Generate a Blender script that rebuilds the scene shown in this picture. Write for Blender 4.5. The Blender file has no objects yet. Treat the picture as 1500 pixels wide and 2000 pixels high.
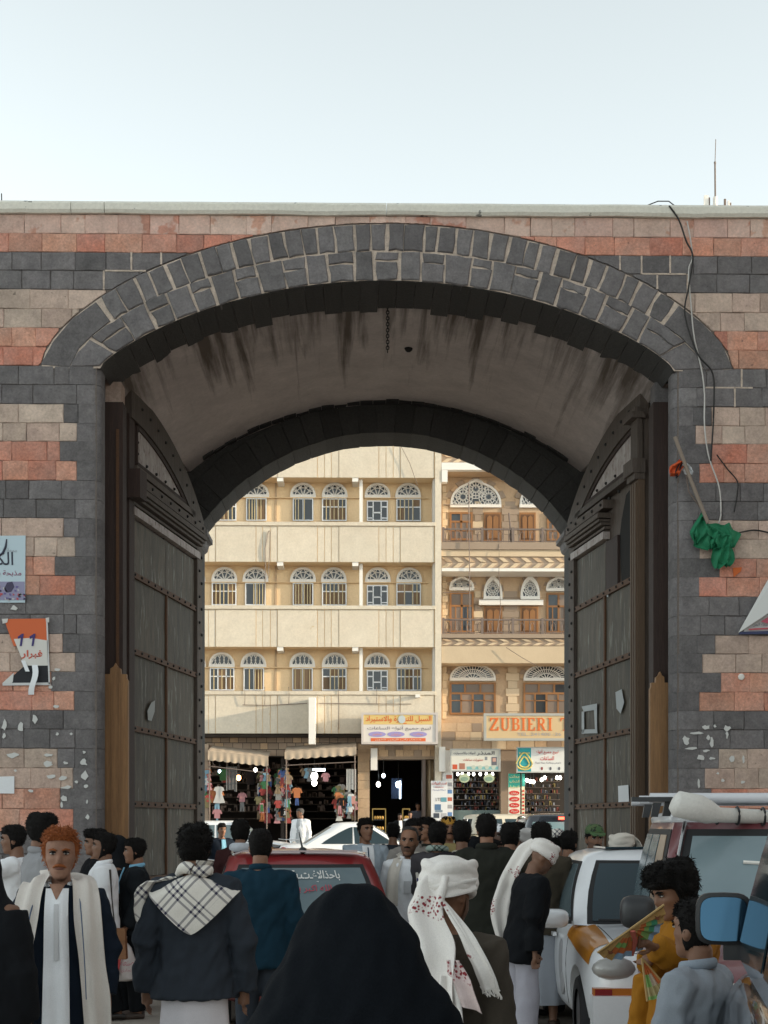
import bpy, bmesh, math, random
from mathutils import Vector, Matrix, Euler, noise
from mathutils.bvhtree import BVHTree
import numpy as np

S = bpy.context.scene
C = S.collection
rnd = random.Random(7)
PI = math.pi
R = math.radians

# ------------------------------------------------------------------ camera
F, HY, CZ, TH = 3000.0, 1612.0, 1.72, R(0.95)
cam = bpy.data.cameras.new('camera')
cam.lens, cam.sensor_width, cam.sensor_fit = 54.0, 36.0, 'AUTO'
cam.shift_y = (HY - 1000) / 2000.0
cam.clip_start, cam.clip_end = 0.1, 3000
cam_o = bpy.data.objects.new('camera', cam)
cam_o.location = (0, 0, CZ)
cam_o.rotation_euler = (R(90), 0, -TH)
C.objects.link(cam_o)
S.camera = cam_o

# ------------------------------------------------------------------ sky and sun
SUN_AZ, SUN_EL = R(77), R(11)          # azimuth measured from the direction behind the camera towards the right
sun_dir = Vector((math.sin(SUN_AZ) * math.cos(SUN_EL), -math.cos(SUN_AZ) * math.cos(SUN_EL), math.sin(SUN_EL)))
world = bpy.data.worlds.new('World')
S.world = world
world.use_nodes = True
wn = world.node_tree
sky = wn.nodes.new('ShaderNodeTexSky')
sky.sky_type = 'NISHITA'
sky.sun_disc = False
sky.sun_elevation = SUN_EL
sky.sun_rotation = math.atan2(sun_dir.x, sun_dir.y)
sky.altitude = 2200
sky.air_density, sky.dust_density, sky.ozone_density = 1.0, 2.5, 0.8
hz = wn.nodes.new('ShaderNodeHueSaturation')       # a hazy, dusty evening: the blue is thin
hz.inputs['Saturation'].default_value = 0.16
wn.links.new(sky.outputs[0], hz.inputs['Color'])
tint = wn.nodes.new('ShaderNodeMix'); tint.data_type = 'RGBA'; tint.blend_type = 'MULTIPLY'; tint.inputs[0].default_value = 1.0
tint.inputs[7].default_value = (0.935, 1.0, 0.975, 1)
wn.links.new(hz.outputs[0], tint.inputs[6])
wn.links.new(tint.outputs[2], wn.nodes['Background'].inputs[0])
wn.nodes['Background'].inputs[1].default_value = 0.15
sl = bpy.data.lights.new('sun', 'SUN')
sl.energy, sl.angle, sl.color = 2.0, R(0.5), (1.0, 0.82, 0.58)
so = bpy.data.objects.new('sun', sl)
so.rotation_euler = sun_dir.to_track_quat('Z', 'Y').to_euler()
so.location = (20, -10, 30)
C.objects.link(so)
S.view_settings.view_transform = 'Standard'
S.view_settings.look = 'None'
S.view_settings.exposure = 1.55
S.view_settings.gamma = 1
S.view_settings.use_curve_mapping = False


# ------------------------------------------------------------------ helpers
def P(px, py, Y):
    u, v = (px - 750) / F, -(py - HY) / F
    x, y = math.sin(TH) + u * math.cos(TH), math.cos(TH) - u * math.sin(TH)
    t = Y / y
    return Vector((x * t, Y, CZ + v * t))


def fx(px, Y): return P(px, HY, Y).x
def fz(py, Y, px=700): return P(px, py, Y).z


def lerp(a, b, t): return a + (b - a) * t


def gz(Y):
    return 0.0 if Y < 20 else min((Y - 20) / 32.0, 1.15) * 0.5


def tag(o, label=None, cat=None, group=None, kind=None):
    if label: o['label'] = label
    if cat: o['category'] = cat
    if group: o['group'] = group
    if kind: o['kind'] = kind
    return o


def thing(name, label, cat, loc=(0, 0, 0), rz=0.0, group=None, scale=1.0):
    o = bpy.data.objects.new(name, None)
    o.empty_display_size = 0.2
    C.objects.link(o)
    o.location = loc
    o.rotation_euler = (0, 0, rz)
    o.scale = (scale,) * 3
    return tag(o, label, cat, group)


def copy_tree(o, parent=None):
    c = o.copy()
    C.objects.link(c)
    c.parent = parent
    for ch in o.children:
        copy_tree(ch, c)
    return c


def wloc(o):
    v = Vector((0, 0, 0))
    while o:
        v = v + o.location
        o = o.parent
    return v


class MB:
    """collects verts and faces, then becomes one mesh object"""
    def __init__(s):
        s.v, s.f, s.uv = [], [], None

    def add(s, vs, fs):
        n = len(s.v)
        s.v += [tuple(v) for v in vs]
        s.f += [tuple(i + n for i in f) for f in fs]
        return s

    def box(s, a, b, top=1.0):
        (x0, y0, z0), (x1, y1, z1) = a, b
        mx, my = (x0 + x1) / 2, (y0 + y1) / 2
        t = lambda x, m: m + (x - m) * top
        return s.add([(x0, y0, z0), (x1, y0, z0), (x1, y1, z0), (x0, y1, z0),
                      (t(x0, mx), t(y0, my), z1), (t(x1, mx), t(y0, my), z1), (t(x1, mx), t(y1, my), z1), (t(x0, mx), t(y1, my), z1)],
                     [(0, 3, 2, 1), (4, 5, 6, 7), (0, 1, 5, 4), (1, 2, 6, 5), (2, 3, 7, 6), (3, 0, 4, 7)])

    def prism(s, poly, y0, y1):
        """polygon in x,z pushed from y0 to y1"""
        n = len(poly)
        vs = [(x, y0, z) for x, z in poly] + [(x, y1, z) for x, z in poly]
        return s.add(vs, [tuple(range(n)), tuple(range(2 * n - 1, n - 1, -1))] +
                     [(i, i + n, (i + 1) % n + n, (i + 1) % n) for i in range(n)])

    def rings(s, rs, caps=True, closed=True):
        n = len(rs[0])
        vs = [p for r in rs for p in r]
        fs = []
        m = n if closed else n - 1
        for k in range(len(rs) - 1):
            for i in range(m):
                j = (i + 1) % n
                fs.append((k * n + i, k * n + j, (k + 1) * n + j, (k + 1) * n + i))
        if caps and closed:
            fs.append(tuple(range(n - 1, -1, -1)))
            b = (len(rs) - 1) * n
            fs.append(tuple(range(b, b + n)))
        return s.add(vs, fs)

    def tube(s, pts, rad, seg=8, caps=True, flat=1.0, up=(0, 0, 1)):
        pts = [Vector(p) for p in pts]
        if not isinstance(rad, (list, tuple)): rad = [rad] * len(pts)
        rs = []
        for i, p in enumerate(pts):
            t = (pts[min(i + 1, len(pts) - 1)] - pts[max(i - 1, 0)])
            if t.length < 1e-9: t = Vector((0, 0, 1))
            t.normalize()
            a = Vector(up).cross(t)
            if a.length < 0.05: a = Vector((0.02, 1, 0.01)).cross(t)
            a.normalize()
            b = t.cross(a)
            r = rad[i]
            rs.append([p + a * (math.cos(q) * r) + b * (math.sin(q) * r * flat) for q in (2 * PI * k / seg for k in range(seg))])
        return s.rings(rs, caps)

    def ell(s, c, r, seg=12, rings=8):
        c = Vector(c)
        rs = []
        for k in range(rings + 1):
            a = -PI / 2 + PI * k / rings
            ca, sa = max(math.cos(a), 0.02), math.sin(a)
            rs.append([c + Vector((r[0] * ca * math.cos(q), r[1] * ca * math.sin(q), r[2] * sa)) for q in (2 * PI * j / seg for j in range(seg))])
        return s.rings(rs)

    def zrings(s, rows, seg=20, caps=True, p=2.0, fold=None):
        """rows of (z, rx, ry, cx, cy) - superellipse loft along z"""
        rs = []
        for row in rows:
            z, rx, ry = row[:3]
            cx, cy = (row[3], row[4]) if len(row) > 4 else (0, 0)
            ring = []
            for k in range(seg):
                q = 2 * PI * k / seg
                c, n = math.cos(q), math.sin(q)
                m = 1.0 if not fold else 1 + fold(q, z)
                ring.append((cx + rx * m * math.copysign(abs(c) ** (2 / p), c), cy + ry * m * math.copysign(abs(n) ** (2 / p), n), z))
            rs.append(ring)
        return s.rings(rs, caps)

    def grid(s, fn, nu, nv, thick=None):
        """surface fn(u,v), u,v in 0..1; thick = vector or None"""
        vs = [fn(i / nu, j / nv) for j in range(nv + 1) for i in range(nu + 1)]
        fs = [(j * (nu + 1) + i, j * (nu + 1) + i + 1, (j + 1) * (nu + 1) + i + 1, (j + 1) * (nu + 1) + i) for j in range(nv) for i in range(nu)]
        s.add(vs, fs)
        if thick is not None:
            t = Vector(thick)
            n = len(vs)
            b = [Vector(v) + t for v in vs]
            s.add(b, [f[::-1] for f in fs])
            o = len(s.v) - 2 * n
            rim = [i for i in range(nu + 1)] + [(j * (nu + 1) + nu) for j in range(1, nv + 1)] + \
                  [nv * (nu + 1) + i for i in range(nu - 1, -1, -1)] + [j * (nu + 1) for j in range(nv - 1, 0, -1)]
            for k in range(len(rim)):
                a, c = rim[k], rim[(k + 1) % len(rim)]
                s.f.append((o + c, o + a, o + a + n, o + c + n))
        return s

    def xform(s, m):
        s.v = [tuple(m @ Vector(v)) for v in s.v]
        return s

    def build(s, name, mat, parent=None, local=False, smooth=None, loc=None, fix=True):
        v = np.array(s.v, dtype=float) if s.v else np.zeros((0, 3))
        if not local:
            if parent is not None:
                off = np.array(wloc(parent))
            else:
                off = np.array(loc) if loc is not None else np.array([(v[:, 0].min() + v[:, 0].max()) / 2, (v[:, 1].min() + v[:, 1].max()) / 2, v[:, 2].min()])
            v = v - off
        me = bpy.data.meshes.new(name)
        me.from_pydata(v.tolist(), [], s.f)
        if fix:
            bm = bmesh.new()
            bm.from_mesh(me)
            bmesh.ops.recalc_face_normals(bm, faces=bm.faces)
            bm.to_mesh(me)
            bm.free()
        if smooth is not None:
            me.polygons.foreach_set('use_smooth', [True] * len(me.polygons))
            if smooth < 170: me.set_sharp_from_angle(angle=R(smooth))
        return link(me, name, mat, parent, None if local or parent is not None else off)


def link(me, name, mat, parent=None, loc=None):
    if mat is not None:
        me.materials.clear()
        me.materials.append(mat)
    o = bpy.data.objects.new(name, me)
    C.objects.link(o)
    o.parent = parent
    if loc is not None: o.location = loc
    return o


def evaluated(me, mods):
    o = bpy.data.objects.new('tmp', me)
    C.objects.link(o)
    for typ, kw in mods:
        m = o.modifiers.new('m', typ)
        for k, v in kw.items(): setattr(m, k, v)
    d = bpy.context.evaluated_depsgraph_get()
    out = bpy.data.meshes.new_from_object(o.evaluated_get(d))
    bpy.data.objects.remove(o)
    return out


def remesh(mb, voxel, it=4, fac=0.5, disp=None):
    me = bpy.data.meshes.new('tmp')
    me.from_pydata(mb.v, [], mb.f)
    bm = bmesh.new(); bm.from_mesh(me)
    bmesh.ops.recalc_face_normals(bm, faces=bm.faces)
    bm.to_mesh(me); bm.free()
    out = evaluated(me, [('REMESH', dict(mode='VOXEL', voxel_size=voxel)), ('SMOOTH', dict(factor=fac, iterations=it))])
    if disp:
        n = len(out.vertices)
        co = np.empty(n * 3); out.vertices.foreach_get('co', co); co = co.reshape(-1, 3)
        no = np.empty(n * 3); out.vertex_normals.foreach_get('vector', no); no = no.reshape(-1, 3)
        co = disp(co, no)
        out.vertices.foreach_set('co', co.ravel())
    out.polygons.foreach_set('use_smooth', [True] * len(out.polygons))
    out.update()
    return out


# ------------------------------------------------------------------ materials
MATS = {}


def mat(name, col, rough=0.7, metal=0.0, var=0.0, col2=None, nscale=4.0, namt=0.6, fine=0.0, fscale=60.0, bump=0.0, bscale=30.0,
        stretch=(1, 1, 1), emit=0.0, alpha=1.0, coat=0.0, spots=None, hue=0.0, spec=0.5, blotch=None):
    if name in MATS: return MATS[name]
    m = bpy.data.materials.new(name)
    m.use_nodes = True
    n, l = m.node_tree.nodes, m.node_tree.links
    b = n['Principled BSDF']
    b.inputs['Roughness'].default_value = rough
    b.inputs['Metallic'].default_value = metal
    b.inputs['Specular IOR Level'].default_value = spec
    b.inputs['Coat Weight'].default_value = coat
    tc = n.new('ShaderNodeTexCoord')
    mp = n.new('ShaderNodeMapping')
    mp.inputs['Scale'].default_value = stretch
    l.new(tc.outputs['Object'], mp.inputs[0])
    oi = n.new('ShaderNodeObjectInfo')
    # shift the pattern per object so that repeats do not show the same marks
    sh = n.new('ShaderNodeVectorMath'); sh.operation = 'SCALE'
    sh.inputs[0].default_value = (37.0, 19.0, 53.0)
    l.new(oi.outputs['Random'], sh.inputs['Scale'])
    ad = n.new('ShaderNodeVectorMath'); ad.operation = 'ADD'
    l.new(mp.outputs[0], ad.inputs[0]); l.new(sh.outputs[0], ad.inputs[1])
    vec = ad.outputs[0]

    def nz(scale, detail=4.0, rough_=0.6):
        t = n.new('ShaderNodeTexNoise')
        t.inputs['Scale'].default_value = scale
        t.inputs['Detail'].default_value = detail
        t.inputs['Roughness'].default_value = rough_
        l.new(vec, t.inputs['Vector'])
        return t.outputs['Fac']

    def mixc(a, bcol, fac, mode='MIX'):
        x = n.new('ShaderNodeMix'); x.data_type = 'RGBA'; x.blend_type = mode
        if isinstance(a, tuple): x.inputs[6].default_value = a
        else: l.new(a, x.inputs[6])
        if isinstance(bcol, tuple): x.inputs[7].default_value = bcol
        else: l.new(bcol, x.inputs[7])
        if isinstance(fac, float): x.inputs[0].default_value = fac
        else: l.new(fac, x.inputs[0])
        return x.outputs[2]

    def ramp(f, lo, hi, a=0.0, c=1.0):
        r = n.new('ShaderNodeMapRange')
        r.inputs[1].default_value, r.inputs[2].default_value, r.inputs[3].default_value, r.inputs[4].default_value = lo, hi, a, c
        l.new(f, r.inputs[0])
        return r.outputs[0]
    c4 = tuple(col) + (1.0,)
    out = None
    if col2 is not None:
        out = mixc(c4, tuple(col2) + (1.0,), ramp(nz(nscale), 0.5 - 0.22, 0.5 + 0.22, 0.0, namt))
    if spots is not None:      # (colour, scale, threshold)
        out = mixc(out if out is not None else c4, tuple(spots[0]) + (1.0,), ramp(nz(spots[1], 3.0), spots[2], spots[2] + 0.05))
    if blotch is not None:
        bl = ramp(nz(blotch[0], 5.0, 0.72), 0.28, 0.72, 1 - blotch[1], 1 + blotch[1])
        cb = n.new('ShaderNodeCombineColor')
        for i in range(3): l.new(bl, cb.inputs[i])
        out = mixc(out if out is not None else c4, cb.outputs[0], 1.0, 'MULTIPLY')
    if fine > 0:
        g = ramp(nz(fscale, 6.0, 0.7), 0.25, 0.75, 1 - fine, 1 + fine)
        cb = n.new('ShaderNodeCombineColor')
        for i in range(3): l.new(g, cb.inputs[i])
        out = mixc(out if out is not None else c4, cb.outputs[0], 1.0, 'MULTIPLY')
    if var > 0 or hue > 0:
        h = n.new('ShaderNodeHueSaturation')
        l.new(ramp(oi.outputs['Random'], 0, 1, 1 - var, 1 + var), h.inputs['Value'])
        if hue > 0:
            w = n.new('ShaderNodeTexWhiteNoise'); w.noise_dimensions = '1D'
            l.new(oi.outputs['Random'], w.inputs['W'])
            l.new(ramp(w.outputs['Value'], 0, 1, 0.5 - hue, 0.5 + hue), h.inputs['Hue'])
            l.new(ramp(w.outputs['Value'], 0, 1, 1 + hue * 9, 1 - hue * 9), h.inputs['Saturation'])
        if out is None: h.inputs['Color'].default_value = c4
        else: l.new(out, h.inputs['Color'])
        out = h.outputs[0]
    if out is None: b.inputs['Base Color'].default_value = c4
    else: l.new(out, b.inputs['Base Color'])
    if bump > 0:
        bp = n.new('ShaderNodeBump')
        bp.inputs['Strength'].default_value = 1.0
        bp.inputs['Distance'].default_value = bump
        l.new(nz(bscale, 7.0, 0.65), bp.inputs['Height'])
        l.new(bp.outputs[0], b.inputs['Normal'])
    if emit > 0:
        b.inputs['Emission Color'].default_value = c4
        b.inputs['Emission Strength'].default_value = emit
    if alpha < 1: b.inputs['Alpha'].default_value = alpha
    m['_b'] = 1
    MATS[name] = m
    return m


def plain(c, rough=0.75, **k):
    """a cloth or paint of one colour, made once"""
    return mat('paint %.3f %.3f %.3f %.2f' % (c[0], c[1], c[2], rough) + ''.join('%s%s' % kv for kv in k.items()), c, rough, **k)


def cloth(c, **k):
    kw = dict(rough=0.95, spec=0.15, fine=0.13, fscale=260, bump=0.0012, bscale=320, col2=tuple(x * 0.78 for x in c), nscale=5, namt=0.5)
    kw.update(k)
    return mat('cloth %.3f %.3f %.3f' % tuple(c), c, **kw)


M = dict(
    basalt=mat('basalt stone', (0.162, 0.15, 0.148), 0.9, var=0.20, hue=0.008, blotch=(7, .30), col2=(0.125, 0.117, 0.122), nscale=5, fine=0.28, fscale=45, bump=0.010, bscale=32, spots=((0.03, 0.03, 0.03), 55, 0.69)),
    red=mat('red tuff stone', (0.57, 0.25, 0.165), 0.95, var=0.12, hue=0.008, blotch=(5, .24), col2=(0.50, 0.30, 0.235), nscale=3.2, namt=0.9, fine=0.26, fscale=40, bump=0.009, bscale=30, spots=((0.26, 0.14, 0.11), 9, 0.68)),
    tan=mat('tan tuff stone', (0.51, 0.39, 0.315), 0.95, var=0.13, hue=0.008, blotch=(6, .24), col2=(0.43, 0.325, 0.275), nscale=5, fine=0.22, fscale=40, bump=0.009, bscale=30, spots=((0.22, 0.17, 0.14), 13, 0.68)),
    core=mat('dark mortar', (0.15, 0.125, 0.11), 0.95, fine=0.3, bump=0.006, bscale=50),
    mortar=mat('pale mortar', (0.62, 0.51, 0.42), 0.95, blotch=(14, .25), col2=(0.38, 0.31, 0.26), nscale=12, fine=0.2, bump=0.012, bscale=45),
    soffit=mat('dark basalt', (0.05, 0.048, 0.046), 0.9, var=0.15, fine=0.3, fscale=40, bump=0.012, bscale=25),  # darker tone for arch undersides, rear arch and vault edge
    coping=mat('weathered cement', (0.74, 0.71, 0.62), 0.95, col2=(0.62, 0.6, 0.53), nscale=1.6, fine=0.13, fscale=30, bump=0.008, bscale=20, spots=((0.19, 0.19, 0.17), 7, 0.66)),
    wood=mat('old dark timber', (0.078, 0.056, 0.042), 0.8, var=0.15, blotch=(4, .25), col2=(0.125, 0.10, 0.085), nscale=3, stretch=(6, 6, 0.5), fine=0.3, fscale=20, bump=0.008, bscale=16),
    wood_red=mat('dark reddish timber', (0.035, 0.02, 0.016), 0.8, var=0.1, col2=(0.06, 0.033, 0.025), nscale=3, stretch=(7, 7, 0.4), fine=0.3, fscale=18, bump=0.006, bscale=16),
    plank=mat('worn brown plank', (0.34, 0.18, 0.075), 0.7, col2=(0.17, 0.085, 0.037), nscale=2.2, namt=0.8, stretch=(8, 8, 0.45), fine=0.25, fscale=14, bump=0.005, bscale=12),
    sheet=mat('weathered grey green sheet', (0.105, 0.083, 0.056), 0.75, var=0.2, blotch=(3, .35), col2=(0.048, 0.04, 0.03), nscale=2.5, namt=0.9, stretch=(3, 3, 0.55), fine=0.25, fscale=20, bump=0.006, bscale=12, spots=((0.165, 0.16, 0.13), 4, 0.60)),
    tympanum=mat('flaking pale sheet', (0.48, 0.44, 0.42), 0.7, col2=(0.27, 0.20, 0.17), nscale=6, namt=0.9, stretch=(2, 2, 0.8), fine=0.25, fscale=30, bump=0.004, bscale=20, spots=((0.15, 0.11, 0.09), 8, 0.6)),
    rust=mat('rusty iron strap', (0.12, 0.052, 0.02), 0.8, col2=(0.07, 0.036, 0.02), nscale=8, fine=0.3, bump=0.002),
    iron=mat('dark iron', (0.03, 0.028, 0.027), 0.6, metal=0.4),
    facade=mat('cream render', (0.78, 0.585, 0.36), 0.95, col2=(0.70, 0.50, 0.29), nscale=0.8, fine=0.07, fscale=12, bump=0.006, bscale=18),
    facade2=mat('cream panel render', (0.60, 0.535, 0.435), 0.95, var=0.04, blotch=(3, .08), col2=(0.56, 0.48, 0.375), nscale=0.9, fine=0.06, fscale=12, bump=0.006, bscale=18, spots=((0.5, 0.38, 0.23), 1.6, 0.70)),
    lstone=mat('honey limestone', (0.52, 0.37, 0.235), 0.95, var=0.12, col2=(0.45, 0.31, 0.2), nscale=2, fine=0.1, fscale=14, bump=0.01, bscale=9),
    lstone_pale=mat('pale limestone', (0.60, 0.47, 0.32), 0.95, var=0.1, col2=(0.52, 0.4, 0.27), nscale=2, fine=0.08, bump=0.006, bscale=9),
    lstone_grey=mat('grey brown limestone', (0.33, 0.25, 0.185), 0.95, var=0.15, fine=0.1, bump=0.006, bscale=9),
    gypsum=mat('white gypsum', (0.74, 0.71, 0.66), 0.9, fine=0.06),
    upvc=mat('white window frame', (0.70, 0.72, 0.74), 0.5),
    glass=mat('dark window glass', (0.03, 0.035, 0.04), 0.12, spec=0.6),
    curtain=mat('brown curtain', (0.27, 0.18, 0.11), 0.9, var=0.35, stretch=(9, 9, 0.2), col2=(0.12, 0.08, 0.05), nscale=2, namt=0.9),
    teak=mat('orange brown joinery', (0.30, 0.135, 0.04), 0.55, var=0.15, col2=(0.2, 0.085, 0.028), nscale=3, stretch=(8, 8, 0.6)),
    rail=mat('grey brown railing', (0.16, 0.12, 0.10), 0.6),
    asphalt=mat('dusty asphalt', (0.36, 0.32, 0.275), 0.9, col2=(0.44, 0.39, 0.33), nscale=0.5, fine=0.25, fscale=60, bump=0.004, bscale=70),
    paving=mat('worn grey paving', (0.42, 0.38, 0.335), 0.85, col2=(0.31, 0.28, 0.25), nscale=0.9, fine=0.15, fscale=40, bump=0.004, bscale=30),
    dark=mat('dark interior', (0.018, 0.016, 0.015), 0.9),
    shopwall=mat('dark shop wall', (0.045, 0.036, 0.03), 0.9, col2=(0.025, 0.02, 0.018), nscale=2, fine=0.2),  # near black tone for shop walls, ceilings and floors
    awning=mat('cream awning canvas', (0.44, 0.35, 0.26), 0.9, col2=(0.34, 0.26, 0.19), nscale=2, fine=0.08),
    white=mat('white paper', (0.74, 0.76, 0.78), 0.8, fine=0.05),
    chrome=mat('chrome', (0.6, 0.6, 0.6), 0.18, metal=1.0),
    tyre=mat('tyre rubber', (0.022, 0.022, 0.024), 0.85),
    blackp=mat('black plastic', (0.018, 0.019, 0.021), 0.45),
    carglass=mat('tinted car glass', (0.022, 0.04, 0.05), 0.07, spec=0.4),
    carglass_dusty=mat('dusty car glass', (0.13, 0.175, 0.19), 0.2, spec=0.7, col2=(0.06, 0.10, 0.12), nscale=2.5),
    skin=mat('brown skin', (0.215, 0.105, 0.06), 0.6, var=0.22, col2=(0.17, 0.08, 0.046), nscale=18, fine=0.08, fscale=90),
    skin_pale=mat('weathered tan skin', (0.27, 0.145, 0.095), 0.75, blotch=(14, .2), col2=(0.205, 0.095, 0.06), nscale=22, fine=0.1, fscale=90),
    hair=mat('black hair', (0.007, 0.006, 0.0055), 0.8, fine=0.5, fscale=150, bump=0.006, bscale=130, spec=0.15),
    henna=mat('orange hennaed hair', (0.28, 0.075, 0.012), 0.8, col2=(0.17, 0.04, 0.008), nscale=25, fine=0.3, fscale=120, bump=0.005, bscale=110),
    eyew=mat('eye white', (0.36, 0.32, 0.29), 0.4),
    eyed=mat('dark iris', (0.012, 0.008, 0.006), 0.25),
    lips=mat('lips', (0.15, 0.055, 0.042), 0.6),
    bulb=mat('lit bulb', (1.0, 0.96, 0.86), 0.5, emit=4.0),
    tubelight=mat('lit blue white lamp', (0.72, 0.88, 1.0), 0.5, emit=2.5),
    warm=mat('lit orange bulb', (1.0, 0.5, 0.2), 0.5, emit=4.0),
    redlamp=mat('lit brake lamp', (1.0, 0.06, 0.03), 0.4, emit=3.0),
)

# ------------------------------------------------------------------ lettering
_AR = {'ا': (0xFE8D, 0), 'أ': (0xFE83, 0), 'ب': (0xFE8F, 1), 'ة': (0xFE93, 0), 'ت': (0xFE95, 1), 'ث': (0xFE99, 1), 'ج': (0xFE9D, 1), 'ح': (0xFEA1, 1),
       'خ': (0xFEA5, 1), 'د': (0xFEA9, 0), 'ذ': (0xFEAB, 0), 'ر': (0xFEAD, 0), 'ز': (0xFEAF, 0), 'س': (0xFEB1, 1), 'ش': (0xFEB5, 1), 'ص': (0xFEB9, 1),
       'ط': (0xFEC1, 1), 'ع': (0xFEC9, 1), 'غ': (0xFECD, 1), 'ف': (0xFED1, 1), 'ق': (0xFED5, 1), 'ك': (0xFED9, 1), 'ل': (0xFEDD, 1), 'م': (0xFEE1, 1),
       'ن': (0xFEE5, 1), 'ه': (0xFEE9, 1), 'و': (0xFEED, 0), 'ي': (0xFEF1, 1), 'ئ': (0xFE89, 1), 'ى': (0xFEEF, 0)}


def shape_ar(s):
    out, prev, i = [], False, 0
    while i < len(s):
        ch = s[i]
        if ch not in _AR:
            out.append(ch); prev = False; i += 1; continue
        if ch == 'ل' and i + 1 < len(s) and s[i + 1] in 'اأ':
            out.append(chr(0xFEFC if prev else 0xFEFB)); prev = False; i += 2; continue
        base, dual = _AR[ch]
        nxt = dual and i + 1 < len(s) and s[i + 1] in _AR
        out.append(chr(base + ((3 if prev else 2) if nxt else (1 if prev else 0))))
        prev = bool(nxt)
        i += 1
    return ''.join(reversed(out))


def text_mesh(s, bold=0.0, ar=False):
    c = bpy.data.curves.new('lettering', 'FONT')
    c.body = shape_ar(s) if ar else s
    c.offset = bold
    c.resolution_u = 2
    o = bpy.data.objects.new('tmp', c)
    C.objects.link(o)
    d = bpy.context.evaluated_depsgraph_get()
    me = bpy.data.meshes.new_from_object(o.evaluated_get(d))
    bpy.data.objects.remove(o)
    bpy.data.curves.remove(c)
    return me


def letter(s, x0, x1, z0, z1, y, m, parent, ar=False, bold=0.0, name='lettering', depth=0.004, fit=True, local=False, tilt=None):
    """flat lettering filling the box x0..x1, z0..z1 on the plane y, facing -y"""
    me = text_mesh(s, bold, ar)
    n = len(me.vertices)
    co = np.empty(n * 3); me.vertices.foreach_get('co', co); co = co.reshape(-1, 3)
    a, b = co.min(0), co.max(0)
    sx, sz = (x1 - x0) / (b[0] - a[0]), (z1 - z0) / max(b[1] - a[1], 1e-6)
    if not fit: sx = sz = min(sx, sz)
    out = np.zeros_like(co)
    out[:, 0] = x0 + (co[:, 0] - a[0]) * sx
    out[:, 1] = y
    out[:, 2] = z0 + (co[:, 1] - a[1]) * sz
    if tilt is not None: out = np.array([tuple(tilt(Vector(v))) for v in out])
    if not local: out -= np.array(wloc(parent))
    me.vertices.foreach_set('co', out.ravel())
    me.update()
    return link(me, name, m, parent)
# ------------------------------------------------------------------ ground
def ground_sheet(name, x0, x1, ys, dz, m):
    b = MB()
    for k in range(len(ys) - 1):
        b.add([(x0, ys[k], gz(ys[k]) + dz), (x1, ys[k], gz(ys[k]) + dz), (x1, ys[k + 1], gz(ys[k + 1]) + dz), (x0, ys[k + 1], gz(ys[k + 1]) + dz)], [(0, 1, 2, 3)])
    return tag(b.build(name, m, loc=(0, 0, 0)), kind='structure')


ground_sheet('ground', -900, 900, [-900, 20, 28, 36, 44, 52, 57, 1500], 0, M['paving'])
ground_sheet('road', -120, 120, [25.0, 30, 36, 44, 50.0], 0.004, M['asphalt'])
ground_sheet('gate_passage_road', -3.0, 3.4, [4, 20, 25], 0.008, M['asphalt'])
pv = MB()
pv.box((-60, 51.5, gz(52) - 0.2), (60, 57.9, gz(57) + 0.06))
tag(pv.build('pavement', M['paving']), kind='structure')

# ------------------------------------------------------------------ the stone gate
YW = 16.0
xl, xr = fx(196, YW), fx(1316, YW)
cxg, hw = (xl + xr) / 2, (xr - xl) / 2
SPX = fz(722, YW, 757)                    # springing level
CROWN = fz(548, YW, 757) - SPX
EXTRA_C = fz(437, YW, 757) - SPX
ehw = (fx(1428, YW) - fx(76, YW)) / 2


def arch_z(dx, w, rise, mix):
    """height over the springing of a flattened arch: circle blended with ellipse"""
    a = min(abs(dx) / w, 1.0)
    Rr = (w * w + rise * rise) / (2 * rise)
    circ = math.sqrt(max(Rr * Rr - (a * w) ** 2, 0)) - (Rr - rise)
    return (1 - mix) * circ + mix * rise * math.sqrt(max(1 - a * a, 0))


def I_z(x): return SPX + arch_z(x - cxg, hw, CROWN, 0.28)
def E_z(x): return SPX + arch_z(x - cxg, ehw, EXTRA_C, 0.64)


def curve_pts(w, rise, mix, n=240):
    ps = [(cxg - w * math.cos(PI * k / n), SPX + arch_z(w * math.cos(PI * k / n), w, rise, mix)) for k in range(n + 1)]
    s = [0]
    for k in range(n): s.append(s[-1] + math.dist(ps[k], ps[k + 1]))
    return ps, [q / s[-1] for q in s]


IC, EC = curve_pts(hw, CROWN, 0.28), curve_pts(ehw, EXTRA_C, 0.64)


def along(cv, t):
    ps, s = cv
    t = min(max(t, 0), 1)
    lo, hi = 0, len(s) - 1
    while hi - lo > 1:
        m = (lo + hi) // 2
        if s[m] <= t: lo = m
        else: hi = m
    k = (t - s[lo]) / max(s[hi] - s[lo], 1e-9)
    return (ps[lo][0] + (ps[hi][0] - ps[lo][0]) * k, ps[lo][1] + (ps[hi][1] - ps[lo][1]) * k)


def _outer(t):
    """where the joint square to the intrados meets the extrados (as a fraction of it)"""
    a, p, q = along(IC, t), along(IC, t - .004), along(IC, t + .004)
    tx, tz = q[0] - p[0], q[1] - p[1]
    return min((k / 800 for k in range(801)), key=lambda s: abs((along(EC, s)[0] - a[0]) * tx + (along(EC, s)[1] - a[1]) * tz))


TE = 0.07
OUT = [_outer(TE + (1 - 2 * TE) * k / 120) for k in range(121)]


def ext_t(t):
    if t < TE: return OUT[0] * t / TE
    if t > 1 - TE: return 1 - (1 - OUT[-1]) * (1 - t) / TE
    f = (t - TE) / (1 - 2 * TE) * 120
    k = min(int(f), 119)
    return lerp(OUT[k], OUT[k + 1], f - k)


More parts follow.
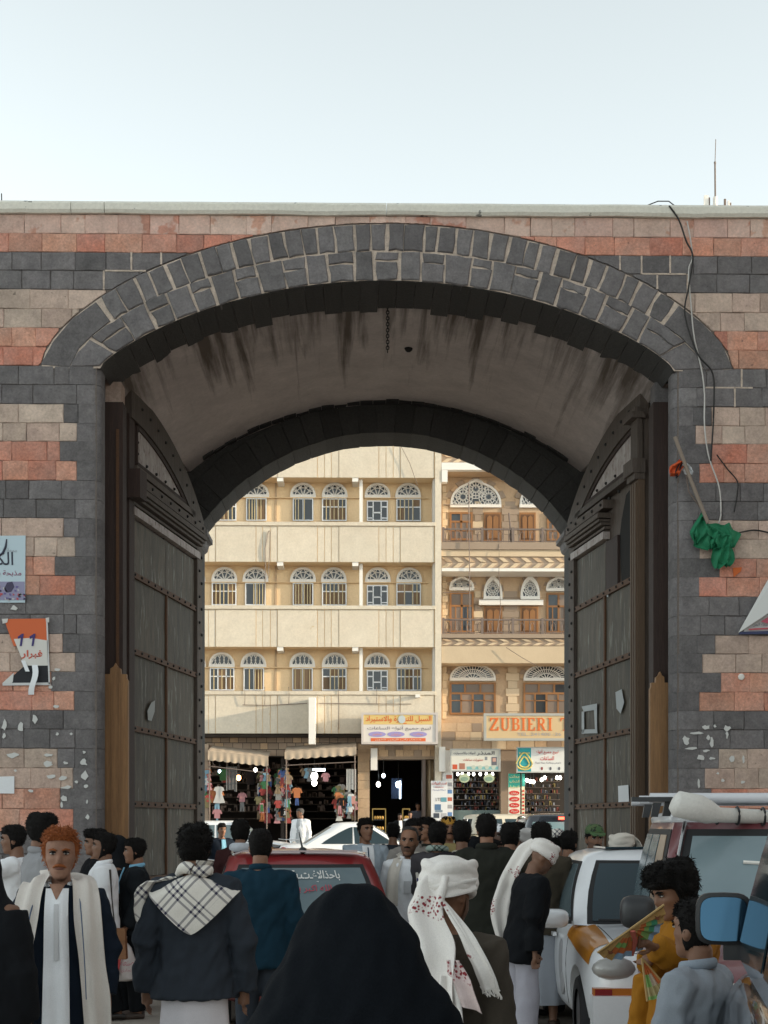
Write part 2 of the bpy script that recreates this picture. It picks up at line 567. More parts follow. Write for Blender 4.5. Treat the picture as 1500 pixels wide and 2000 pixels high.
def ring_pt(t, r):
    a, b = along(IC, t), along(EC, ext_t(t))
    return (a[0] + (b[0] - a[0]) * r, a[1] + (b[1] - a[1]) * r)


gate = thing('stone_gate', 'banded red, tan and black stone city gate with a wide arch of black voussoirs', 'gate', (cxg, YW + 0.5, 0))


def block(poly, y0, depth, name, m, parent, bev=0.0065, jit=0.005, tilt=0.004):
    """one stone: polygon in x,z with a chamfered, slightly uneven face"""
    pts = []
    n = len(poly)
    for i in range(n):
        (xa, za), (xb, zb) = poly[i], poly[(i + 1) % n]
        pts.append((xa + rnd.uniform(-jit, jit), za + rnd.uniform(-jit, jit)))
        if n <= 6 and math.dist((xa, za), (xb, zb)) > 0.12:
            pts.append(((xa + xb) / 2 + rnd.uniform(-jit, jit), (za + zb) / 2 + rnd.uniform(-jit, jit)))
    n = len(pts)
    cx, cz = sum(p[0] for p in pts) / n, sum(p[1] for p in pts) / n
    yo, tx, tz = rnd.uniform(-0.004, 0.004), rnd.uniform(-tilt, tilt) * 4, rnd.uniform(-tilt, tilt) * 4
    fr = []
    for x, z in pts:
        d = max(math.dist((x, z), (cx, cz)), 1e-6)
        k = 1 - min(bev * 1.3 / d, 0.4)
        fr.append((cx + (x - cx) * k, y0 + yo + (x - cx) * tx + (z - cz) * tz, cz + (z - cz) * k))
    b = MB()
    b.add(fr + [(x, y0 + bev + yo, z) for x, z in pts] + [(x, y0 + depth, z) for x, z in pts],
          [tuple(range(n))] + [(i, n + i, n + (i + 1) % n, (i + 1) % n) for i in range(n)] + [(n + i, 2 * n + i, 2 * n + (i + 1) % n, n + (i + 1) % n) for i in range(n)])
    return b.build(name, m, parent)


# ---- core of the wall, with the arch cut out
core = MB()
XO = 9.5
nx = 48
xs = [cxg - hw - 0.04 + (2 * hw + 0.08) * k / nx for k in range(nx + 1)]
ZT = fz(417, YW, 300)
for k in range(nx):
    za, zb = I_z(xs[k]) + 0.05, I_z(xs[k + 1]) + 0.05
    core.add([(xs[k], YW + 0.016, za), (xs[k + 1], YW + 0.016, zb), (xs[k + 1], YW + 0.016, ZT), (xs[k], YW + 0.016, ZT),
              (xs[k], YW + 0.95, za), (xs[k + 1], YW + 0.95, zb), (xs[k + 1], YW + 0.95, ZT), (xs[k], YW + 0.95, ZT)],
             [(0, 1, 2, 3), (4, 7, 6, 5), (0, 4, 5, 1), (3, 2, 6, 7)])
for a, b in ((cxg - XO, xs[0]), (xs[-1], cxg + XO)):
    core.box((a, YW + 0.016, 0), (b, YW + 0.30, ZT))
core.build('wall_core', M['core'], gate, fix=False)

# side masses, roof and the rear wall with its own arch
YR0, YR1 = 20.5, 21.2
cxr = (fx(400, YR1) + fx(1102, YR1)) / 2
rhw = (fx(1102, YR1) - fx(400, YR1)) / 2
RSP, RCR = fz(1050, YR1, 750), fz(870, YR1, 750)
side = MB()
side.box((cxg - XO, YW + 0.30, 0), (cxg - 3.34, YR0, ZT - 0.02))
side.box((cxg + 3.34, YW + 0.30, 0), (cxg + XO, YR0, ZT - 0.02))
side.box((cxg - 3.34, YW + 0.95, SPX + CROWN + 0.25), (cxg + 3.34, YR0, ZT - 0.02))
side.build('passage_wall', M['tan'], gate)
rear = MB()
rxs = [cxr - rhw + 2 * rhw * k / 40 for k in range(41)]
rz_ = lambda x: RSP + arch_z(x - cxr, rhw, RCR - RSP, 0.05)
for k in range(40):
    za, zb = rz_(rxs[k]), rz_(rxs[k + 1])
    rear.add([(rxs[k], YR0, za), (rxs[k + 1], YR0, zb), (rxs[k + 1], YR0, ZT), (rxs[k], YR0, ZT), (rxs[k], YR1, za), (rxs[k + 1], YR1, zb), (rxs[k + 1], YR1, ZT), (rxs[k], YR1, ZT)],
             [(0, 1, 2, 3), (4, 7, 6, 5), (0, 4, 5, 1), (3, 2, 6, 7)])
rear.box((cxg - XO, YR0, 0), (rxs[0], YR1, ZT))
rear.box((rxs[-1], YR0, 0), (cxg + XO, YR1, ZT))
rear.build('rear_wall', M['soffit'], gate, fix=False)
# voussoirs of the rear arch
NR = 25
Rr = (rhw ** 2 + (RCR - RSP) ** 2) / (2 * (RCR - RSP))
zc = RCR - Rr
a_end = math.asin(rhw / Rr)
for k in range(NR):
    a0, a1 = -a_end + 2 * a_end * k / NR, -a_end + 2 * a_end * (k + 1) / NR
    o = Rr + 0.42 + rnd.uniform(-0.02, 0.03)
    poly = [(cxr + r * math.sin(a), zc + r * math.cos(a)) for r, a in ((Rr - 0.004, a0 + 0.0006), (Rr - 0.004, a1 - 0.0006), (o, a1 - 0.0006), (o, a0 + 0.0006))]
    block(poly, YR0 - 0.03, YR1 - YR0 + 0.05, 'rear_voussoir', M['soffit'], gate)
for sx in (-1, 1):
    im = MB()
    x = cxr + sx * rhw
    im.prism([(x - sx * 0.10, RSP - 0.03), (x + sx * 0.2, RSP - 0.03), (x + sx * 0.2, RSP - 0.22), (x, RSP - 0.22), (x - sx * 0.03, RSP - 0.19), (x - sx * 0.05, RSP - 0.11), (x - sx * 0.10, RSP - 0.09)], YR0 - 0.06, YR1 + 0.1)
    im.build('impost', M['basalt'], gate)

# ---- plaster of the vault, streaked with soot
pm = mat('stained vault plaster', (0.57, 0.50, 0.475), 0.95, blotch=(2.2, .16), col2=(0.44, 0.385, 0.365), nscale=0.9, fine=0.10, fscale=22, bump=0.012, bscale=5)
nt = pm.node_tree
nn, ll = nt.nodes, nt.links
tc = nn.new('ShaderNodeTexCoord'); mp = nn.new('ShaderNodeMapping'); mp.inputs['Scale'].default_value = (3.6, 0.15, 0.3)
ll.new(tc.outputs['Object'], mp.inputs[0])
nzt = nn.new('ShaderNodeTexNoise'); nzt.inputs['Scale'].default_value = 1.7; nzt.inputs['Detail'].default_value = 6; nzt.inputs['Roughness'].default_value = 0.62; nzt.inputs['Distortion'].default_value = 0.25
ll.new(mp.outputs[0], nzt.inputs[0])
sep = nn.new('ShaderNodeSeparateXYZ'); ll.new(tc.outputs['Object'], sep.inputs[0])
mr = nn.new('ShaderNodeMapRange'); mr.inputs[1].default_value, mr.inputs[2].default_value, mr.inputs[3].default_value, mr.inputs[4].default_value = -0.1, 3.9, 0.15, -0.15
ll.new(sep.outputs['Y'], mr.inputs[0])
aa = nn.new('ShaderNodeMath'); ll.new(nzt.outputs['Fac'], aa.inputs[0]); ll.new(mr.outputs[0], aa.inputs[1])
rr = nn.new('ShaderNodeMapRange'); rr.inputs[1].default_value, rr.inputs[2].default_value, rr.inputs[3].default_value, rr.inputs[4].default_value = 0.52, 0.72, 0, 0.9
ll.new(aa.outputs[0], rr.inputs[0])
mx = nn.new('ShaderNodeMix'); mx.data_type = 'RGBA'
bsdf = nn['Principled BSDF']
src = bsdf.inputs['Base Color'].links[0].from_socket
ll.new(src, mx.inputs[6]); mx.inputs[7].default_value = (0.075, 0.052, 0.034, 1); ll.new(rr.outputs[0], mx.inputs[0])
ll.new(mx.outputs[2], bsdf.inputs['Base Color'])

cv2, vw2, vz2, vr2 = cxr, 2.60, 6.44, 0.90          # profile of the vault where it meets the rear arch
VR = (vw2 ** 2 + vr2 ** 2) / (2 * vr2)
VA = math.asin(vw2 / VR)


def vprof(u, v):
    x, z = along(IC, u)
    x, z = cxg + (x - cxg) * 1.006, z + 0.018
    q = VA * (2 * u - 1)
    return lerp(x, cv2 + VR * math.sin(q), v), lerp(z, vz2 + vr2 - VR + VR * math.cos(q), v)


vault = MB()


def vfn(u, v):
    x, z = vprof(u, v)
    y = YW + 0.5 + v * (YR0 - YW - 0.45)
    return (x, y, z + 0.02 * noise.noise((x * 0.9, y * 0.9, z)) + 0.008 * noise.noise((x * 3, y * 3, 5)))


vault.grid(vfn, 64, 30)
for u, sx in ((0, -1), (1, 1)):
    vault.grid(lambda w, v: (vfn(u, v)[0] + sx * .9 * w, vfn(u, v)[1], vfn(u, v)[2]), 1, 12)
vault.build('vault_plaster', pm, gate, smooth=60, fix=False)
for sx in (-1, 1):
    a, b = sorted((cxg + sx * (hw + 0.1), cxg + sx * 3.36))
    MB().box((a, YW + 0.32, SPX + 0.06), (b, YR0, SPX + 0.4)).build('vault_springer', M['tan'], gate)

# dark lip where the plaster ends against the rear arch
lip = []
for k in range(30):
    t0, t1 = 0.04 + 0.92 * k / 30, 0.04 + 0.92 * (k + 1) / 30
    d = 0.08 + 0.16 * abs(noise.noise((k * 0.37, 3.1, 0))) + rnd.uniform(0, 0.07)
    b = MB()
    q = [vprof(t0 + 0.0004, .99), vprof(t1 - 0.0004, .99)]
    vs = []
    for y in (YR0 - 0.02 - d, YR0 - 0.02):
        for (x, z) in q:
            vs += [(cxg + (x - cxg) * 0.999, y + rnd.uniform(-0.03, 0.0), z - 0.012), (x, y, z + 0.08)]
    b.add(vs, [(0, 2, 3, 1), (4, 5, 7, 6), (0, 4, 6, 2), (1, 3, 7, 5), (0, 1, 5, 4), (2, 6, 7, 3)])
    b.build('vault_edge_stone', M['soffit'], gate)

# ---- soffit stones of the front arch
NS = 33
for k in range(NS):
    t0, t1 = k / NS + 0.0003, (k + 1) / NS - 0.0003
    d = 0.80 + (0.16 if k % 2 else 0.0) + rnd.uniform(-0.08, 0.08) + 0.05 * math.sin(k)
    vs = []
    for y in (YW + 0.018, YW + d):
        for t in (t0, (t0 + t1) / 2, t1):
            x, z = along(IC, t)
            nxv, nzv = (x - cxg) / (hw * 2.2), 1.0
            vs += [(x, y, z - rnd.uniform(0, 0.006)), (x + nxv * 0.06, y, z + 0.06)]
    b = MB()
    b.add(vs, [(0, 2, 3, 1), (2, 4, 5, 3), (6, 7, 9, 8), (8, 9, 11, 10), (0, 6, 8, 2), (2, 8, 10, 4), (1, 3, 9, 7), (3, 5, 11, 9), (0, 1, 7, 6), (4, 10, 11, 5)])
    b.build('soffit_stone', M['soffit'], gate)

# ---- the two rings of voussoirs
pr = MB()
pr.grid(lambda u, v: (lambda p: (p[0], YW + 0.004 + 0.006 * noise.noise((u * 90, v * 6, 1)), p[1]))(ring_pt(u, 0.005 + v * 0.988)), 90, 3)
pr.build('arch_mortar', M['mortar'], gate, smooth=60, fix=False)


def ring_block(t0, t1, r0, r1, g=0.0019):
    n = 2 if t1 - t0 < 0.05 else 3
    j = lambda: rnd.uniform(-0.0012, 0.0012)
    gr = 0.012
    ta, tb = t0 + g + j(), t1 - g + j()
    poly = [ring_pt(ta + (tb - ta) * i / n, r0 + gr) for i in range(n + 1)] + [ring_pt(tb - (tb - ta) * i / n + j(), r1 - gr) for i in range(n + 1)]
    block(poly, YW - 0.014 + rnd.uniform(-0.006, 0.006), 0.16, 'voussoir', M['basalt'], gate, bev=0.010, jit=0.010, tilt=0.006)


NO = 36
t = 0.0
cuts = [0.0, 0.062] + [0.062 + (0.876) * (k / (NO - 2)) + rnd.uniform(-0.0035, 0.0035) for k in range(1, NO - 2)] + [0.938, 1.0]
for k in range(len(cuts) - 1):
    ring_block(cuts[k], cuts[k + 1], 0.52, 1.0)
NI = 27
cuts = [k / NI + (rnd.uniform(-0.004, 0.004) if 0 < k < NI else 0) for k in range(NI + 1)]
for k in range(NI):
    if k % 2 == 0:
        ring_block(cuts[k], cuts[k + 1], 0.0, 0.52)
    else:
        m_ = rnd.uniform(0.30, 0.37)
        ring_block(cuts[k], cuts[k + 1], 0.0, m_)
        ring_block(cuts[k], cuts[k + 1], m_, 0.52)

# ---- the courses
CY = [418, 456, 492, 528, 565, 603, 640, 677, 714, 751, 789, 826, 862, 900, 938, 975, 1012, 1049, 1087, 1124, 1162, 1200, 1238, 1275, 1312, 1350, 1387, 1424, 1462,
      1500, 1540, 1580, 1625, 1668, 1710, 1752, 1795, 1838, 1882, 1927]
CZs = [fz(y, YW, 100) for y in CY]
CZs[-1] = 0.0
SEQ = 'rrbbttrrbbttrrbbttrrbbttrrbbttrrbbbbbbb'
KIND = dict(r=('red_block', M['red']), b=('basalt_block', M['basalt']), t=('tan_block', M['tan']))
XV = 5.0                                                    # stones one by one as far as this, either side of the axis
JL = [135, 150, 124, 150, 117, 150, 120, 147, 124, 147, 107, 147, 124, 150, 122, 147, 100, 145, 124, 147, 112, 143, 118, 143, 122, 140, 120, 145, 117, 147, 120]


def course_edges(a, b):
    xs_ = [a]
    while xs_[-1] < b - 0.42:
        xs_.append(xs_[-1] + rnd.uniform(0.22, 0.40))
    if b - xs_[-1] < 0.12 and len(xs_) > 1: xs_.pop()
    xs_.append(b)
    return xs_


RC = 0.11
JOINTS = []
for ci, k in enumerate(SEQ):
    z1, z0 = CZs[ci], CZs[ci + 1]
    zm = (z0 + z1) / 2
    nm, m_ = KIND[k]
    if ci == 0: m_ = mat('pale pink tuff', (0.60, 0.40, 0.325), 0.95, var=0.12, hue=0.008, blotch=(5, .22), col2=(0.55, 0.43, 0.375), nscale=4, fine=0.13, fscale=40, bump=0.005, bscale=30, spots=((0.50, 0.27, 0.2), 4, 0.58))
    if z1 > SPX + 0.03:                                     # above the springing: blocks run into the ring
        lim = cxg - XV, cxg + XV
        for_edges = course_edges(*lim)
        ring = True
    else:
        ring = False
    g = 0.0010 if k != 'b' else 0.0022
    if ring:
        for a, b in zip(for_edges[:-1], for_edges[1:]):
            JOINTS.append((ci, b, z0, z1))
            n = 10
            bot = []
            for i in range(n + 1):
                x = a + g + (b - a - 2 * g) * i / n
                zb = z0 + g
                if abs(x - cxg) < ehw: zb = max(zb, E_z(x) + 0.012)
                bot.append((x, zb))
            ok = [p for p in bot if p[1] < z1 - g - 0.008]
            if len(ok) < 2: continue
            if ok[-1][0] - ok[0][0] < 0.03: continue
            low = ok if any(p[1] > z0 + g + 1e-6 for p in ok) else [ok[0], ok[-1]]
            poly = low + [(ok[-1][0], z1 - g), (ok[0][0], z1 - g)]
            block(poly, YW, 0.14, nm, m_, gate, jit=0.0035)
    else:
        jl = JL[(ci - 8) % len(JL)]
        ql, qr = fx(jl, YW), fx(1513 - jl + rnd.uniform(-6, 8), YW)
        segs = [(course_edges(cxg - XV, ql), -1), (course_edges(qr, cxg + XV), 1)]
        for e, s_ in segs:
            for a, b in zip(e[:-1], e[1:]):
                JOINTS.append((ci, b, z0, z1))
                block([(a + g, z0 + g), (b - g, z0 + g), (b - g, z1 - g), (a + g, z1 - g)], YW, 0.14, nm, m_, gate, jit=0.0035)
        # quoins with the rounded inner corner
        for s_, q in ((-1, ql), (1, qr)):
            e = cxg + s_ * hw
            if (ci % 3 == 1) and abs(e - q) > 0.34:
                mid = q + (e - q) * rnd.uniform(0.38, 0.5)
                a, b = sorted((q, mid))
                block([(a + g, z0 + g), (b - g, z0 + g), (b - g, z1 - g), (a + g, z1 - g)], YW, 0.14, 'basalt_block', M['basalt'], gate, jit=0.0035)
                q = mid
            yj = YW + rnd.uniform(-0.004, 0.004)
            pl = [(q - s_ * g, yj + 0.14), (q - s_ * g, yj)]
            for i in range(6):
                an = PI / 2 * i / 5
                pl.append((e + s_ * RC - s_ * RC * math.sin(an), yj + RC - RC * math.cos(an)))
            pl += [(e, YW + 0.29), (e + s_ * 0.1, YW + 0.29), (e + s_ * 0.1, yj + 0.14)]
            b = MB()
            n = len(pl)
            b.add([(x, y, z0 + g) for x, y in pl] + [(x, y, z1 - g) for x, y in pl],
                  [tuple(range(n)), tuple(range(2 * n - 1, n - 1, -1))] + [(i, (i + 1) % n, n + (i + 1) % n, n + i) for i in range(n)])
            b.build('quoin', M['basalt'], gate, smooth=40)
# the wall goes on beyond the picture in the same bands
for i in range(0, len(SEQ), 2):
    z1, z0 = CZs[i], CZs[min(i + 2, len(CZs) - 1)]
    if i == 38: z0 = 0
    for s_ in (-1, 1):
        a, b = sorted((cxg + s_ * XV, cxg + s_ * (XO + 0.02)))
        MB().box((a, YW + 0.002, z0), (b, YW + 0.1, z1)).build('stone_band', KIND[SEQ[i]][1], gate)
# pale pointing smeared over some joints of the black courses beside the ring
pj = MB()
for ci, x, z0, z1 in JOINTS:
    for (cs, p0, p1) in (((2,), 1080, 1345), ((2,), 222, 335), ((3,), 1255, 1345), ((3,), 200, 262), ((8, 9), 1375, 1470)):
        if ci in cs and fx(p0, YW) < x < fx(p1, YW) and (ci > 3 or abs(x - cxg) > ehw or E_z(x) < z0 + .06):
            zb = z0 if ci > 3 or abs(x - cxg) > ehw else max(z0, E_z(x) + .01)
            n = 6
            pj.rings([[(x - w_, YW - .004, z), (x + w_, YW - .004, z), (x + w_, YW + .02, z), (x - w_, YW + .02, z)] for z, w_ in ((lerp(zb, z1, k / n), .007 + .004 * rnd.random()) for k in range(n + 1))])
for z, p0, p1 in ((CZs[3], 1255, 1340), (CZs[3], 205, 285), (CZs[9], 1378, 1470)):
    pj.box((fx(p0, YW), YW - .004, z - .008), (fx(p1, YW), YW + .02, z + .008))
tag(pj.build('pale_pointing', M['mortar'], gate), kind='stuff')
# coping
cpx = [cxg - XO, fx(140, YW), fx(205, YW), fx(755, YW), cxg + XO]
for a, b in zip(cpx[:-1], cpx[1:]):
    n = max(2, int((b - a) / 0.12))
    rs = []
    for i in range(n + 1):
        x = a + 0.003 + (b - a - 0.006) * i / n
        w = 0.012 * noise.noise((x * 1.3, 0, 0)) + 0.007 * noise.noise((x * 5, 4, 0))
        zt = fz(395, YW, 300) + 0.004 * noise.noise((x * 2, 9, 0))
        rs.append([(x, YW + 1.0, ZT - 0.02), (x, YW - 0.035, ZT - 0.012 + w), (x, YW - 0.055, ZT + 0.02 + w), (x, YW - 0.05, zt - 0.03), (x, YW - 0.02, zt), (x, YW + 1.0, zt)])
    MB().rings(rs).build('coping_slab', M['coping'], gate, smooth=35)

# ------------------------------------------------------------------ the two door leaves
def door_leaf(sgn):
    """local frame: s from the hinge (0) to the free edge, z up, +n towards the passage"""
    W = 2.44
    hinge = Vector((cxr + sgn * (rhw + 0.03), YR0 - 0.06, 0))
    tip = Vector((fx(240 if sgn < 0 else 1267, 17.2), 17.2, 0))
    d = (tip - hinge); W = d.length; d.normalize()
    nrm = Vector((-d.y, d.x, 0)) if sgn > 0 else Vector((d.y, -d.x, 0))
    if nrm.x * sgn > 0: nrm = -nrm
    root = thing('gate_door', 'left leaf of the old timber gate, folded back inside the arch' if sgn < 0 else 'right leaf of the old timber gate, with a sooty hole beside a fluted pilaster', 'door', hinge, 0, 'door leaves of the gate')

    def Q(s, n, z): return hinge + d * s + nrm * n + Vector((0, 0, z))

    def obox(b, s0, s1, n0, n1, z0, z1):
        b.add([Q(s0, n0, z0), Q(s1, n0, z0), Q(s1, n1, z0), Q(s0, n1, z0), Q(s0, n0, z1), Q(s1, n0, z1), Q(s1, n1, z1), Q(s0, n1, z1)],
              [(0, 3, 2, 1), (4, 5, 6, 7), (0, 1, 5, 4), (1, 2, 6, 5), (2, 3, 7, 6), (3, 0, 4, 7)])
        return b
    Z0, ZS = 0.12, RSP - 0.02
    Rr_ = (rhw ** 2 + (RCR - RSP) ** 2) / (2 * (RCR - RSP))

    def topz(s):
        q = max(1 - s / W, 0) * rhw
        return ZS + (math.sqrt(max(Rr_ ** 2 - q * q, 0)) - (Rr_ - (RCR - RSP))) * 0.70 + 0.06
    # plank body
    b = MB()
    n = 20
    for k in range(n):
        s0, s1 = W * k / n, W * (k + 1) / n
        za, zb = topz(s0) - 0.02, topz(s1) - 0.02
        b.add([Q(s0, -0.09, Z0), Q(s1, -0.09, Z0), Q(s1, 0, Z0), Q(s0, 0, Z0), Q(s0, -0.09, za), Q(s1, -0.09, zb), Q(s1, 0, zb), Q(s0, 0, za)],
              [(0, 3, 2, 1), (4, 5, 6, 7), (0, 1, 5, 4), (2, 3, 7, 6)] + ([(3, 0, 4, 7)] if k == 0 else []) + ([(1, 2, 6, 5)] if k == n - 1 else []))
    b.build('door_board', M['wood'], root, fix=False)
    obox(MB(), 0.0, 0.26, 0, 0.075, Z0, topz(0.1) - 0.02).build('hinge_stile', M['wood'], root)
    obox(MB(), W - 0.2, W, 0, 0.075, Z0, topz(W) - 0.3).build('free_stile', M['wood_red'] if sgn < 0 else M['wood'], root)
    obox(MB(), W * .5 - .05, W * .5 + .05, 0, 0.03, Z0, ZS - 0.25).build('middle_rail', M['wood'], root)
    # curved rib
    b = MB()
    rs = []
    for k in range(25):
        s = W * (0.0 + k / 24)
        z1 = topz(s)
        # inner edge offset along the arch normal
        q = (1 - s / W) * rhw
        an = math.asin(min(q / Rr_, 0.99))
        wi = 0.34
        s2, z2 = s + math.sin(an) * wi * 0.98, z1 - math.cos(an) * wi
        rs.append([Q(s, -0.11, z1), Q(s, 0.10, z1), Q(min(s2, W), 0.10, z2), Q(min(s2, W), -0.11, z2)])
    b.rings(rs)
    b.build('curved_rib', M['wood'], root, smooth=30)
    # tympanum sheet with its mouldings
    zt0 = ZS + 0.16
    pts = [(0.70, zt0)] + [(W - 0.30, zt0)] + [(s, topz(s) - 0.36) for s in [W - 0.30 - (W - 1.0) * k / 10 for k in range(11)] if topz(s) - 0.36 > zt0 + 0.02 and s > 0.7]
    b = MB()
    nn_ = len(pts)
    b.add([Q(s, 0.055, z) for s, z in pts] + [Q(s, 0.0, z) for s, z in pts], [tuple(range(nn_))] + [(i, i + nn_, (i + 1) % nn_ + nn_, (i + 1) % nn_) for i in range(nn_)])
    b.build('tympanum_sheet', M['tympanum'], root)
    b = MB()
    for i in range(nn_):
        a, c = Q(pts[i][0], 0.06, pts[i][1]), Q(pts[(i + 1) % nn_][0], 0.06, pts[(i + 1) % nn_][1])
        b.tube([a, c], 0.028, 6)
    b.build('tympanum_moulding', M['wood_red'], root)
    obox(MB(), 0.42, W - 0.22, 0.0, 0.10, ZS + 0.05, ZS + 0.12).build('upper_moulding', M['wood'], root)
    # cornice
    s_a = 0.05
    s_b = W - 0.12 if sgn < 0 else W - 1.5
    cb = MB()
    obox(cb, s_a, s_b + 0.10, 0.0, 0.13, ZS - 0.10, ZS + 0.0)
    cb.build('cornice', M['wood'], root)
    cb = MB()
    obox(cb, s_a + .05, s_b, 0.0, 0.17, ZS - 0.20, ZS - 0.14)
    for k, (nn0, zz) in enumerate(((0.15, -0.24), (0.12, -0.28), (0.08, -0.33))):
        obox(cb, s_a + .08, s_b - 0.03, 0.0, nn0, ZS + zz, ZS + zz + 0.03)
    cb.build('cornice_moulding', M['wood'], root)
    cb = MB(); obox(cb, s_a + .1, s_b - 0.05, 0.0, 0.09, ZS - 0.45, ZS - 0.36); cb.build('cornice_fillet', M['tympanum'], root)
    if sgn < 0:
        cb = MB(); obox(cb, s_b - 0.1, s_b + 0.16, 0.0, 0.21, ZS - 0.30, ZS + 0.02); cb.build('cornice_end', M['wood_red'], root)
    # sheets, straps, vertical straps
    zrow = [fz(y, 18.9, 322) for y in (1160, 1298, 1437, 1573, 1712)]
    zr = [ZS - 0.46] + zrow + [0.15]
    for r in range(6):
        for c_ in range(2):
            s0 = (0.27, W * .5 + .015)[c_]
            s1 = (W * .5 - .015, W - 0.21)[c_]
            if sgn > 0 and r == 0 and c_ == 1:
                # broken: rest of the sheet, and the hole's darkness painted as a black patch
                obox(MB(), s0, s0 + 0.5, 0.0, 0.035, zr[1] + 0.03, zr[0] - 0.02).build('broken_sheet', M['wood_red'], root)
                hb = MB()
                cs, cz_ = (s0 + 0.5 + s1) / 2, (zr[0] + zr[1]) / 2 + 0.1
                ring = [(cs + (0.42 + 0.05 * rnd.random()) * math.cos(q), cz_ + (0.62 + 0.1 * rnd.random()) * math.sin(q)) for q in (2 * PI * i / 22 for i in range(22))]
                hb.add([Q(s, 0.008, z) for s, z in ring], [tuple(range(22))])
                hb.build('hole_patch', mat('hole black', (0.008, 0.007, 0.006), 0.95), root)
                continue
            bb = MB()
            gridn = (6, 8)
            seed = rnd.uniform(0, 90)
            bb.grid(lambda u, v: Q(s0 + (s1 - s0) * u, 0.032 + 0.016 * noise.noise((u * 2.2 + seed, v * 3 + seed, 0)) * (1 if 0.02 < u < 0.98 and 0.02 < v < 0.98 else 0.3), zr[r + 1] + 0.035 + (zr[r] - zr[r + 1] - 0.05) * v), *gridn)
            bb.build('sheet_panel', M['sheet'], root, smooth=50, fix=False)
    for z in zrow:
        obox(MB(), 0.24, W - 0.18, 0.03, 0.062, z - 0.035, z + 0.03).build('iron_strap', M['rust'], root)
    for r in range(1, 6):
        obox(MB(), W * .5 - .025, W * .5 + .025, 0.03, 0.055, zr[r + 1] + 0.035, zr[r] - 0.035).build('upright_strap', M['rust'], root)
    # rivets
    rv = MB()
    for z in zrow:
        for k in range(11):
            rv.ell(Q(0.3 + (W - 0.55) * k / 10, 0.066, z), (0.016, 0.016, 0.016), 6, 4)
    for k in range(16):
        rv.ell(Q(0.06, 0.08, 0.5 + k * 0.34), (0.022, 0.022, 0.022), 6, 4); rv.ell(Q(0.17, 0.08, 0.65 + k * 0.34), (0.02, 0.02, 0.02), 6, 4)
    for k in range(9):
        s = 0.15 + k * W * 0.1
        rv.ell(Q(s + 0.1, 0.105, topz(s) - 0.14), (0.02, 0.02, 0.02), 6, 4)
    for k in range(7):
        rv.ell(Q(0.2 + k * W * 0.12, 0.135, ZS - 0.05), (0.02, 0.02, 0.02), 6, 4)
    for (s, z) in [(0.95 + 0.40 * k, zt0 + 0.06) for k in range(5)] + [(W - 0.36, zt0 + 0.12 + 0.13 * k) for k in range(3)]:
        rv.ell(Q(s, 0.062, z), (0.02, 0.02, 0.02), 6, 4)
    tag(rv.build('rivets', M['iron'], root, smooth=80), kind='stuff')
    if sgn > 0:
        # fluted pilaster with its capitals standing at the free edge
        pb = MB()
        obox(pb, W - 0.24, W + 0.02, 0.05, 0.13, 0.3, ZS + 0.08)
        for k in range(3): obox(pb, W - 0.22 + k * 0.08, W - 0.175 + k * 0.08, 0.13, 0.15, 0.4, ZS - 0.1)
        pb.build('fluted_pilaster', mat('warm brown timber', (0.12, 0.075, 0.045), 0.75, col2=(0.09, 0.06, 0.04), nscale=3, stretch=(8, 8, .4), fine=0.25, fscale=16), root)
        pb = MB(); obox(pb, W - 0.32, W + 0.04, 0.05, 0.20, ZS + 0.0, ZS + 0.16); obox(pb, W - 0.28, W + 0.03, 0.05, 0.17, ZS - 0.07, ZS + 0.0); pb.build('capital', M['wood'], root)
        pb = MB(); obox(pb, W - 0.26, W + 0.0, 0.05, 0.13, ZS + 0.16, ZS + .62); pb.build('upper_pilaster', M['wood'], root)
        pb = MB(); obox(pb, W - 0.32, W + 0.03, 0.04, 0.20, ZS + .62, ZS + .69); obox(pb, W - 0.28, W, 0.04, 0.16, ZS + .69, ZS + .75); pb.build('upper_capital', M['wood'], root)
    # end post seen head on, and the plank guarding its foot
    yp_ = 16.62
    x0, x1 = (fx(202, yp_), fx(240, yp_)) if sgn < 0 else (fx(1276, yp_), fx(1312, yp_))
    zt = fz(785, yp_, 230 if sgn < 0 else 1280)
    MB().box((x0, yp_, 0.05), (x1, yp_ + .26, zt)).build('end_post', M['wood_red'], root)
    MB().box((x0 + 0.02, yp_ + .01, zt + 0.002), (x1 - 0.02, yp_ + .27, zt + 0.22)).build('corbel_block', M['tan'] if sgn < 0 else M['basalt'], root)
    if sgn < 0:
        MB().box((x0 + 0.14, yp_ - .025, 0.6), (x0 + 0.17, yp_, zt - 0.3)).build('post_strip', M['rust'], root)
    yq = yp_ - .12
    x0, x1 = (fx(201, yq), fx(250, yq)) if sgn < 0 else (fx(1270, yq), fx(1309, yq))
    zt = fz(1330 if sgn < 0 else 1345, yq)
    w = x1 - x0
    b = MB()
    prof = [(0, 0.05), (w, 0.05), (w, zt), (w * 0.94, zt + 0.03), (w * 0.94, zt + 0.07), (w * 0.72, zt + 0.07), (w * 0.70, zt + 0.13), (w * 0.58, zt + 0.15), (w * .5, zt + 0.19),
            (w * 0.42, zt + 0.15), (w * 0.30, zt + 0.13), (w * 0.28, zt + 0.07), (w * 0.06, zt + 0.07), (w * 0.06, zt + 0.03), (0, zt)]
    b.prism([(x0 + x, z) for x, z in prof], yq, yq + .09)
    b.build('guard_plank', M['plank'], root)
    for k in (0.33, 0.66) if sgn < 0 else ():
        MB().box((x0 + w * k - 0.006, yq - .008, 0.06), (x0 + w * k + 0.006, yq + .01, zt - 0.02)).build('plank_bead', M['plank'], root)
    return root, Q, W


door_l, QL, WL = door_leaf(-1)
door_r, QR, WR = door_leaf(1)
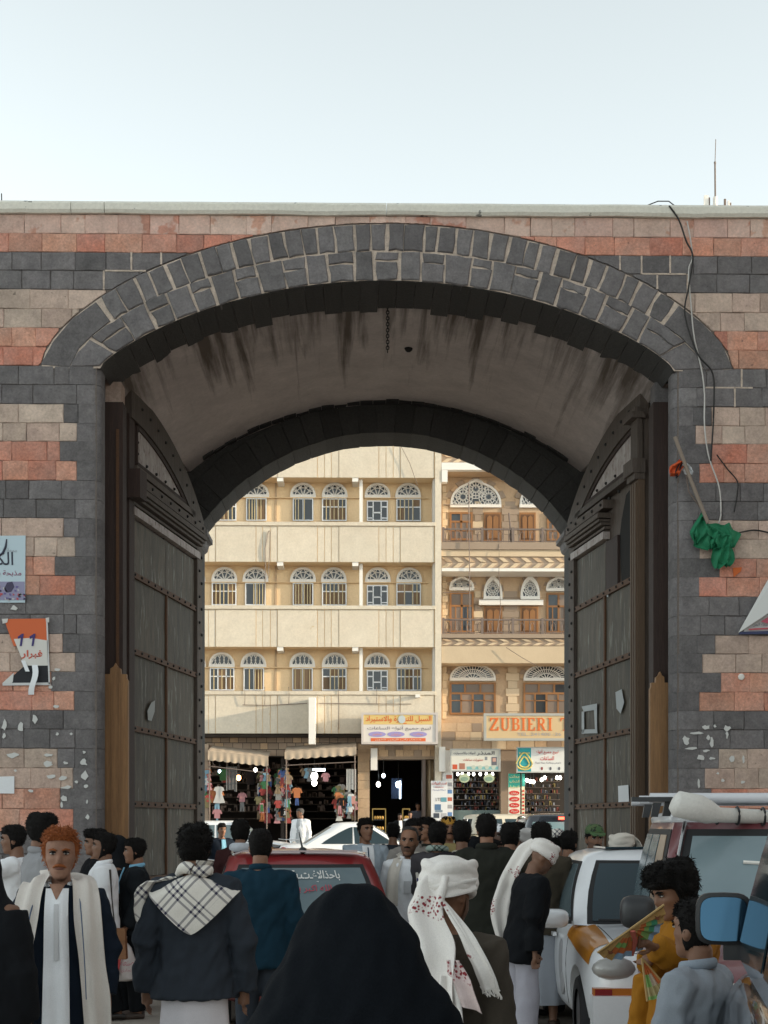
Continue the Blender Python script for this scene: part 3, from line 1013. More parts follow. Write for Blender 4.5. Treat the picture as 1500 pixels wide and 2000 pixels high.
# ------------------------------------------------------------------ the cream apartment block across the street
YF, YC = 58.0, 59.0                        # parapet face, recessed window wall
apt = thing('apartment_building', 'cream apartment block across the street with plain parapets and recessed rows of fanlit windows', 'building', (fx(600, YF), YF + 4, gz(YF)))


def X(px, Y=YF): return fx(px, Y)
def Z(py, Y=YF, px=620): return fz(py, Y, px)


xL, xR = X(250), X(849)
bands = [(820, 932), (1027, 1097), (1190, 1263), (1357, 1432)]
GR = [250, 301, 379, 393, 407, 421, 500, 513, 528, 542, 620, 634, 647, 662, 740, 754, 768, 782, 848]
WIDE = {0, 1, 5, 9, 13, 17}
# recessed wall and floors
MB().box((xL, YC, Z(1440)), (X(862), YC + 0.3, Z(700))).build('window_wall', M['facade'], apt)
MB().box((xL, YC + 0.3, gz(YF)), (X(862), YC + 9, Z(700))).build('building_mass', M['facade'], apt)
for (a, b) in bands:
    MB().box((xL, YF + 0.02, Z(b)), (X(849.5), YF + 0.16, Z(a))).build('parapet_wall', M['facade'], apt)
    MB().box((xL, YF + 0.16, Z(b) + 0.0), (X(849), YC, Z(b) + 0.16)).build('balcony_slab', M['facade'], apt)
    if b != 932:
        MB().box((xL, YF - 0.07, Z(a)), (X(849.5), YF + 0.22, Z(a - 7))).build('parapet_cap', M['facade2'], apt)
    for k in range(len(GR) - 1):
        x0, x1 = X(GR[k]) + 0.012, X(GR[k + 1]) - 0.012
        MB().box((x0, YF - (0.012 if (k in WIDE) else 0.0) + rnd.uniform(-.003, .003), Z(b) - 0.01), (x1, YF + 0.02, Z(a) - 0.02)).build('parapet_panel', M['facade2'], apt)
MB().box((X(849.6), YF - 0.03, gz(YF)), (X(862), YC + 0.02, Z(700))).build('end_pier', M['facade2'], apt)
MB().box((xL, YF + 0.3, Z(700)), (X(862), YC + 9, Z(690))).build('roof', M['facade'], apt)
for yb in (932, 1097, 1263):
    for px in (547, 694):
        MB().box((X(px - 6, YF), YF + 0.02, Z(yb + 8)), (X(px + 6, YF), YC - 0.01, Z(yb) - 0.012)).build('slab_bracket', M['gypsum'], apt)
    MB().box((X(702), YF + 0.3, Z(yb + 88)), (X(708.5), YF + 0.48, Z(yb) - 0.01)).build('white_post', M['gypsum'], apt)
    MB().box((X(534), YC - 0.03, Z(yb + 86)), (X(538), YC - 0.002, Z(yb))).build('wall_groove', M['lstone'], apt)

FANS = {}


def fan_mesh(w, h, style, t=0.085):
    """white plaster fanlight of width w, height h; origin at the middle of its sill. Frame and tracery meshes"""
    key = (round(w, 3), round(h, 3), style)
    if key in FANS: return FANS[key]
    pointed = style in ('rosette', 'pointed')

    def rim(q, k=1.0):
        c, s_ = math.cos(q), math.sin(q)
        x, z = w / 2 * c * k, h * abs(s_) ** (0.92) * k
        if pointed: z = h * k * (abs(s_) ** 0.85) * (1 + 0.13 * max(0, 1 - abs(q - PI / 2) / 0.45) ** 2)
        return x, z
    n = 18
    fr = MB()
    ki = 1 - 2 * t / w
    for i in range(n):
        q0, q1 = PI * i / n, PI * (i + 1) / n
        a, b, c, d = rim(q0), rim(q1), rim(q1, ki), rim(q0, ki)
        fr.prism([a, b, (c[0], c[1] + 0.001), (d[0], d[1] + 0.001)], -0.10, 0.02)
    fr.prism([(-w / 2, -0.07), (w / 2, -0.07), (w / 2, 0.05), (-w / 2, 0.05)], -0.11, 0.02)
    tr = MB()

    def bar(p, q, wd=0.028):
        dx, dz = q[0] - p[0], q[1] - p[1]
        L = math.hypot(dx, dz) or 1e-6
        nx_, nz_ = -dz / L * wd / 2, dx / L * wd / 2
        tr.prism([(p[0] + nx_, p[1] + nz_), (p[0] - nx_, p[1] - nz_), (q[0] - nx_, q[1] - nz_), (q[0] + nx_, q[1] + nz_)], -0.05, -0.015)

    def poly(ps, wd=0.028):
        for a, b in zip(ps[:-1], ps[1:]): bar(a, b, wd)
    if style == 'petal':
        for k in range(5):
            q = PI * (k + 0.5) / 5
            for s_ in (-1, 1):
                poly([(w / 2 * r * math.cos(q + s_ * a_), h * r * math.sin(q + s_ * a_)) for r, a_ in ((0.02, 0), (0.3, .26), (0.55, .30), (0.75, .2), (0.9, 0.0))])
        poly([(w / 2 * 0.62 * math.cos(PI * i / 12), h * 0.62 * math.sin(PI * i / 12)) for i in range(13)], 0.024)
        for k in range(1, 5):
            q = PI * k / 5
            poly([(w / 2 * r * math.cos(q), h * r * math.sin(q)) for r in (0.62, 0.95)], 0.024)
    elif style == 'lotus':
        for k in range(-2, 3):
            c = k * w * 0.17
            for s_ in (-1, 1):
                poly([(c + s_ * w * 0.10 * math.sin(PI * z), h * 0.86 * z * math.cos(c / w * 1.7)) for z in (0.02, 0.25, 0.5, 0.75, 1.0)])
        poly([(w / 2 * 0.8 * math.cos(PI * i / 12), h * 0.8 * math.sin(PI * i / 12)) for i in range(13)], 0.022)
    elif style == 'rays':
        for r in (0.36, 0.62, 0.86):
            poly([(w / 2 * r * math.cos(PI * i / 16), h * r * math.sin(PI * i / 16)) for i in range(17)], 0.03)
        for k in range(19):
            q = PI * (k + 0.5) / 19
            poly([(w / 2 * r * math.cos(q), h * r * math.sin(q)) for r in (0.36, 0.92)], 0.026)
        for k in range(6):
            q = PI * (k + .5) / 6
            poly([(0, 0), (w / 2 * .34 * math.cos(q), h * .34 * math.sin(q))], 0.03)
    else:                                   # fine rosettes
        cs = [(0, 0.45)] if style == 'pointed' else [(-0.25, 0.38), (0.25, 0.38), (0, 0.72)]
        for cx_, cz_ in cs:
            for r in (0.12, 0.22, 0.31):
                rr_ = r * w * (0.62 if style != 'pointed' else 1.15)
                poly([(cx_ * w + rr_ * math.cos(2 * PI * i / 14), cz_ * h + rr_ * math.sin(2 * PI * i / 14)) for i in range(15)
                      if 0 < cz_ * h + rr_ * math.sin(2 * PI * i / 14)], 0.03)
            for k in range(12):
                q = 2 * PI * k / 12
                rr_ = w * (0.19 if style != 'pointed' else 0.36)
                poly([(cx_ * w + rr_ * f * math.cos(q), max(cz_ * h + rr_ * f * math.sin(q), 0.01)) for f in (0.25, 1.0)], 0.028)
        for k in range(11):
            q = PI * (k + .5) / 11
            poly([(w / 2 * f * math.cos(q), h * f * math.sin(q)) for f in (0.74, 0.96)], 0.03)
        for k in range(int(w / 0.11)):
            x = -w / 2 + 0.1 + k * 0.11
            if x < w / 2 - .08: poly([(x, 0.02), (x, 0.12)], 0.028)
    gl = MB()
    gl.add([(rim(PI * i / n)[0] * .97, 0.0, rim(PI * i / n)[1] * .97) for i in range(n + 1)], [tuple(range(n, -1, -1))])
    mk = lambda b, nm, m_: (lambda o: (o.data, C.objects.unlink(o), bpy.data.objects.remove(o))[0])(b.build(nm, m_, local=True))
    FANS[key] = (mk(fr, 'fanlight', M['gypsum']), mk(tr, 'tracery', M['gypsum']), mk(gl, 'fanlight_glass', M['glass']))
    return FANS[key]


def fanlight(x, y, z, w, h, style, par):
    f, t, g = fan_mesh(w, h, style)
    o = link(f, 'fanlight', None, par, Vector((x, y, z)) - wloc(par))
    link(t, 'tracery', None, o); link(g, 'fanlight_glass', None, o)
    return o


def window(x0, x1, z0, z1, y, kind, par, fm=None, name='window', fw=0.042):
    fm = fm or M['upvc']
    b = MB()

    def fb(a, c, e, g): b.box((a, y - 0.06, e), (c, y - 0.004, g))
    W_, H = x1 - x0, z1 - z0
    fb(x0, x1, z0, z0 + fw); fb(x0, x1, z1 - fw, z1); fb(x0, x0 + fw, z0 + fw, z1 - fw); fb(x1 - fw, x1, z0 + fw, z1 - fw)
    bars, cells = [], []
    if kind == 'transom':
        zt = z0 + H * 0.62
        for k in (1, 2): fb(x0 + W_ * k / 3 - fw / 2, x0 + W_ * k / 3 + fw / 2, z0 + fw, z1 - fw)
        fb(x0 + fw, x1 - fw, zt - fw / 2, zt + fw / 2)
        for k in range(3):
            cells += [(x0 + W_ * k / 3, x0 + W_ * (k + 1) / 3, z0, zt), (x0 + W_ * k / 3, x0 + W_ * (k + 1) / 3, zt, z1)]
    elif kind == 'slide':
        fb(x0 + W_ * .48, x0 + W_ * .52, z0 + fw, z1 - fw)
        cells += [(x0, x0 + W_ / 2, z0, z1), (x0 + W_ / 2, x1, z0, z1)]
    elif kind == 'maze':
        for k in (0.3, 0.68): fb(x0 + W_ * k - fw / 2, x0 + W_ * k + fw / 2, z0 + fw, z1 - fw)
        fb(x0 + fw, x0 + W_ * .3, z0 + H * .66, z0 + H * .72); fb(x0 + W_ * .3, x0 + W_ * .68, z0 + H * .38, z0 + H * .44); fb(x0 + W_ * .68, x1 - fw, z0 + H * .66, z0 + H * .72)
        fb(x0 + fw, x0 + W_ * .3, z0 + H * .12, z0 + H * .17); fb(x0 + W_ * .68, x1 - fw, z0 + H * .12, z0 + H * .17)
        cells += [(x0, x0 + W_ * .3, z0, z1), (x0 + W_ * .3, x0 + W_ * .68, z0, z1), (x0 + W_ * .68, x1, z0, z1)]
    elif kind == 'brown2':
        zt = z0 + H * 0.66
        fb(x0 + fw, x1 - fw, zt - fw / 2, zt + fw / 2)
        fb((x0 + x1) / 2 - fw / 2, (x0 + x1) / 2 + fw / 2, z0 + fw, z1 - fw)
        cells += [(x0, (x0 + x1) / 2, z0, zt), ((x0 + x1) / 2, x1, z0, zt), (x0, (x0 + x1) / 2, zt, z1), ((x0 + x1) / 2, x1, zt, z1)]
        for k in (0, 1):
            cx_ = x0 + W_ * (0.25 + 0.5 * k)
            fb(cx_ - .02, cx_ + .02, z0 + fw, zt - fw / 2)
        fb(x0 + fw, x1 - fw, z0 + H * .32, z0 + H * .35)
    elif kind == 'brown3':
        zt = z0 + H * 0.66
        fb(x0 + fw, x1 - fw, zt - fw / 2, zt + fw / 2)
        for k in (1, 2): fb(x0 + W_ * k / 3 - fw / 2, x0 + W_ * k / 3 + fw / 2, zt + fw / 2, z1 - fw)
        fb(x0 + W_ / 2 - fw / 2, x0 + W_ / 2 + fw / 2, z0 + fw, zt - fw / 2)
        for k in (1, 3): fb(x0 + W_ * k / 4 - .03, x0 + W_ * k / 4 + .03, z0 + fw, zt - fw / 2)
        fb(x0 + fw, x1 - fw, z0 + H * .42, z0 + H * .45)
        for k in range(3): cells.append((x0 + W_ * k / 3, x0 + W_ * (k + 1) / 3, zt, z1))
        for k in range(4): cells.append((x0 + W_ * k / 4, x0 + W_ * (k + 1) / 4, z0, zt))
    o = b.build(name, fm, par)
    for c_ in cells:
        cur = rnd.random()
        pm_ = M['glass']
        if kind in ('slide', 'transom') and cur < 0.6: pm_ = M['curtain']
        if kind.startswith('brown') and cur < 0.75: pm_ = mat('dusty pane', (0.20, 0.15, 0.115), 0.35, var=0.25)
        MB().box((c_[0], y - 0.03, c_[2]), (c_[1], y + 0.0, c_[3])).build('pane', pm_, o)
    if kind in ('slide', 'transom'):
        gb = MB()
        for k in range(1, 7 if kind == 'slide' else 6):
            if rnd.random() < 0.75:
                x = x0 + W_ * k / (7 if kind == 'slide' else 6) + rnd.uniform(-.01, .01)
                gb.box((x - 0.016, y - 0.085, z0 + 0.03), (x + 0.016, y - 0.06, z1 - 0.03))
        if gb.v: gb.build('window_bar', mat('pale yellow bar', (0.55, 0.44, 0.25), 0.6), o)
    return o


rows = [(932, [(438, 'transom'), (501, 'slide'), (592, 'slide'), (653, 'transom'), (737, 'maze'), (798, 'transom')]),
        (1097, [(438, 'transom'), (499, 'slide'), (592, 'slide'), (653, 'transom'), (737, 'maze'), (798, 'transom')]),
        (1263, [(434, 'transom'), (496, 'slide'), (591, 'slide'), (653, 'transom'), (737, 'maze'), (799, 'transom')])]
for yb, items in rows:
    for px, kd in [(i - 0, 'slide') for i in (316, 377)] + items:
        cx_ = X(px, YC)
        wpx = 48 if kd != 'slide' else 40
        if kd == 'maze': wpx = 41
        window(cx_ - wpx / 2 * YC / F, cx_ + wpx / 2 * YC / F, Z(yb + 86, YC), Z(yb + (42 if kd != 'maze' else 46), YC), YC - 0.02, kd, apt)
        fanlight(cx_ + rnd.uniform(-0.02, 0.02), YC - 0.012, Z(yb + 37.5, YC), 50 * YC / F, 26 * YC / F, 'petal' if yb != 1263 else 'lotus', apt)
    MB().box((xL, YC - 0.14, Z(yb + 42, YC)), (X(702, YC), YC - 0.001, Z(yb + 37, YC) - 0.075)).build('lintel_ledge', M['facade'], apt)
    MB().box((X(711, YC), YC - 0.14, Z(yb + 42, YC)), (X(836, YC), YC - 0.001, Z(yb + 37, YC) - 0.075)).build('lintel_ledge', M['facade'], apt)
    MB().box((X(846), YF + 0.2, Z(yb + 88)), (X(849.4), YC, Z(yb))).build('pier_return', M['gypsum'], apt)
# projecting blade sign beam and cables on the lowest parapet
MB().box((X(604.5), YF - 0.95, Z(1456)), (X(617), YF - 0.03, Z(1366))).build('projecting_blade', M['gypsum'], apt)
cb = MB()
for px, y0, y1 in ((478, 1342, 1378), (517, 1342, 1378), (564, 1342, 1376), (661, 1342, 1425), (735, 1342, 1376)):
    cb.tube([(X(px), YF - 0.09, Z(y0)), (X(px) + 0.02, YF - 0.10, Z((y0 + y1) / 2)), (X(px), YF - 0.07, Z(y1))], 0.012, 5)
cb.tube([(X(474), YF - 0.06, Z(1377)), (X(520), YF - 0.06, Z(1378)), (X(600), YF - 0.06, Z(1374))], 0.014, 5)
cb.tube([(X(622), YF - 0.06, Z(1374)), (X(760), YF - 0.06, Z(1375)), (X(803), YF - 0.06, Z(1375))], 0.014, 5)
cb.tube([(X(524), YF - 0.04, Z(1040)), (X(518), YF - 0.05, Z(1072)), (X(519), YF - 0.04, Z(1105)), (X(516), YF - 0.02, Z(1190))], 0.016, 5)
cb.tube([(X(528), YF - 0.04, Z(1040)), (X(527), YF - 0.05, Z(1072)), (X(524), YF - 0.04, Z(1130))], 0.014, 5)
cb.tube([(X(524), YF - 0.04, Z(1040)), (X(526), YF - 0.05, Z(1037)), (X(528), YF - 0.04, Z(1040))], 0.014, 5)
cb.tube([(X(782), YF - 0.1, Z(870)), (X(800), YF - 0.1, Z(905)), (X(816), YF - 0.1, Z(950))], 0.010, 5)
tag(cb.build('facade_cables', M['rail'], apt), kind='stuff')
MB().box((X(811), YF - 0.25, Z(1363)), (X(820), YF - 0.02, Z(1357))).build('small_camera_box', M['gypsum'], apt)

# ------------------------------------------------------------------ the ground floor of the block: shops in the shade of the overhang
YS = 60.5                                   # back of the shop recess
G0 = gz(58) + 0.06


def part(b0, b1, name, m, par): return MB().box(b0, b1).build(name, m, par)


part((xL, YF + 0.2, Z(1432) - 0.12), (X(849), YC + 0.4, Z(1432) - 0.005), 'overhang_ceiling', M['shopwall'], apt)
# stone band over the shops, built of blocks
for r in range(3):
    y1, y0 = 1438 + r * 13, 1451 + r * 13
    px = 395 + (r % 2) * 9
    while px < 722:
        w = rnd.uniform(15, 21)
        part((X(px, YC), YC - 0.05 + rnd.uniform(-.01, .01), Z(y0, YC) + 0.012), (X(px + w, YC) - 0.02, YC + 0.1, Z(y1, YC) - 0.012), 'band_stone', M['lstone_grey'] if rnd.random() < .75 else M['lstone'], apt)
        px += w
part((X(395, YC), YC - 0.02, Z(1478, YC)), (X(724, YC), YC + 0.3, Z(1436, YC)), 'shop_lintel', M['shopwall'], apt)
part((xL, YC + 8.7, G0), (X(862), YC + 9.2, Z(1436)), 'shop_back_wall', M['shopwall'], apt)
for p0, p1, m_ in ((699, 722, M['lstone']), (395, 405, M['lstone_grey'])):
    for r in range(9):
        y1 = 1452 + r * 18
        part((X(p0), YF + 0.3 + rnd.uniform(-.015, .015), Z(min(y1 + 17.6, 1606))), (X(p1), YC + 0.2, Z(y1)), 'pier_stone', m_, apt)
part((X(722), YF + 0.35, Z(1482)), (X(862), YC + 0.2, Z(1450)), 'shop_beam', M['lstone_grey'], apt)
for r in range(2):
    px = 722
    while px < 860:
        w = rnd.uniform(14, 20)
        part((X(px), YF + 0.30 + rnd.uniform(-.01, .01), Z(1464 + r * 13) + 0.01), (X(px + w) - 0.02, YF + 0.4, Z(1451 + r * 13)), 'band_stone', M['lstone'] if rnd.random() < .6 else M['lstone_grey'], apt)
        px += w
part((X(724), YF - 0.25, Z(1504)), (X(737), YF + 0.3, Z(1462)), 'hanging_light_box', M['gypsum'], apt)
part((X(857), YF - 0.25, Z(1507)), (X(869), YF + 0.3, Z(1459)), 'hanging_light_box', M['gypsum'], apt)
part((X(826), YF + 0.4, G0), (X(832), YC + 0.4, Z(1482)), 'shutter_post', M['rail'], apt)
# the recess behind the shop fronts is open: floor of the shops
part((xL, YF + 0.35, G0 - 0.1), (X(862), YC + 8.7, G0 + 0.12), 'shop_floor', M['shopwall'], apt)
# cut the mass away above the shops by keeping it over the lintel
bm_ = [o for o in apt.children if o.name.startswith('building_mass')][0]
bpy.data.objects.remove(bm_)
part((xL, YC + 0.3, Z(1436)), (X(862), YC + 9.2, Z(700)), 'building_mass', M['facade'], apt)
part((xL - 0.3, YC, G0), (xL, YC + 9, Z(1436)), 'side_wall', M['facade'], apt)
part((X(862) - 0.35, YC + 0.3, G0), (X(862), YC + 9, Z(1436)), 'side_wall', M['facade'], apt)
for px in (548, 712):
    part((X(px) - 0.06, YC + 0.3, G0 + .12), (X(px) + 0.06, YC + 8, Z(1476)), 'shop_partition', M['shopwall'], apt)
# shelves at the back of the dark shops
sh = MB()
for y in range(1500, 1600, 14):
    sh.box((X(410, 62), 62.0, Z(y + 2, 62)), (X(700, 62), 62.4, Z(y, 62)))
sh.build('shop_shelf', M['wood'], apt)
gd = MB()
for k in range(230):
    px, y = rnd.uniform(412, 698), 1500 + 14 * rnd.randrange(7)
    w = rnd.uniform(3, 7)
    gd.box((X(px, 62), 61.9, Z(y, 62)), (X(px + w, 62), 62.3, Z(y - rnd.uniform(5, 11), 62)))
tag(gd.build('shelf_goods', mat('dim boxed goods', (0.09, 0.07, 0.06), 0.8, col2=(0.30, 0.22, 0.18), nscale=1.7, namt=1.0), apt), kind='stuff')

# ------------------------------------------------------------------ the older honey stone building on the right
inn = thing('stone_building', 'honey stone house with white fanlights, zigzag bands and railed balconies beside the cream block', 'building', (X(980), YF + 4, gz(YF)))
xa, xb = X(862.5), X(1330)
YB = 59.3                                   # wall behind the balconies
Zr = lambda y, Y=YF: fz(y, Y, 975)
part((xa, YB, Zr(1460)), (xb, YB + 9, Zr(800)), 'stone_wall', M['lstone'], inn)
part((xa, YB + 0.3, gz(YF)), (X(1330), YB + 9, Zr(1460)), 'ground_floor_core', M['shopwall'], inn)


def zig(y0, y1, x0, x1, yy):
    """zigzag band of small triangular stones"""
    z0, z1 = Zr(y1), Zr(y0)
    part((x0, yy + 0.04, z0), (x1, yy + 0.2, z1), 'zigzag_ground', M['lstone_grey'], inn)
    w = 0.43
    n = int((x1 - x0) / w)
    for k in range(n):
        a = x0 + k * w
        zm_ = (z0 + z1) / 2
        for (p, m_) in (([(a, z0 + .02), (a + w * .46, z0 + .02), (a + w * .96, zm_ - 0.02), (a + w * 0.5, zm_ - .02)], M['lstone_pale']), ([(a + w * .5, zm_ + .02), (a + w * .96, zm_ + .02), (a + w * .46, z1 - .02), (a, z1 - .02)], M['lstone_pale'] if k % 2 else M['lstone'])):
            MB().prism(p, yy + rnd.uniform(-.005, .005), yy + 0.045).build('zigzag_stone', m_, inn)


# storey bands from the top
zig(884, 903, xa, xb, YF + 0.1)
part((xa, YF - 0.02, Zr(918)), (xb, YF + 0.3, Zr(904)), 'white_cornice', M['gypsum'], inn)
part((xa, YF - 0.05, Zr(942)), (X(874), YF + 0.3, Zr(919)), 'cornice_end', M['gypsum'], inn)
part((xa, YF + 0.3, Zr(918)), (xb, YB, Zr(910)), 'eave_slab', M['lstone'], inn)
part((xa, YF + 0.0, Zr(1073)), (xb, YB, Zr(1059)), 'balcony_floor', M['lstone_grey'], inn)
part((xa, YF + 0.08, Zr(1086)), (xb, YF + 0.5, Zr(1073.5)), 'pale_band', M['lstone_pale'], inn)
zig(1087, 1109, xa, xb, YF + 0.1)
part((xa, YF - 0.03, Zr(1116)), (xb, YB, Zr(1110)), 'white_string', M['gypsum'], inn)
part((xa, YF + 0.0, Zr(1246)), (xb, YB, Zr(1238)), 'balcony_floor', M['lstone_grey'], inn)
zig(1246.5, 1261, xa, xb, YF + 0.06)
part((xa, YF + 0.02, Zr(1295)), (xb, YB, Zr(1262)), 'deep_band', M['lstone_pale'], inn)
part((xa, YF + 0.25, Zr(1464)), (xb, YB, Zr(1440)), 'shop_lintel', M['lstone'], inn)
for r in range(7):                          # pale corner stones and jambs of the third storey
    y1 = 1300 + r * 15
    for (p0, p1, j) in ((864, 872, 3), (1003, 1010, 4)):
        e = j if r % 2 else 0
        part((X(p0, YB) if p0 < 900 else X(p0 - 11 - e, YB), YB - 0.05, Zr(y1 + 14.4, YB)), (X(p1 + e, YB), YB + 0.02, Zr(y1, YB)), 'jamb_stone', M['lstone_pale'], inn)
for yb in (950, 1125):
    for r in range(8):
        y1 = yb + r * 13
        e = 4 if r % 2 else 0
        part((X(864, YB), YB - 0.05, Zr(y1 + 12.4, YB)), (X(871 + e, YB), YB + 0.02, Zr(y1, YB)), 'jamb_stone', M['lstone_pale'], inn)
        part((X(927 - e, YB), YB - 0.04, Zr(y1 + 12.4 + 30, YB)), (X(939 + e, YB), YB + 0.02, Zr(y1 + 30, YB)), 'jamb_stone', M['lstone_grey'] if r % 3 else M['lstone_pale'], inn)
        part((X(984 - e, YB), YB - 0.04, Zr(y1 + 12.4 + 30, YB)), (X(1010 + e, YB), YB + 0.02, Zr(y1 + 30, YB)), 'jamb_stone', M['lstone_grey'], inn)
# third storey wall comes forward to the street line
YT = YF + 0.3


def arch_stones(cx_, z, w, h, yy, n=11):
    for k in range(n):
        q0, q1 = PI * (k + .06) / n, PI * (k + .94) / n
        o = 1.17 + (0.07 if k % 2 else 0)
        MB().prism([(cx_ + w / 2 * f * math.cos(q), z + h * f * math.sin(q)) for q, f in ((q0, 1.02), (q1, 1.02), (q1, o), (q0, o))], yy - 0.05 + rnd.uniform(-.01, .01), yy + 0.02).build('arch_stone', M['lstone_grey'] if k % 2 else M['lstone'], inn)


def fan_px(p0, p1, y0, y1, style, yy=YB, arch=True):
    cx_ = (X(p0, yy) + X(p1, yy)) / 2
    w, h, z = (p1 - p0) * yy / F, (y1 - y0) * yy / F, Zr(y1, yy) + 0.07
    fanlight(cx_, yy - 0.01, z, w, h, style, inn)
    if arch: arch_stones(cx_, z, w, h, yy)


def win_px(p0, p1, y0, y1, kind, yy=YB, name='window', m_=None):
    return window(X(p0, yy), X(p1, yy), Zr(y1, yy), Zr(y0, yy), yy - 0.012, kind, inn, m_ or M['teak'], name, 0.075)


def door_px(p0, p1, y0, y1, yy=YB):
    x0, x1, z0, z1 = X(p0, yy), X(p1, yy), Zr(y1, yy), Zr(y0, yy)
    o = part((x0, yy - 0.05, z0), (x1, yy - 0.002, z1), 'door', M['teak'], inn)
    w = x1 - x0
    dk = mat('dark joinery', (0.13, 0.055, 0.018), 0.6)
    part((x0 + .06, yy - 0.056, z0 + .06), (x1 - .06, yy - 0.046, z1 - .08), 'door_rebate', dk, o)
    for k in range(2):
        a = x0 + 0.10 + k * (w - .2) / 2
        b = MB()
        zt = z1 - 0.2
        b.prism([(a + .02, z0 + .12), (a + (w - .2) / 2 - .02, z0 + .12), (a + (w - .2) / 2 - .02, zt), (a + (w - .2) / 4, zt + 0.08), (a + .02, zt)], yy - 0.075, yy - 0.056)
        b.build('door_leaf_panel', M['teak'], o)


fan_px(879, 979, 946, 992, 'rosette')
fan_px(1014, 1114, 946, 992, 'rosette')
win_px(878, 923, 1001, 1056, 'brown2'); door_px(945, 979, 1001, 1058)
door_px(1014, 1046, 1001, 1058); win_px(1068, 1112, 1001, 1056, 'brown2')
fan_px(877, 926, 1132, 1154, 'rosette'); win_px(878, 925, 1157, 1236, 'brown2')
fan_px(944, 981, 1131, 1171, 'pointed'); door_px(945, 981, 1184, 1238)
fan_px(1016, 1054, 1131, 1171, 'pointed'); door_px(1016, 1051, 1184, 1238)
fan_px(1066, 1116, 1132, 1155, 'rosette'); win_px(1067, 1114, 1158, 1236, 'brown2')
part((X(935, YB), YB - 0.22, Zr(1183, YB)), (X(1060, YB), YB - 0.02, Zr(1173, YB)), 'white_sill', M['gypsum'], inn)
fan_px(878, 968, 1300, 1330, 'rays'); win_px(878, 968, 1333, 1396, 'brown3')
fan_px(1022, 1112, 1300, 1330, 'rays'); win_px(1022, 1112, 1333, 1396, 'brown3')


def railing(y0, y1):
    z0, z1 = Zr(y1), Zr(y0)
    root = part((xa + 0.02, YF + 0.1, z1 - 0.06), (X(1200), YF + 0.17, z1), 'balcony_rail', M['rail'], inn)
    bb = MB()
    bb.box((xa + 0.02, YF + 0.12, z0 + 0.04), (X(1200), YF + 0.15, z0 + 0.07))
    x = xa + 0.15
    k = 0
    h = z1 - z0
    while x < X(1200):
        bb.box((x - 0.012, YF + 0.123, z0), (x + 0.012, YF + 0.147, z1 - 0.06))
        if k % 2 == 0:
            c_ = x + 0.10
            bb.tube([(c_ + 0.075 * math.cos(2 * PI * i / 10), YF + 0.135, z0 + h * .45 + 0.19 * math.sin(2 * PI * i / 10)) for i in range(11)], 0.012, 4, caps=False)
        x += 0.2
        k += 1
    tag(bb.build('balusters', M['rail'], root), kind='stuff')
    for px in (864, 940, 1000, 1058):
        MB().box((X(px), YF + 0.09, z0), (X(px) + 0.09, YF + 0.18, z1 + 0.04)).build('rail_post', M['rail'], root)


railing(1031, 1059)
railing(1208, 1238)
pc = MB()
pc.tube([(X(915, YF), YF - 0.1, Zr(945)), (X(916), YF - .1, Zr(1010)), (X(917), YF - 0.1, Zr(1150)), (X(918), YF - .05, Zr(1235))], 0.02, 5)
pc.tube([(X(866), YF + .3, Zr(983)), (X(915), YF + .3, Zr(983))], 0.014, 5)
pc.tube([(X(866), YF + .3, Zr(1155)), (X(916), YF + .3, Zr(1155))], 0.014, 5)
pc.tube([(X(975), YF, Zr(1062)), (X(974), YF - .1, Zr(1120)), (X(978), YF, Zr(1190)), (X(970), YF, Zr(1238))], 0.012, 5)
pc.tube([(X(988), YF - 0.1, Zr(1265)), (X(1020), YF - 0.15, Zr(1286)), (X(1050), YF - 0.1, Zr(1302))], 0.012, 5)
pc.tube([(X(995), YF + .2, Zr(1000)), (X(998), YF + .2, Zr(1030)), (X(999), YF + .2, Zr(1057))], 0.035, 5)
tag(pc.build('facade_cables', M['rail'], inn), kind='stuff')

# shop fronts of the stone building
part((xa, YF + 0.3, G0), (X(884), YB, Zr(1462)), 'shop_pier', M['gypsum'], inn)
part((X(980), YF + 0.3, G0), (X(1012), YB, Zr(1462)), 'shop_pier', M['lstone_grey'], inn)
for r in range(3):
    px = 864
    while px < 1100:
        w = rnd.uniform(18, 30)
        part((X(px), YF + 0.22 + rnd.uniform(-.012, .012), Zr(1412 + r * 17 + 16.3)), (X(px + w) - 0.02, YF + 0.35, Zr(1412 + r * 17)), 'band_stone', (M['lstone'], M['lstone_grey'], M['lstone_pale'])[rnd.randrange(3)], inn)
        px += w
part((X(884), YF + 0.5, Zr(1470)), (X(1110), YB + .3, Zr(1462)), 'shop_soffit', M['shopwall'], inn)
fridge = MB()
for y in range(1524, 1600, 12):
    fridge.box((X(888), YF + 0.95, Zr(y + 1.2)), (X(978), YF + 1.2, Zr(y)))
    fridge.box((X(1014), YF + 0.95, Zr(y + 1.2)), (X(1100), YF + 1.2, Zr(y)))
fridge.build('shop_shelf', M['rail'], inn)
for nm, cols in (('phone_boxes', [(0.5, 0.5, 0.55), (0.1, 0.1, 0.12), (0.05, 0.07, 0.12), (0.35, 0.08, 0.06), (0.4, 0.3, 0.1), (0.03, 0.03, 0.03)]),):
    for ci, c_ in enumerate(cols):
        b = MB()
        for k in range(60):
            px, y = (rnd.uniform(889, 975) if rnd.random() < .6 else rnd.uniform(1015, 1095)), 1524 + 12 * rnd.randrange(6)
            b.box((X(px), YF + 0.88, Zr(y)), (X(px + rnd.uniform(1.5, 4)), YF + 1.0 + .01 * ci, Zr(y - rnd.uniform(4, 9))))
        tag(b.build('shelf_goods', plain(tuple(x * 0.5 for x in c_)), inn), kind='stuff')
part((X(888), YF + 0.55, G0 + .1), (X(979), YF + 0.85, Zr(1582)), 'glass_counter', mat('counter glass', (0.12, 0.16, 0.16), 0.15), inn)


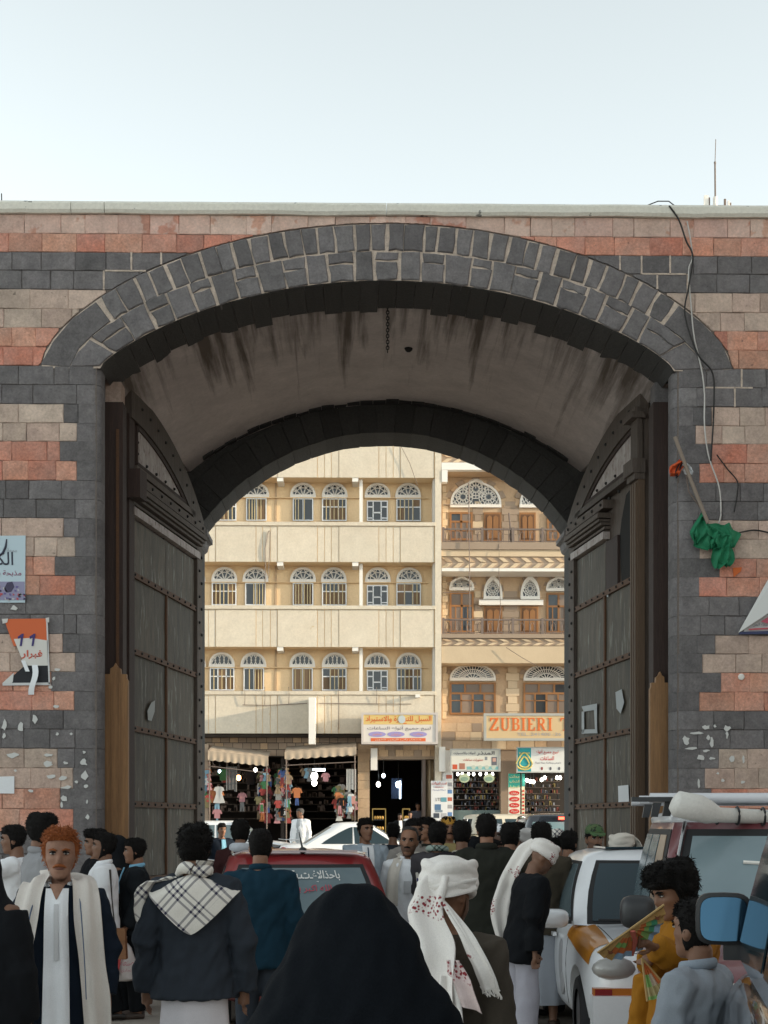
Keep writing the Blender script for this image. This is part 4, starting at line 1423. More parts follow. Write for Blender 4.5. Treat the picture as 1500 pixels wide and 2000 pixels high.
# ------------------------------------------------------------------ shop signs
def board(name, label, p0, p1, y0, y1, col, Y=YF, depth=0.18, frame=None, edge=0.06, group=None, cat='sign'):
    x0, x1, z0, z1 = X(p0, Y), X(p1, Y), fz(y1, Y, (p0 + p1) / 2), fz(y0, Y, (p0 + p1) / 2)
    r = thing(name, label, cat, ((x0 + x1) / 2, Y, z0), 0, group)
    part((x0, Y, z0), (x1, Y + depth, z1), 'sign_panel', plain(col, 0.6, fine=0.06), r)
    if frame:
        b = MB()
        for a, c_ in (((x0 - edge, z0 - edge), (x1 + edge, z0)), ((x0 - edge, z1), (x1 + edge, z1 + edge)), ((x0 - edge, z0), (x0, z1)), ((x1, z0), (x1 + edge, z1))):
            b.box((a[0], Y - 0.03, a[1]), (c_[0], Y + depth + .01, c_[1]))
        b.build('sign_frame', plain(frame, 0.6), r)
    return r, (x0, x1, z0, z1)


def sub(r, bx, u0, u1, v0, v1, col, Y, d=0.006, name='printed_panel'):
    x0, x1, z0, z1 = bx
    return part((x0 + (x1 - x0) * u0, Y - d, z1 - (z1 - z0) * v1), (x0 + (x1 - x0) * u1, Y + .02, z1 - (z1 - z0) * v0), name, plain(col, 0.6), r)


def txt(r, bx, s, u0, u1, v0, v1, col, Y, ar=True, bold=0.012, d=0.014):
    x0, x1, z0, z1 = bx
    return letter(s, x0 + (x1 - x0) * u0, x0 + (x1 - x0) * u1, z1 - (z1 - z0) * v1, z1 - (z1 - z0) * v0, Y - d, plain(col, 0.6), r, ar, bold)


def disc(r, bx, u, v, ru, rv, col, Y, d=0.010, name='printed_oval'):
    x0, x1, z0, z1 = bx
    cx_, cz_ = x0 + (x1 - x0) * u, z1 - (z1 - z0) * v
    a, b = (x1 - x0) * ru, (z1 - z0) * rv
    return MB().prism([(cx_ + a * math.cos(2 * PI * k / 20), cz_ + b * math.sin(2 * PI * k / 20)) for k in range(20)], Y - d, Y + .01).build(name, plain(col, 0.6), r)


YG = 57.0
r, bx = board('shop_sign', 'box sign with orange Arabic lettering over a row of blue ovals and a red strip', 710, 851, 1396, 1449, (0.62, 0.57, 0.52), YG, 0.8, (0.5, 0.45, 0.42), 0.08)
sub(r, bx, 0.0, 0.96, 0.0, 0.36, (0.62, 0.44, 0.16), YG)
txt(r, bx, 'السبل للتجـارة والاستيراد', 0.03, 0.94, 0.04, 0.34, (0.62, 0.11, 0.02), YG)
disc(r, bx, 0.53, 0.17, 0.05, 0.15, (0.45, 0.5, 0.5), YG, 0.02)
txt(r, bx, 'لبيع جميع أنواع الساعات', 0.05, 0.93, 0.40, 0.60, (0.2, 0.18, 0.2), YG)
for k, u in enumerate((0.19, 0.45, 0.76)):
    disc(r, bx, u, 0.72, 0.12, 0.10, (0.30, 0.26, 0.5), YG)
    txt(r, bx, ('عطور', 'ساعات', 'جوالات')[k], u - .07, u + .07, 0.67, 0.77, (0.6, 0.25, 0.2), YG)
sub(r, bx, 0.1, 0.86, 0.86, 0.98, (0.62, 0.12, 0.03), YG)
txt(r, bx, 'صنعاء باب اليمن تلفون', 0.16, 0.8, 0.88, 0.96, (0.62, 0.5, 0.4), YG)

r, bx = board('shop_sign', 'long orange board lettered ZUBIERI above the right hand shops', 950, 1190, 1398, 1442, (0.55, 0.40, 0.22), YG, 0.25, (0.36, 0.36, 0.33), 0.09)
GL = {'Z': [[(0, 1), (.8, 1), (.8, .9), (.22, .1), (.62, .1), (.74, .3), (.82, .3), (.8, 0), (0, 0), (0, .1), (.56, .9), (.2, .9), (.08, .72), (0, .72)]],
      'U': [[(0, 1), (.4, 1), (.4, .95), (.3, .93), (.3, .25), (.4, .1), (.6, .1), (.68, .25), (.68, .93), (.58, .95), (.58, 1), (.88, 1), (.88, .95), (.78, .93), (.78, .22), (.62, 0), (.3, 0), (.1, .22), (.1, .93), (0, .95)]],
      'B': [[(0, 1), (.5, 1), (.72, .88), (.72, .66), (.58, .53), (.78, .4), (.78, .15), (.55, 0), (0, 0), (0, .06), (.1, .08), (.1, .92), (0, .94)]],
      'I': [[(0, 1), (.4, 1), (.4, .94), (.3, .92), (.3, .08), (.4, .06), (.4, 0), (0, 0), (0, .06), (.1, .08), (.1, .92), (0, .94)]],
      'E': [[(0, 1), (.7, 1), (.7, .75), (.64, .75), (.58, .92), (.3, .92), (.3, .56), (.5, .56), (.5, .46), (.3, .46), (.3, .08), (.6, .08), (.68, .28), (.74, .28), (.74, 0), (0, 0), (0, .06), (.1, .08), (.1, .92), (0, .94)]],
      'R': [[(0, 1), (.52, 1), (.74, .86), (.74, .62), (.56, .48), (.8, .07), (.9, .05), (.9, 0), (.66, 0), (.38, .46), (.3, .46), (.3, .08), (.4, .06), (.4, 0), (0, 0), (0, .06), (.1, .08), (.1, .92), (0, .94)]],
      'T': [[(0, 1), (.9, 1), (.9, .72), (.84, .72), (.76, .91), (.55, .91), (.55, .08), (.66, .06), (.66, 0), (.24, 0), (.24, .06), (.35, .08), (.35, .91), (.14, .91), (.06, .72), (0, .72)]],
      'A': [[(.38, 1), (.52, 1), (.84, .06), (.9, .05), (.9, 0), (.56, 0), (.56, .06), (.64, .07), (.57, .3), (.26, .3), (.19, .07), (.28, .06), (.28, 0), (0, 0), (0, .05), (.07, .06)]]}
HOLES = {'B': [[(.3, .9), (.48, .9), (.52, .78), (.48, .57), (.3, .57)], [(.3, .47), (.5, .47), (.57, .3), (.5, .1), (.3, .1)]], 'R': [[(.3, .9), (.48, .9), (.54, .73), (.48, .56), (.3, .56)]], 'A': [[(.29, .4), (.53, .4), (.42, .75)]]}
lx, lz0, lz1 = X(957, YG), fz(1427, YG, 1000), fz(1402, YG, 1000)
H = lz1 - lz0
orange = plain((0.60, 0.13, 0.02), 0.6)
for ch in 'ZUBIERI TA':
    if ch == ' ':
        lx += H * 0.52; continue
    wd = max(p[0] for p in GL[ch][0]) * H * 0.83
    b = MB()
    for pl in GL[ch]: b.prism([(lx + p[0] * H * 0.83, lz0 + p[1] * H) for p in pl], YG - 0.016, YG + 0.001)
    o = b.build('letter', orange, r)
    for hl in HOLES.get(ch, []):
        MB().prism([(lx + p[0] * H * 0.83, lz0 + p[1] * H) for p in hl], YG - 0.022, YG).build('letter_counter', plain((0.55, 0.40, 0.22), 0.6, fine=0.06), r)
    lx += wd + H * 0.13
letter('TEL.:241400 -26', X(1010, YG), X(1096, YG), fz(1437, YG, 1050), fz(1431, YG, 1050), YG - 0.012, plain((0.3, 0.3, 0.32), 0.6), r)

r, bx = board('shop_sign', 'white phone shop board with red Arabic words and little shop pictures along its foot', 882, 975, 1465, 1504, (0.62, 0.6, 0.53), YG + .6, 0.12, (0.4, 0.4, 0.38), 0.05)
Yb = YG + .6
txt(r, bx, 'المنذر', 0.53, 0.9, 0.05, 0.28, (0.03, 0.03, 0.04), Yb); txt(r, bx, 'للجوالات والاكسسوارات', 0.04, 0.5, 0.08, 0.24, (0.08, 0.08, 0.1), Yb)
txt(r, bx, 'عطورات ساعات', 0.24, 0.66, 0.42, 0.58, (0.4, 0.06, 0.05), Yb)
sub(r, bx, 0.84, 0.95, 0.34, 0.76, (0.12, 0.12, 0.14), Yb, name='printed_phone'); sub(r, bx, 0.86, 0.93, 0.4, 0.58, (0.5, 0.3, 0.25), Yb, 0.012, 'printed_screen')
sub(r, bx, 0.70, 0.75, 0.34, 0.5, (0.2, 0.22, 0.24), Yb, name='printed_phone')
sub(r, bx, 0.02, 0.12, 0.72, 0.96, (0.5, 0.08, 0.03), Yb); sub(r, bx, 0.16, 0.28, 0.66, 0.96, (0.35, 0.15, 0.1), Yb)
sub(r, bx, 0.32, 0.98, 0.82, 0.98, (0.2, 0.42, 0.42), Yb)
for k in range(4): disc(r, bx, 0.46 + k * .14, 0.86, 0.045, 0.10, (0.45, 0.5, 0.42), Yb, 0.012)

r, bx = board('shop_sign', 'white board with a teal left end, a yellow flame emblem and red Arabic words', 1011, 1180, 1461, 1507, (0.66, 0.66, 0.64), YG + .6, 0.12, (0.42, 0.42, 0.4), 0.04)
sub(r, bx, 0.0, 0.155, 0.0, 1.0, (0.02, 0.30, 0.33), Yb)
yel = (0.62, 0.52, 0.16)
txt(r, bx, 'SHEHAB', 0.015, 0.14, 0.18, 0.26, yel, Yb, False); txt(r, bx, 'WATCHE', 0.015, 0.14, 0.80, 0.88, yel, Yb, False)
txt(r, bx, 'H', 0.02, 0.035, 0.37, 0.44, (0.7, 0.7, 0.7), Yb, False); txt(r, bx, 'B', 0.115, 0.13, 0.37, 0.44, (0.7, 0.7, 0.7), Yb, False)
x0, x1, z0, z1 = bx
fb = MB()
fc, fzc = x0 + (x1 - x0) * .077, z1 - (z1 - z0) * .54
for s_ in (1.0, 0.62):
    fb.tube([(fc + 0.30 * s_ * math.sin(q) * (1 - .45 * max(math.cos(q), 0)), Yb - 0.012, fzc - 0.1 + 0.30 * s_ * -math.cos(q) * -1 * (1.35 if math.cos(q) > 0 else 0.8)) for q in (2 * PI * k / 16 for k in range(17))], 0.03, 5, False)
fb.build('flame_emblem', plain(yel, 0.6), r)
txt(r, bx, 'لبيع جميع أنواع', 0.21, 0.47, 0.06, 0.28, (0.55, 0.03, 0.03), Yb); txt(r, bx, 'الساعات', 0.26, 0.42, 0.34, 0.52, (0.55, 0.03, 0.03), Yb)
txt(r, bx, 'باعرض وبخاصة جملة تجزئة', 0.2, 0.5, 0.58, 0.68, (0.15, 0.15, 0.2), Yb)
for k in range(3): disc(r, bx, 0.28 + k * .1, 0.87, 0.012, 0.07, (0.25, 0.05, 0.05) if k == 0 else (0.1, 0.1, 0.12), Yb)

Yv = YG + .9
r, bx = board('banner', 'white upright phone banner with red heading and printed phones beside the dark doorway', 842, 874, 1525, 1604, (0.68, 0.68, 0.68), Yv, 0.08)
txt(r, bx, 'المنذر للجوالات', 0.05, 0.95, 0.03, 0.11, (0.55, 0.05, 0.04), Yv); txt(r, bx, 'ومستلزماتها', 0.25, 0.75, 0.13, 0.18, (0.55, 0.05, 0.04), Yv); txt(r, bx, 'صيانة وبرمجة', 0.1, 0.9, 0.2, 0.25, (0.1, 0.14, 0.35), Yv)
txt(r, bx, 'LTI', 0.28, 0.56, 0.42, 0.50, (0.05, 0.05, 0.06), Yv, False)
for (a, b_, c_, d_, col) in ((0.60, 0.95, 0.41, 0.52, (0.12, 0.3, 0.36)), (0.22, 0.6, 0.58, 0.72, (0.08, 0.16, 0.28)), (0.25, 0.7, 0.72, 0.78, (0.2, 0.25, 0.3)), (0.15, 0.5, 0.8, 0.92, (0.05, 0.06, 0.08)), (0.6, 0.95, 0.80, 0.90, (0.4, 0.4, 0.42))):
    sub(r, bx, a, b_, c_, d_, col, Yv, name='printed_phone')
r, bx = board('banner', 'narrow white poster strip full of small print behind the phone banner', 864, 885, 1509, 1600, (0.62, 0.62, 0.62), Yv + .15, 0.08)
for k in range(6): sub(r, bx, 0.35, 0.9, 0.05 + k * .16, 0.13 + k * .16, ((0.4, 0.1, 0.06), (0.3, 0.3, 0.32), (0.1, 0.2, 0.4))[k % 3], Yv + .15)
r, bx = board('banner', 'upright banner with a teal top and four red ovals beside the watch shop', 993, 1016, 1511, 1606, (0.68, 0.62, 0.5), Yv, 0.08)
sub(r, bx, 0, 1, 0.0, 0.28, (0.03, 0.33, 0.25), Yv)
for k, s_ in enumerate(('محلات', 'الشهاب', 'التجارية')): txt(r, bx, s_, 0.1, 0.92, 0.02 + k * .11, 0.09 + k * .11, (0.64, 0.6, 0.3), Yv)
for k, s_ in enumerate(('ساعات', 'عطور', 'جملة', 'تجزئة')):
    disc(r, bx, 0.5, 0.40 + k * .125, 0.44, 0.05, (0.55, 0.03, 0.02), Yv); txt(r, bx, s_, 0.22, 0.78, 0.375 + k * .125, 0.425 + k * .125, (0.68, 0.6, 0.5), Yv, d=0.02)
for k in range(4): txt(r, bx, 'باب اليمن صنعاء', 0.05, 0.95, 0.885 + k * .028, 0.905 + k * .028, (0.5, 0.2, 0.1), Yv)
r, bx = board('banner', 'slim yellow and white strip of small red words at the edge of the teal banner', 1019, 1025, 1511, 1600, (0.66, 0.6, 0.4), Yv, 0.08)
sub(r, bx, 0, 1, 0, .28, (0.05, 0.36, 0.28), Yv)
for k in range(8): disc(r, bx, 0.5, 0.38 + k * .08, 0.36, 0.022, (0.55, 0.03, 0.02), Yv)

# ------------------------------------------------------------------ awnings
for (p0, p1, ya, yb, yl, lab) in ((406, 524, 1466, 1478, 20, 'scalloped cream awning sagging over the left clothes shop'), (556, 696, 1468, 1459, 17, 'scalloped cream awning tilted over the right clothes shop')):
    r = thing('awning', lab, 'awning', (X((p0 + p1) / 2), YF, Z(yb)), 0, 'awnings over the clothes shops')
    Yn, Yk = 57.0, 58.7
    b = MB()

    def af(u, v, p0=p0, p1=p1, ya=ya, yb=yb, Yn=Yn, Yk=Yk):
        px, y = p0 + (p1 - p0) * u, ya + (yb - ya) * u
        a, c_ = P(px, y, Yn), P(px, y - 10, Yk)
        c_.x = a.x
        q = a.lerp(c_, 1 - v)
        q.z += 0.008 * math.sin(u * 40)
        return q
    b.grid(af, 40, 4, (0, 0, -0.02))
    b.build('awning_canvas', M['awning'], r, smooth=50)
    b = MB()
    b.grid(lambda u, v: P(p0 + (p1 - p0) * u, ya + (yb - ya) * u + v * (yl - 3 + 2.5 * abs(math.sin(u * PI * 8.0))), Yn - 0.012) + Vector((0, 0.015 * math.sin(u * 55) * v, 0)), 96, 3, (0, 0.012, 0))
    b.build('valance', M['awning'], r, smooth=50)
    b = MB()
    for px in (p0 + 3, p1 - 3):
        a = P(px, ya if px < (p0 + p1) / 2 else yb, Yn)
        b.tube([a, (a.x, Yk, a.z - 0.5)], 0.02, 6); b.tube([a + Vector((0, 0.02, 0)), (a.x, Yn + 0.02, G0 + .02)], 0.022, 6)
    b.tube([P(p0, ya + yl + 10, Yn), P(p1, yb + yl + 12, Yn)], 0.02, 6)
    b.build('awning_frame', M['rail'], r)

# ------------------------------------------------------------------ clothes hung in front of the shops
GC = [('red', (0.4, 0.04, 0.03)), ('white', (0.6, 0.6, 0.58)), ('orange', (0.5, 0.14, 0.02)), ('blue', (0.04, 0.10, 0.32)), ('sky blue', (0.16, 0.36, 0.5)), ('tan', (0.32, 0.22, 0.12)),
      ('black', (0.015, 0.015, 0.018)), ('green', (0.05, 0.2, 0.07)), ('pink', (0.5, 0.2, 0.22)), ('grey', (0.2, 0.2, 0.2)), ('olive', (0.16, 0.14, 0.06)), ('maroon', (0.16, 0.02, 0.025))]


def garment(kind, px, y, hpx, col, Yg, label, grp='clothes hung in front of the shops'):
    a = P(px, y, Yg)
    s_ = hpx * Yg / F
    b = MB()
    cname, cc = col
    fold = rnd.uniform(0, 9)

    def sheet(poly, th):
        n = len(poly)
        q = [(x * s_, (0.05 * math.sin(x * 14 + fold) + 0.03 * math.sin(z * 9 + fold)) * s_, z * s_) for x, z in poly]
        b.add([(x, y_ - th, z) for x, y_, z in q] + [(x, y_ + th, z) for x, y_, z in q], [tuple(range(n)), tuple(range(2 * n - 1, n - 1, -1))] + [(i, n + i, n + (i + 1) % n, (i + 1) % n) for i in range(n)])
    if kind == 'shirt':
        sheet([(-.12, 0), (-.4, -.12), (-.55, -.5), (-.38, -.56), (-.3, -.3), (-.31, -1), (0, -1.03), (.31, -1), (.3, -.3), (.38, -.56), (.55, -.5), (.4, -.12), (.12, 0), (0, -.07)], 0.05 * s_)
    elif kind == 'dress':
        sheet([(-.1, 0), (-.25, -.05), (-.34, -.25), (-.2, -.28), (-.17, -.45), (-.36, -1), (0, -1.03), (.36, -1), (.17, -.45), (.2, -.28), (.34, -.25), (.25, -.05), (.1, 0)], 0.06 * s_)
    elif kind == 'trousers':
        sheet([(-.17, 0), (-.2, -.3), (-.22, -1), (-.05, -1), (0, -.4), (.05, -1), (.22, -1), (.2, -.3), (.17, 0)], 0.05 * s_)
    elif kind == 'scarves':
        for k in range(7):
            x = (-.18 + k * .06)
            b.box(((x - .02) * s_, -0.03 * s_ + k % 2 * .03, -s_ * rnd.uniform(.85, 1)), ((x + .022) * s_, 0.03 * s_, 0))
    gm = sum(cc) / 3
    o = b.xform(Matrix.Translation(a)).build('garment', cloth(tuple(lerp(gm, x, .75) for x in cc), var=0.15), smooth=30)
    return tag(o, label, 'clothes', grp)


def hanging(px, y, hpx, kind, ci, Yg, where):
    Yg += 1.0
    c_ = GC[ci]
    garment(kind, px, y, hpx, c_, Yg, '%s %s hanging %s' % (c_[0], kind if kind != 'scarves' else 'scarves', where))


hanging(452, 1497, 52, 'scarves', 9, 56.9, 'from the left awning rail')
hanging(686, 1502, 46, 'scarves', 1, 56.9, 'at the right end of the right awning')
hanging(580, 1538, 20, 'shirt', 2, 56.8, 'alone in the middle of the right clothes shop')
hanging(580, 1557, 16, 'trousers', 3, 56.85, 'under the orange shirt in the right clothes shop')
hanging(473, 1548, 18, 'shirt', 8, 57.2, 'in the gap of the left clothes shop')
hanging(473, 1565, 20, 'trousers', 9, 57.25, 'under the pink shirt of the left clothes shop')
hanging(424, 1580, 18, 'shirt', 8, 56.8, 'low beside the left pier of the clothes shop')
hanging(424, 1598, 10, 'trousers', 4, 56.8, 'low under the pink shirt by the left pier')
hanging(422, 1538, 30, 'shirt', 2, 57.0, 'beside the left pier of the clothes shop')
hanging(428, 1536, 32, 'dress', 1, 56.95, 'beside the left pier of the clothes shop')
hanging(424, 1562, 22, 'trousers', 4, 57.05, 'beside the left pier, below the white dress')
hanging(436, 1502, 22, 'shirt', 7, 57.5, 'under the left awning')
hanging(443, 1504, 24, 'dress', 0, 57.6, 'under the left awning')
hanging(489, 1506, 26, 'shirt', 6, 57.5, 'on a hanger under the left awning')
hanging(600, 1500, 20, 'dress', 4, 58.0, 'under the right awning')
hanging(594, 1500, 16, 'shirt', 5, 58.1, 'under the right awning')
hanging(608, 1500, 26, 'dress', 9, 58.0, 'under the right awning')
hanging(636, 1509, 17, 'shirt', 8, 57.8, 'beside the lamp of the right clothes shop')
for (p0, p1, y0, y1, n, where, kinds) in ((402, 412, 1497, 1580, 14, 'at the left pier', ('dress', 'shirt')), (505, 527, 1497, 1607, 62, 'in the column between the awnings', ('dress', 'shirt', 'trousers')),
                                        (541, 566, 1498, 1609, 84, 'in the column under the right awning', ('dress', 'shirt', 'trousers', 'scarves')), (657, 671, 1530, 1602, 34, 'low at the right pier', ('shirt', 'dress', 'trousers')),
                                        (680, 695, 1546, 1604, 16, 'below the white scarves at the right pier', ('shirt', 'dress', 'trousers'))):
    for k in range(n):
        hanging(rnd.uniform(p0, p1), y0 + (y1 - y0 - 18) * (k + rnd.random()) / n, rnd.uniform(12, 21), kinds[rnd.randrange(len(kinds))], rnd.randrange(len(GC)), rnd.uniform(56.75, 57.4), where)
o = MB().box((X(686.5, 56.7), 56.65, Z(1570, 56.7)), (X(694, 56.7), 56.85, Z(1555, 56.7))).build('school_bag', cloth((0.5, 0.25, 0.22)))
tag(o, 'small pink and white school bag hung on the right pier', 'bag')

# ------------------------------------------------------------------ lamps in the shops
def bulb(px, y, Y, rr_, m_, lab):
    p = P(px, y, Y)
    r = thing('light_bulb', lab, 'lamp', p, 0, 'lamps lit in the shops')
    MB().ell(p, (rr_, rr_, rr_ * 1.25), 10, 8).build('bulb', m_, r, smooth=60)
    MB().tube([p + Vector((0, 0, rr_)), p + Vector((0, 0, rr_ + 0.08))], rr_ * .45, 8).build('bulb_socket', M['blackp'], r)
    MB().tube([p + Vector((0, 0, rr_ + .08)), p + Vector((0, 0.02, rr_ + 0.75))], 0.012, 5).build('bulb_flex', M['blackp'], r)


bulb(429, 1507, 58.5, 0.06, M['tubelight'], 'blue white bulb under the left awning')
bulb(466, 1519, 58.2, 0.09, M['warm'], 'orange glowing bulb in the left clothes shop')
bulb(499, 1504, 59.0, 0.07, M['bulb'], 'small white bulb behind the left column of clothes')
bulb(614, 1516, 58.0, 0.13, M['bulb'], 'large white lamp cluster in the right clothes shop')
bulb(614, 1529, 57.9, 0.10, M['bulb'], 'pear shaped lamp hanging below the lamp cluster')
bulb(749, 1515, 58.4, 0.07, M['tubelight'], 'bulb high in the dark doorway')
bulb(739, 1532, 58.3, 0.08, M['bulb'], 'bulb beside the pier of the dark doorway')
bulb(778, 1532, 60.0, 0.11, M['tubelight'], 'blue lamp deep inside the dark doorway')
for k, px in enumerate((894, 903, 915, 925, 938, 950, 962)): bulb(px, 1512, 57.8, 0.05, M['bulb'], 'small white spot in the row along the phone shop ceiling')
for k, (px, y) in enumerate(((1029, 1524), (1036, 1526), (1042, 1527), (1058, 1523), (1064, 1519), (1088, 1519), (1094, 1519))): bulb(px, y, 57.8, 0.06, M['bulb'], 'small white bulb in the row at the watch shop front')
p = P(623, 1504, 58)
tag(MB().box((X(611, 58), 58, Z(1506, 58)), (X(635, 58), 58.1, Z(1501, 58))).build('strip_light', M['tubelight']), 'blue white strip light on the ceiling of the right clothes shop', 'lamp')
tag(MB().box((X(780, 60), 60, Z(1560, 60)), (X(783, 60), 60.1, Z(1525, 60))).build('strip_light', M['tubelight']), 'upright blue strip light inside the dark doorway', 'lamp')
part((X(764, 60.4), 60.4, Z(1560, 60.4)), (X(785, 60.4), 60.5, Z(1520, 60.4)), 'blue_lit_wall', plain((0.015, 0.03, 0.07)), apt)  # blue light of the doorway painted into a wall panel
for k, px in enumerate((907, 955)):
    r = thing('hanging_disc', 'round green picture disc hanging in the phone shop, %s' % ('left of the two' if k == 0 else 'right of the two'), 'sign', P(px, 1530, 57.7), 0, 'picture discs in the phone shop')
    p = P(px, 1520, 57.7)
    MB().prism([(p.x + .2 * math.cos(2 * PI * i / 20), p.z + .17 * math.sin(2 * PI * i / 20)) for i in range(20)], 57.66, 57.7).build('disc_panel', plain((0.42, 0.48, 0.32)), r)
    MB().prism([(p.x + .14 * math.cos(2 * PI * i / 16), p.z - .03 + .08 * math.sin(2 * PI * i / 16)) for i in range(16)], 57.65, 57.67).build('disc_picture', plain((0.2, 0.3, 0.22)), r)
for (p0, p1, y0, y1, lab) in ((727, 754, 1581, 1606, 'glass street display case with gold goods at the dark doorway'), (786, 801, 1581, 1606, 'small glass case behind the two men at the doorway')):
    Yd = 56.6
    r = thing('display_case', lab, 'display case', (X((p0 + p1) / 2, Yd), Yd, G0 - 0.05))
    x0, x1, z0, z1 = X(p0, Yd), X(p1, Yd), gz(Yd) + 0.06, Z(y0, Yd)
    MB().box((x0, Yd, z0), (x1, Yd + .5, z0 + 0.5)).build('case_base', M['plank'], r)
    b = MB()
    for x in (x0, x1 - .03):
        for y in (Yd, Yd + .47): b.box((x, y, z0 + .5), (x + .03, y + .03, z1))
    b.box((x0, Yd, z1), (x1, Yd + .5, z1 + .04))
    b.build('case_frame', mat('brass frame', (0.35, 0.24, 0.08), 0.4, metal=.6), r)
    for k in range(3):
        zz = z0 + .5 + (z1 - z0 - .5) * k / 3
        MB().box((x0 + .03, Yd + .03, zz), (x1 - .03, Yd + .46, zz + .02)).build('case_shelf', M['glass'], r)
        for j in range(4):
            xx = x0 + .06 + (x1 - x0 - .15) * j / 4
            MB().ell((xx + .05, Yd + .15, zz + .09), (.05, .05, .07), 8, 6).build('gold_jar', plain((0.5, 0.28, 0.06), 0.35), r, smooth=60)

# ------------------------------------------------------------------ unseen house added beside the inner square, sized to keep the sun off the gate
def shade_house(label, x0, x1, y0, y1, h, face):
    r = thing('shade_house', label, 'building', ((x0 + x1) / 2, (y0 + y1) / 2, 0), 0, 'tower houses round the inner square')
    part((x0, y0, 0), (x1, y1, h), 'house_wall', M['tan'], r)
    part((x0 - .15, y0 - .15, h), (x1 + .15, y1 + .15, h + 0.4), 'house_parapet', M['gypsum'], r)
    xf = x0 if face < 0 else x1
    for k in range(int((y1 - y0) / 3)):
        for f in range(int(h / 3.2)):
            yc, zc_ = y0 + 1.5 + k * 3, 1.2 + f * 3.2
            a, b = sorted((xf, xf + face * 0.06))
            w = part((a, yc - .55, zc_), (b, yc + .55, zc_ + 1.3), 'window', M['gypsum'], r)
            a, b = sorted((xf + face * .06, xf + face * 0.08))
            part((a, yc - .42, zc_ + .12), (b, yc + .42, zc_ + 1.18), 'pane', M['glass'], w)


shade_house('tall tan tower house along the right side of the inner square', 13, 24, -14, 15.0, 15.5, -1)
# ------------------------------------------------------------------ small things on and round the gate
YP = YW - 0.012                             # papers glued to the stone


def sheet_obj(name, label, cat, pts, colm, Y=YP, th=0.004, group=None):
    """flat paper outlined by px points on the wall plane"""
    q = [P(px, py, Y) for px, py in pts]
    o = MB().prism([(v.x, v.z) for v in q], Y - th, Y).build(name, colm)
    return tag(o, label, cat, group)


def px_patch(parent, name, pts, col, Y):
    q = [P(px, py, Y) for px, py in pts]
    return MB().prism([(v.x, v.z) for v in q], Y - 0.003, Y).build(name, plain(col, 0.7), parent)


# pale blue poster
r = thing('poster', 'pale blue poster with black Arabic calligraphy over a crowd picture, at the left edge', 'poster', P(10, 1177, YP))
px_patch(r, 'poster_sheet', [(-60, 1047), (50, 1046), (49, 1177), (-60, 1177)], (0.50, 0.62, 0.68), YP)
px_patch(r, 'poster_border', [(-60, 1136), (48, 1136), (48, 1172), (-60, 1172)], (0.28, 0.27, 0.4), YP - 0.004)
for k in range(26):
    px, py = rnd.uniform(-10, 46), rnd.uniform(1142, 1170)
    px_patch(r, 'printed_dot', [(px, py), (px + rnd.uniform(2, 6), py + 1), (px + 4, py + rnd.uniform(3, 6)), (px, py + 4)], ((0.45, 0.08, 0.1), (0.5, 0.48, 0.5), (0.15, 0.12, 0.3), (0.05, 0.04, 0.1))[k % 4], YP - 0.008)
px_patch(r, 'printed_smoke', [(8, 1150), (14, 1138), (24, 1136), (28, 1146), (22, 1156), (12, 1157)], (0.06, 0.05, 0.1), YP - 0.008)
ink = plain((0.03, 0.035, 0.06), 0.7)
xx = lambda px: fx(px, YP)
zz = lambda py: fz(py, YP, 20)
letter('الكرا', xx(-24), xx(26), zz(1112), zz(1078), YP - 0.006, ink, r, True, 0.01)
b = MB(); b.tube([P(13, 1053, YP - .006), P(11, 1068, YP - .006), P(6, 1080, YP - .006), P(-1, 1085, YP - .006), P(-8, 1083, YP - .006)], [0.006, 0.012, 0.014, 0.012, 0.004], 6)
b.build('lettering', ink, r)
letter('جمعة', xx(14), xx(34), zz(1080), zz(1071), YP - 0.006, plain((0.3, 0.32, 0.36), 0.7), r, True)
letter('مذبحة بل', xx(-14), xx(42), zz(1127), zz(1114), YP - 0.006, plain((0.25, 0.05, 0.12), 0.7), r, True, 0.012)
# torn flag poster
r = thing('poster', 'torn poster of a red, white and black flag reading 11 with curled loose strips', 'poster', P(50, 1340, YP))
px_patch(r, 'poster_sheet', [(8, 1209), (91, 1208), (93, 1260), (27, 1262), (18, 1238)], (0.62, 0.13, 0.04), YP - .002)
px_patch(r, 'poster_sheet', [(27, 1248), (60, 1246), (93, 1251), (94, 1300), (52, 1300), (44, 1290)], (0.66, 0.64, 0.60), YP - .006)
px_patch(r, 'poster_sheet', [(28, 1318), (52, 1297), (94, 1299), (98, 1337), (8, 1337), (6, 1334)], (0.012, 0.013, 0.018), YP - .002)
px_patch(r, 'poster_border', [(5, 1334), (98, 1333), (99, 1338), (5, 1339)], (0.6, 0.6, 0.6), YP - .006)
px_patch(r, 'poster_border', [(90, 1208), (93, 1208), (98, 1336), (95, 1336)], (0.6, 0.6, 0.6), YP - .006)
px_patch(r, 'torn_strip', [(5, 1334), (27, 1314), (25, 1332), (20, 1336)], (0.62, 0.62, 0.6), YP - .009)
b = MB()
b.grid(lambda u, v: P(62 + 12 * u - 3 * v, 1299 + 58 * v, YP - 0.012) + Vector((0.02 * math.sin(v * 5), -0.04 * math.sin(v * PI) - 0.02 * u, 0)), 3, 8, (0, 0.004, 0))
b.build('torn_strip', M['white'], r, smooth=50)
b = MB()
b.grid(lambda u, v: P(41 + 8 * u + 10 * v, 1290 + 22 * v, YP - 0.012) + Vector((0, -0.03 * v, 0)), 2, 4, (0, 0.004, 0))
b.build('torn_strip', M['white'], r, smooth=50)
blue = plain((0.05, 0.035, 0.16), 0.7)
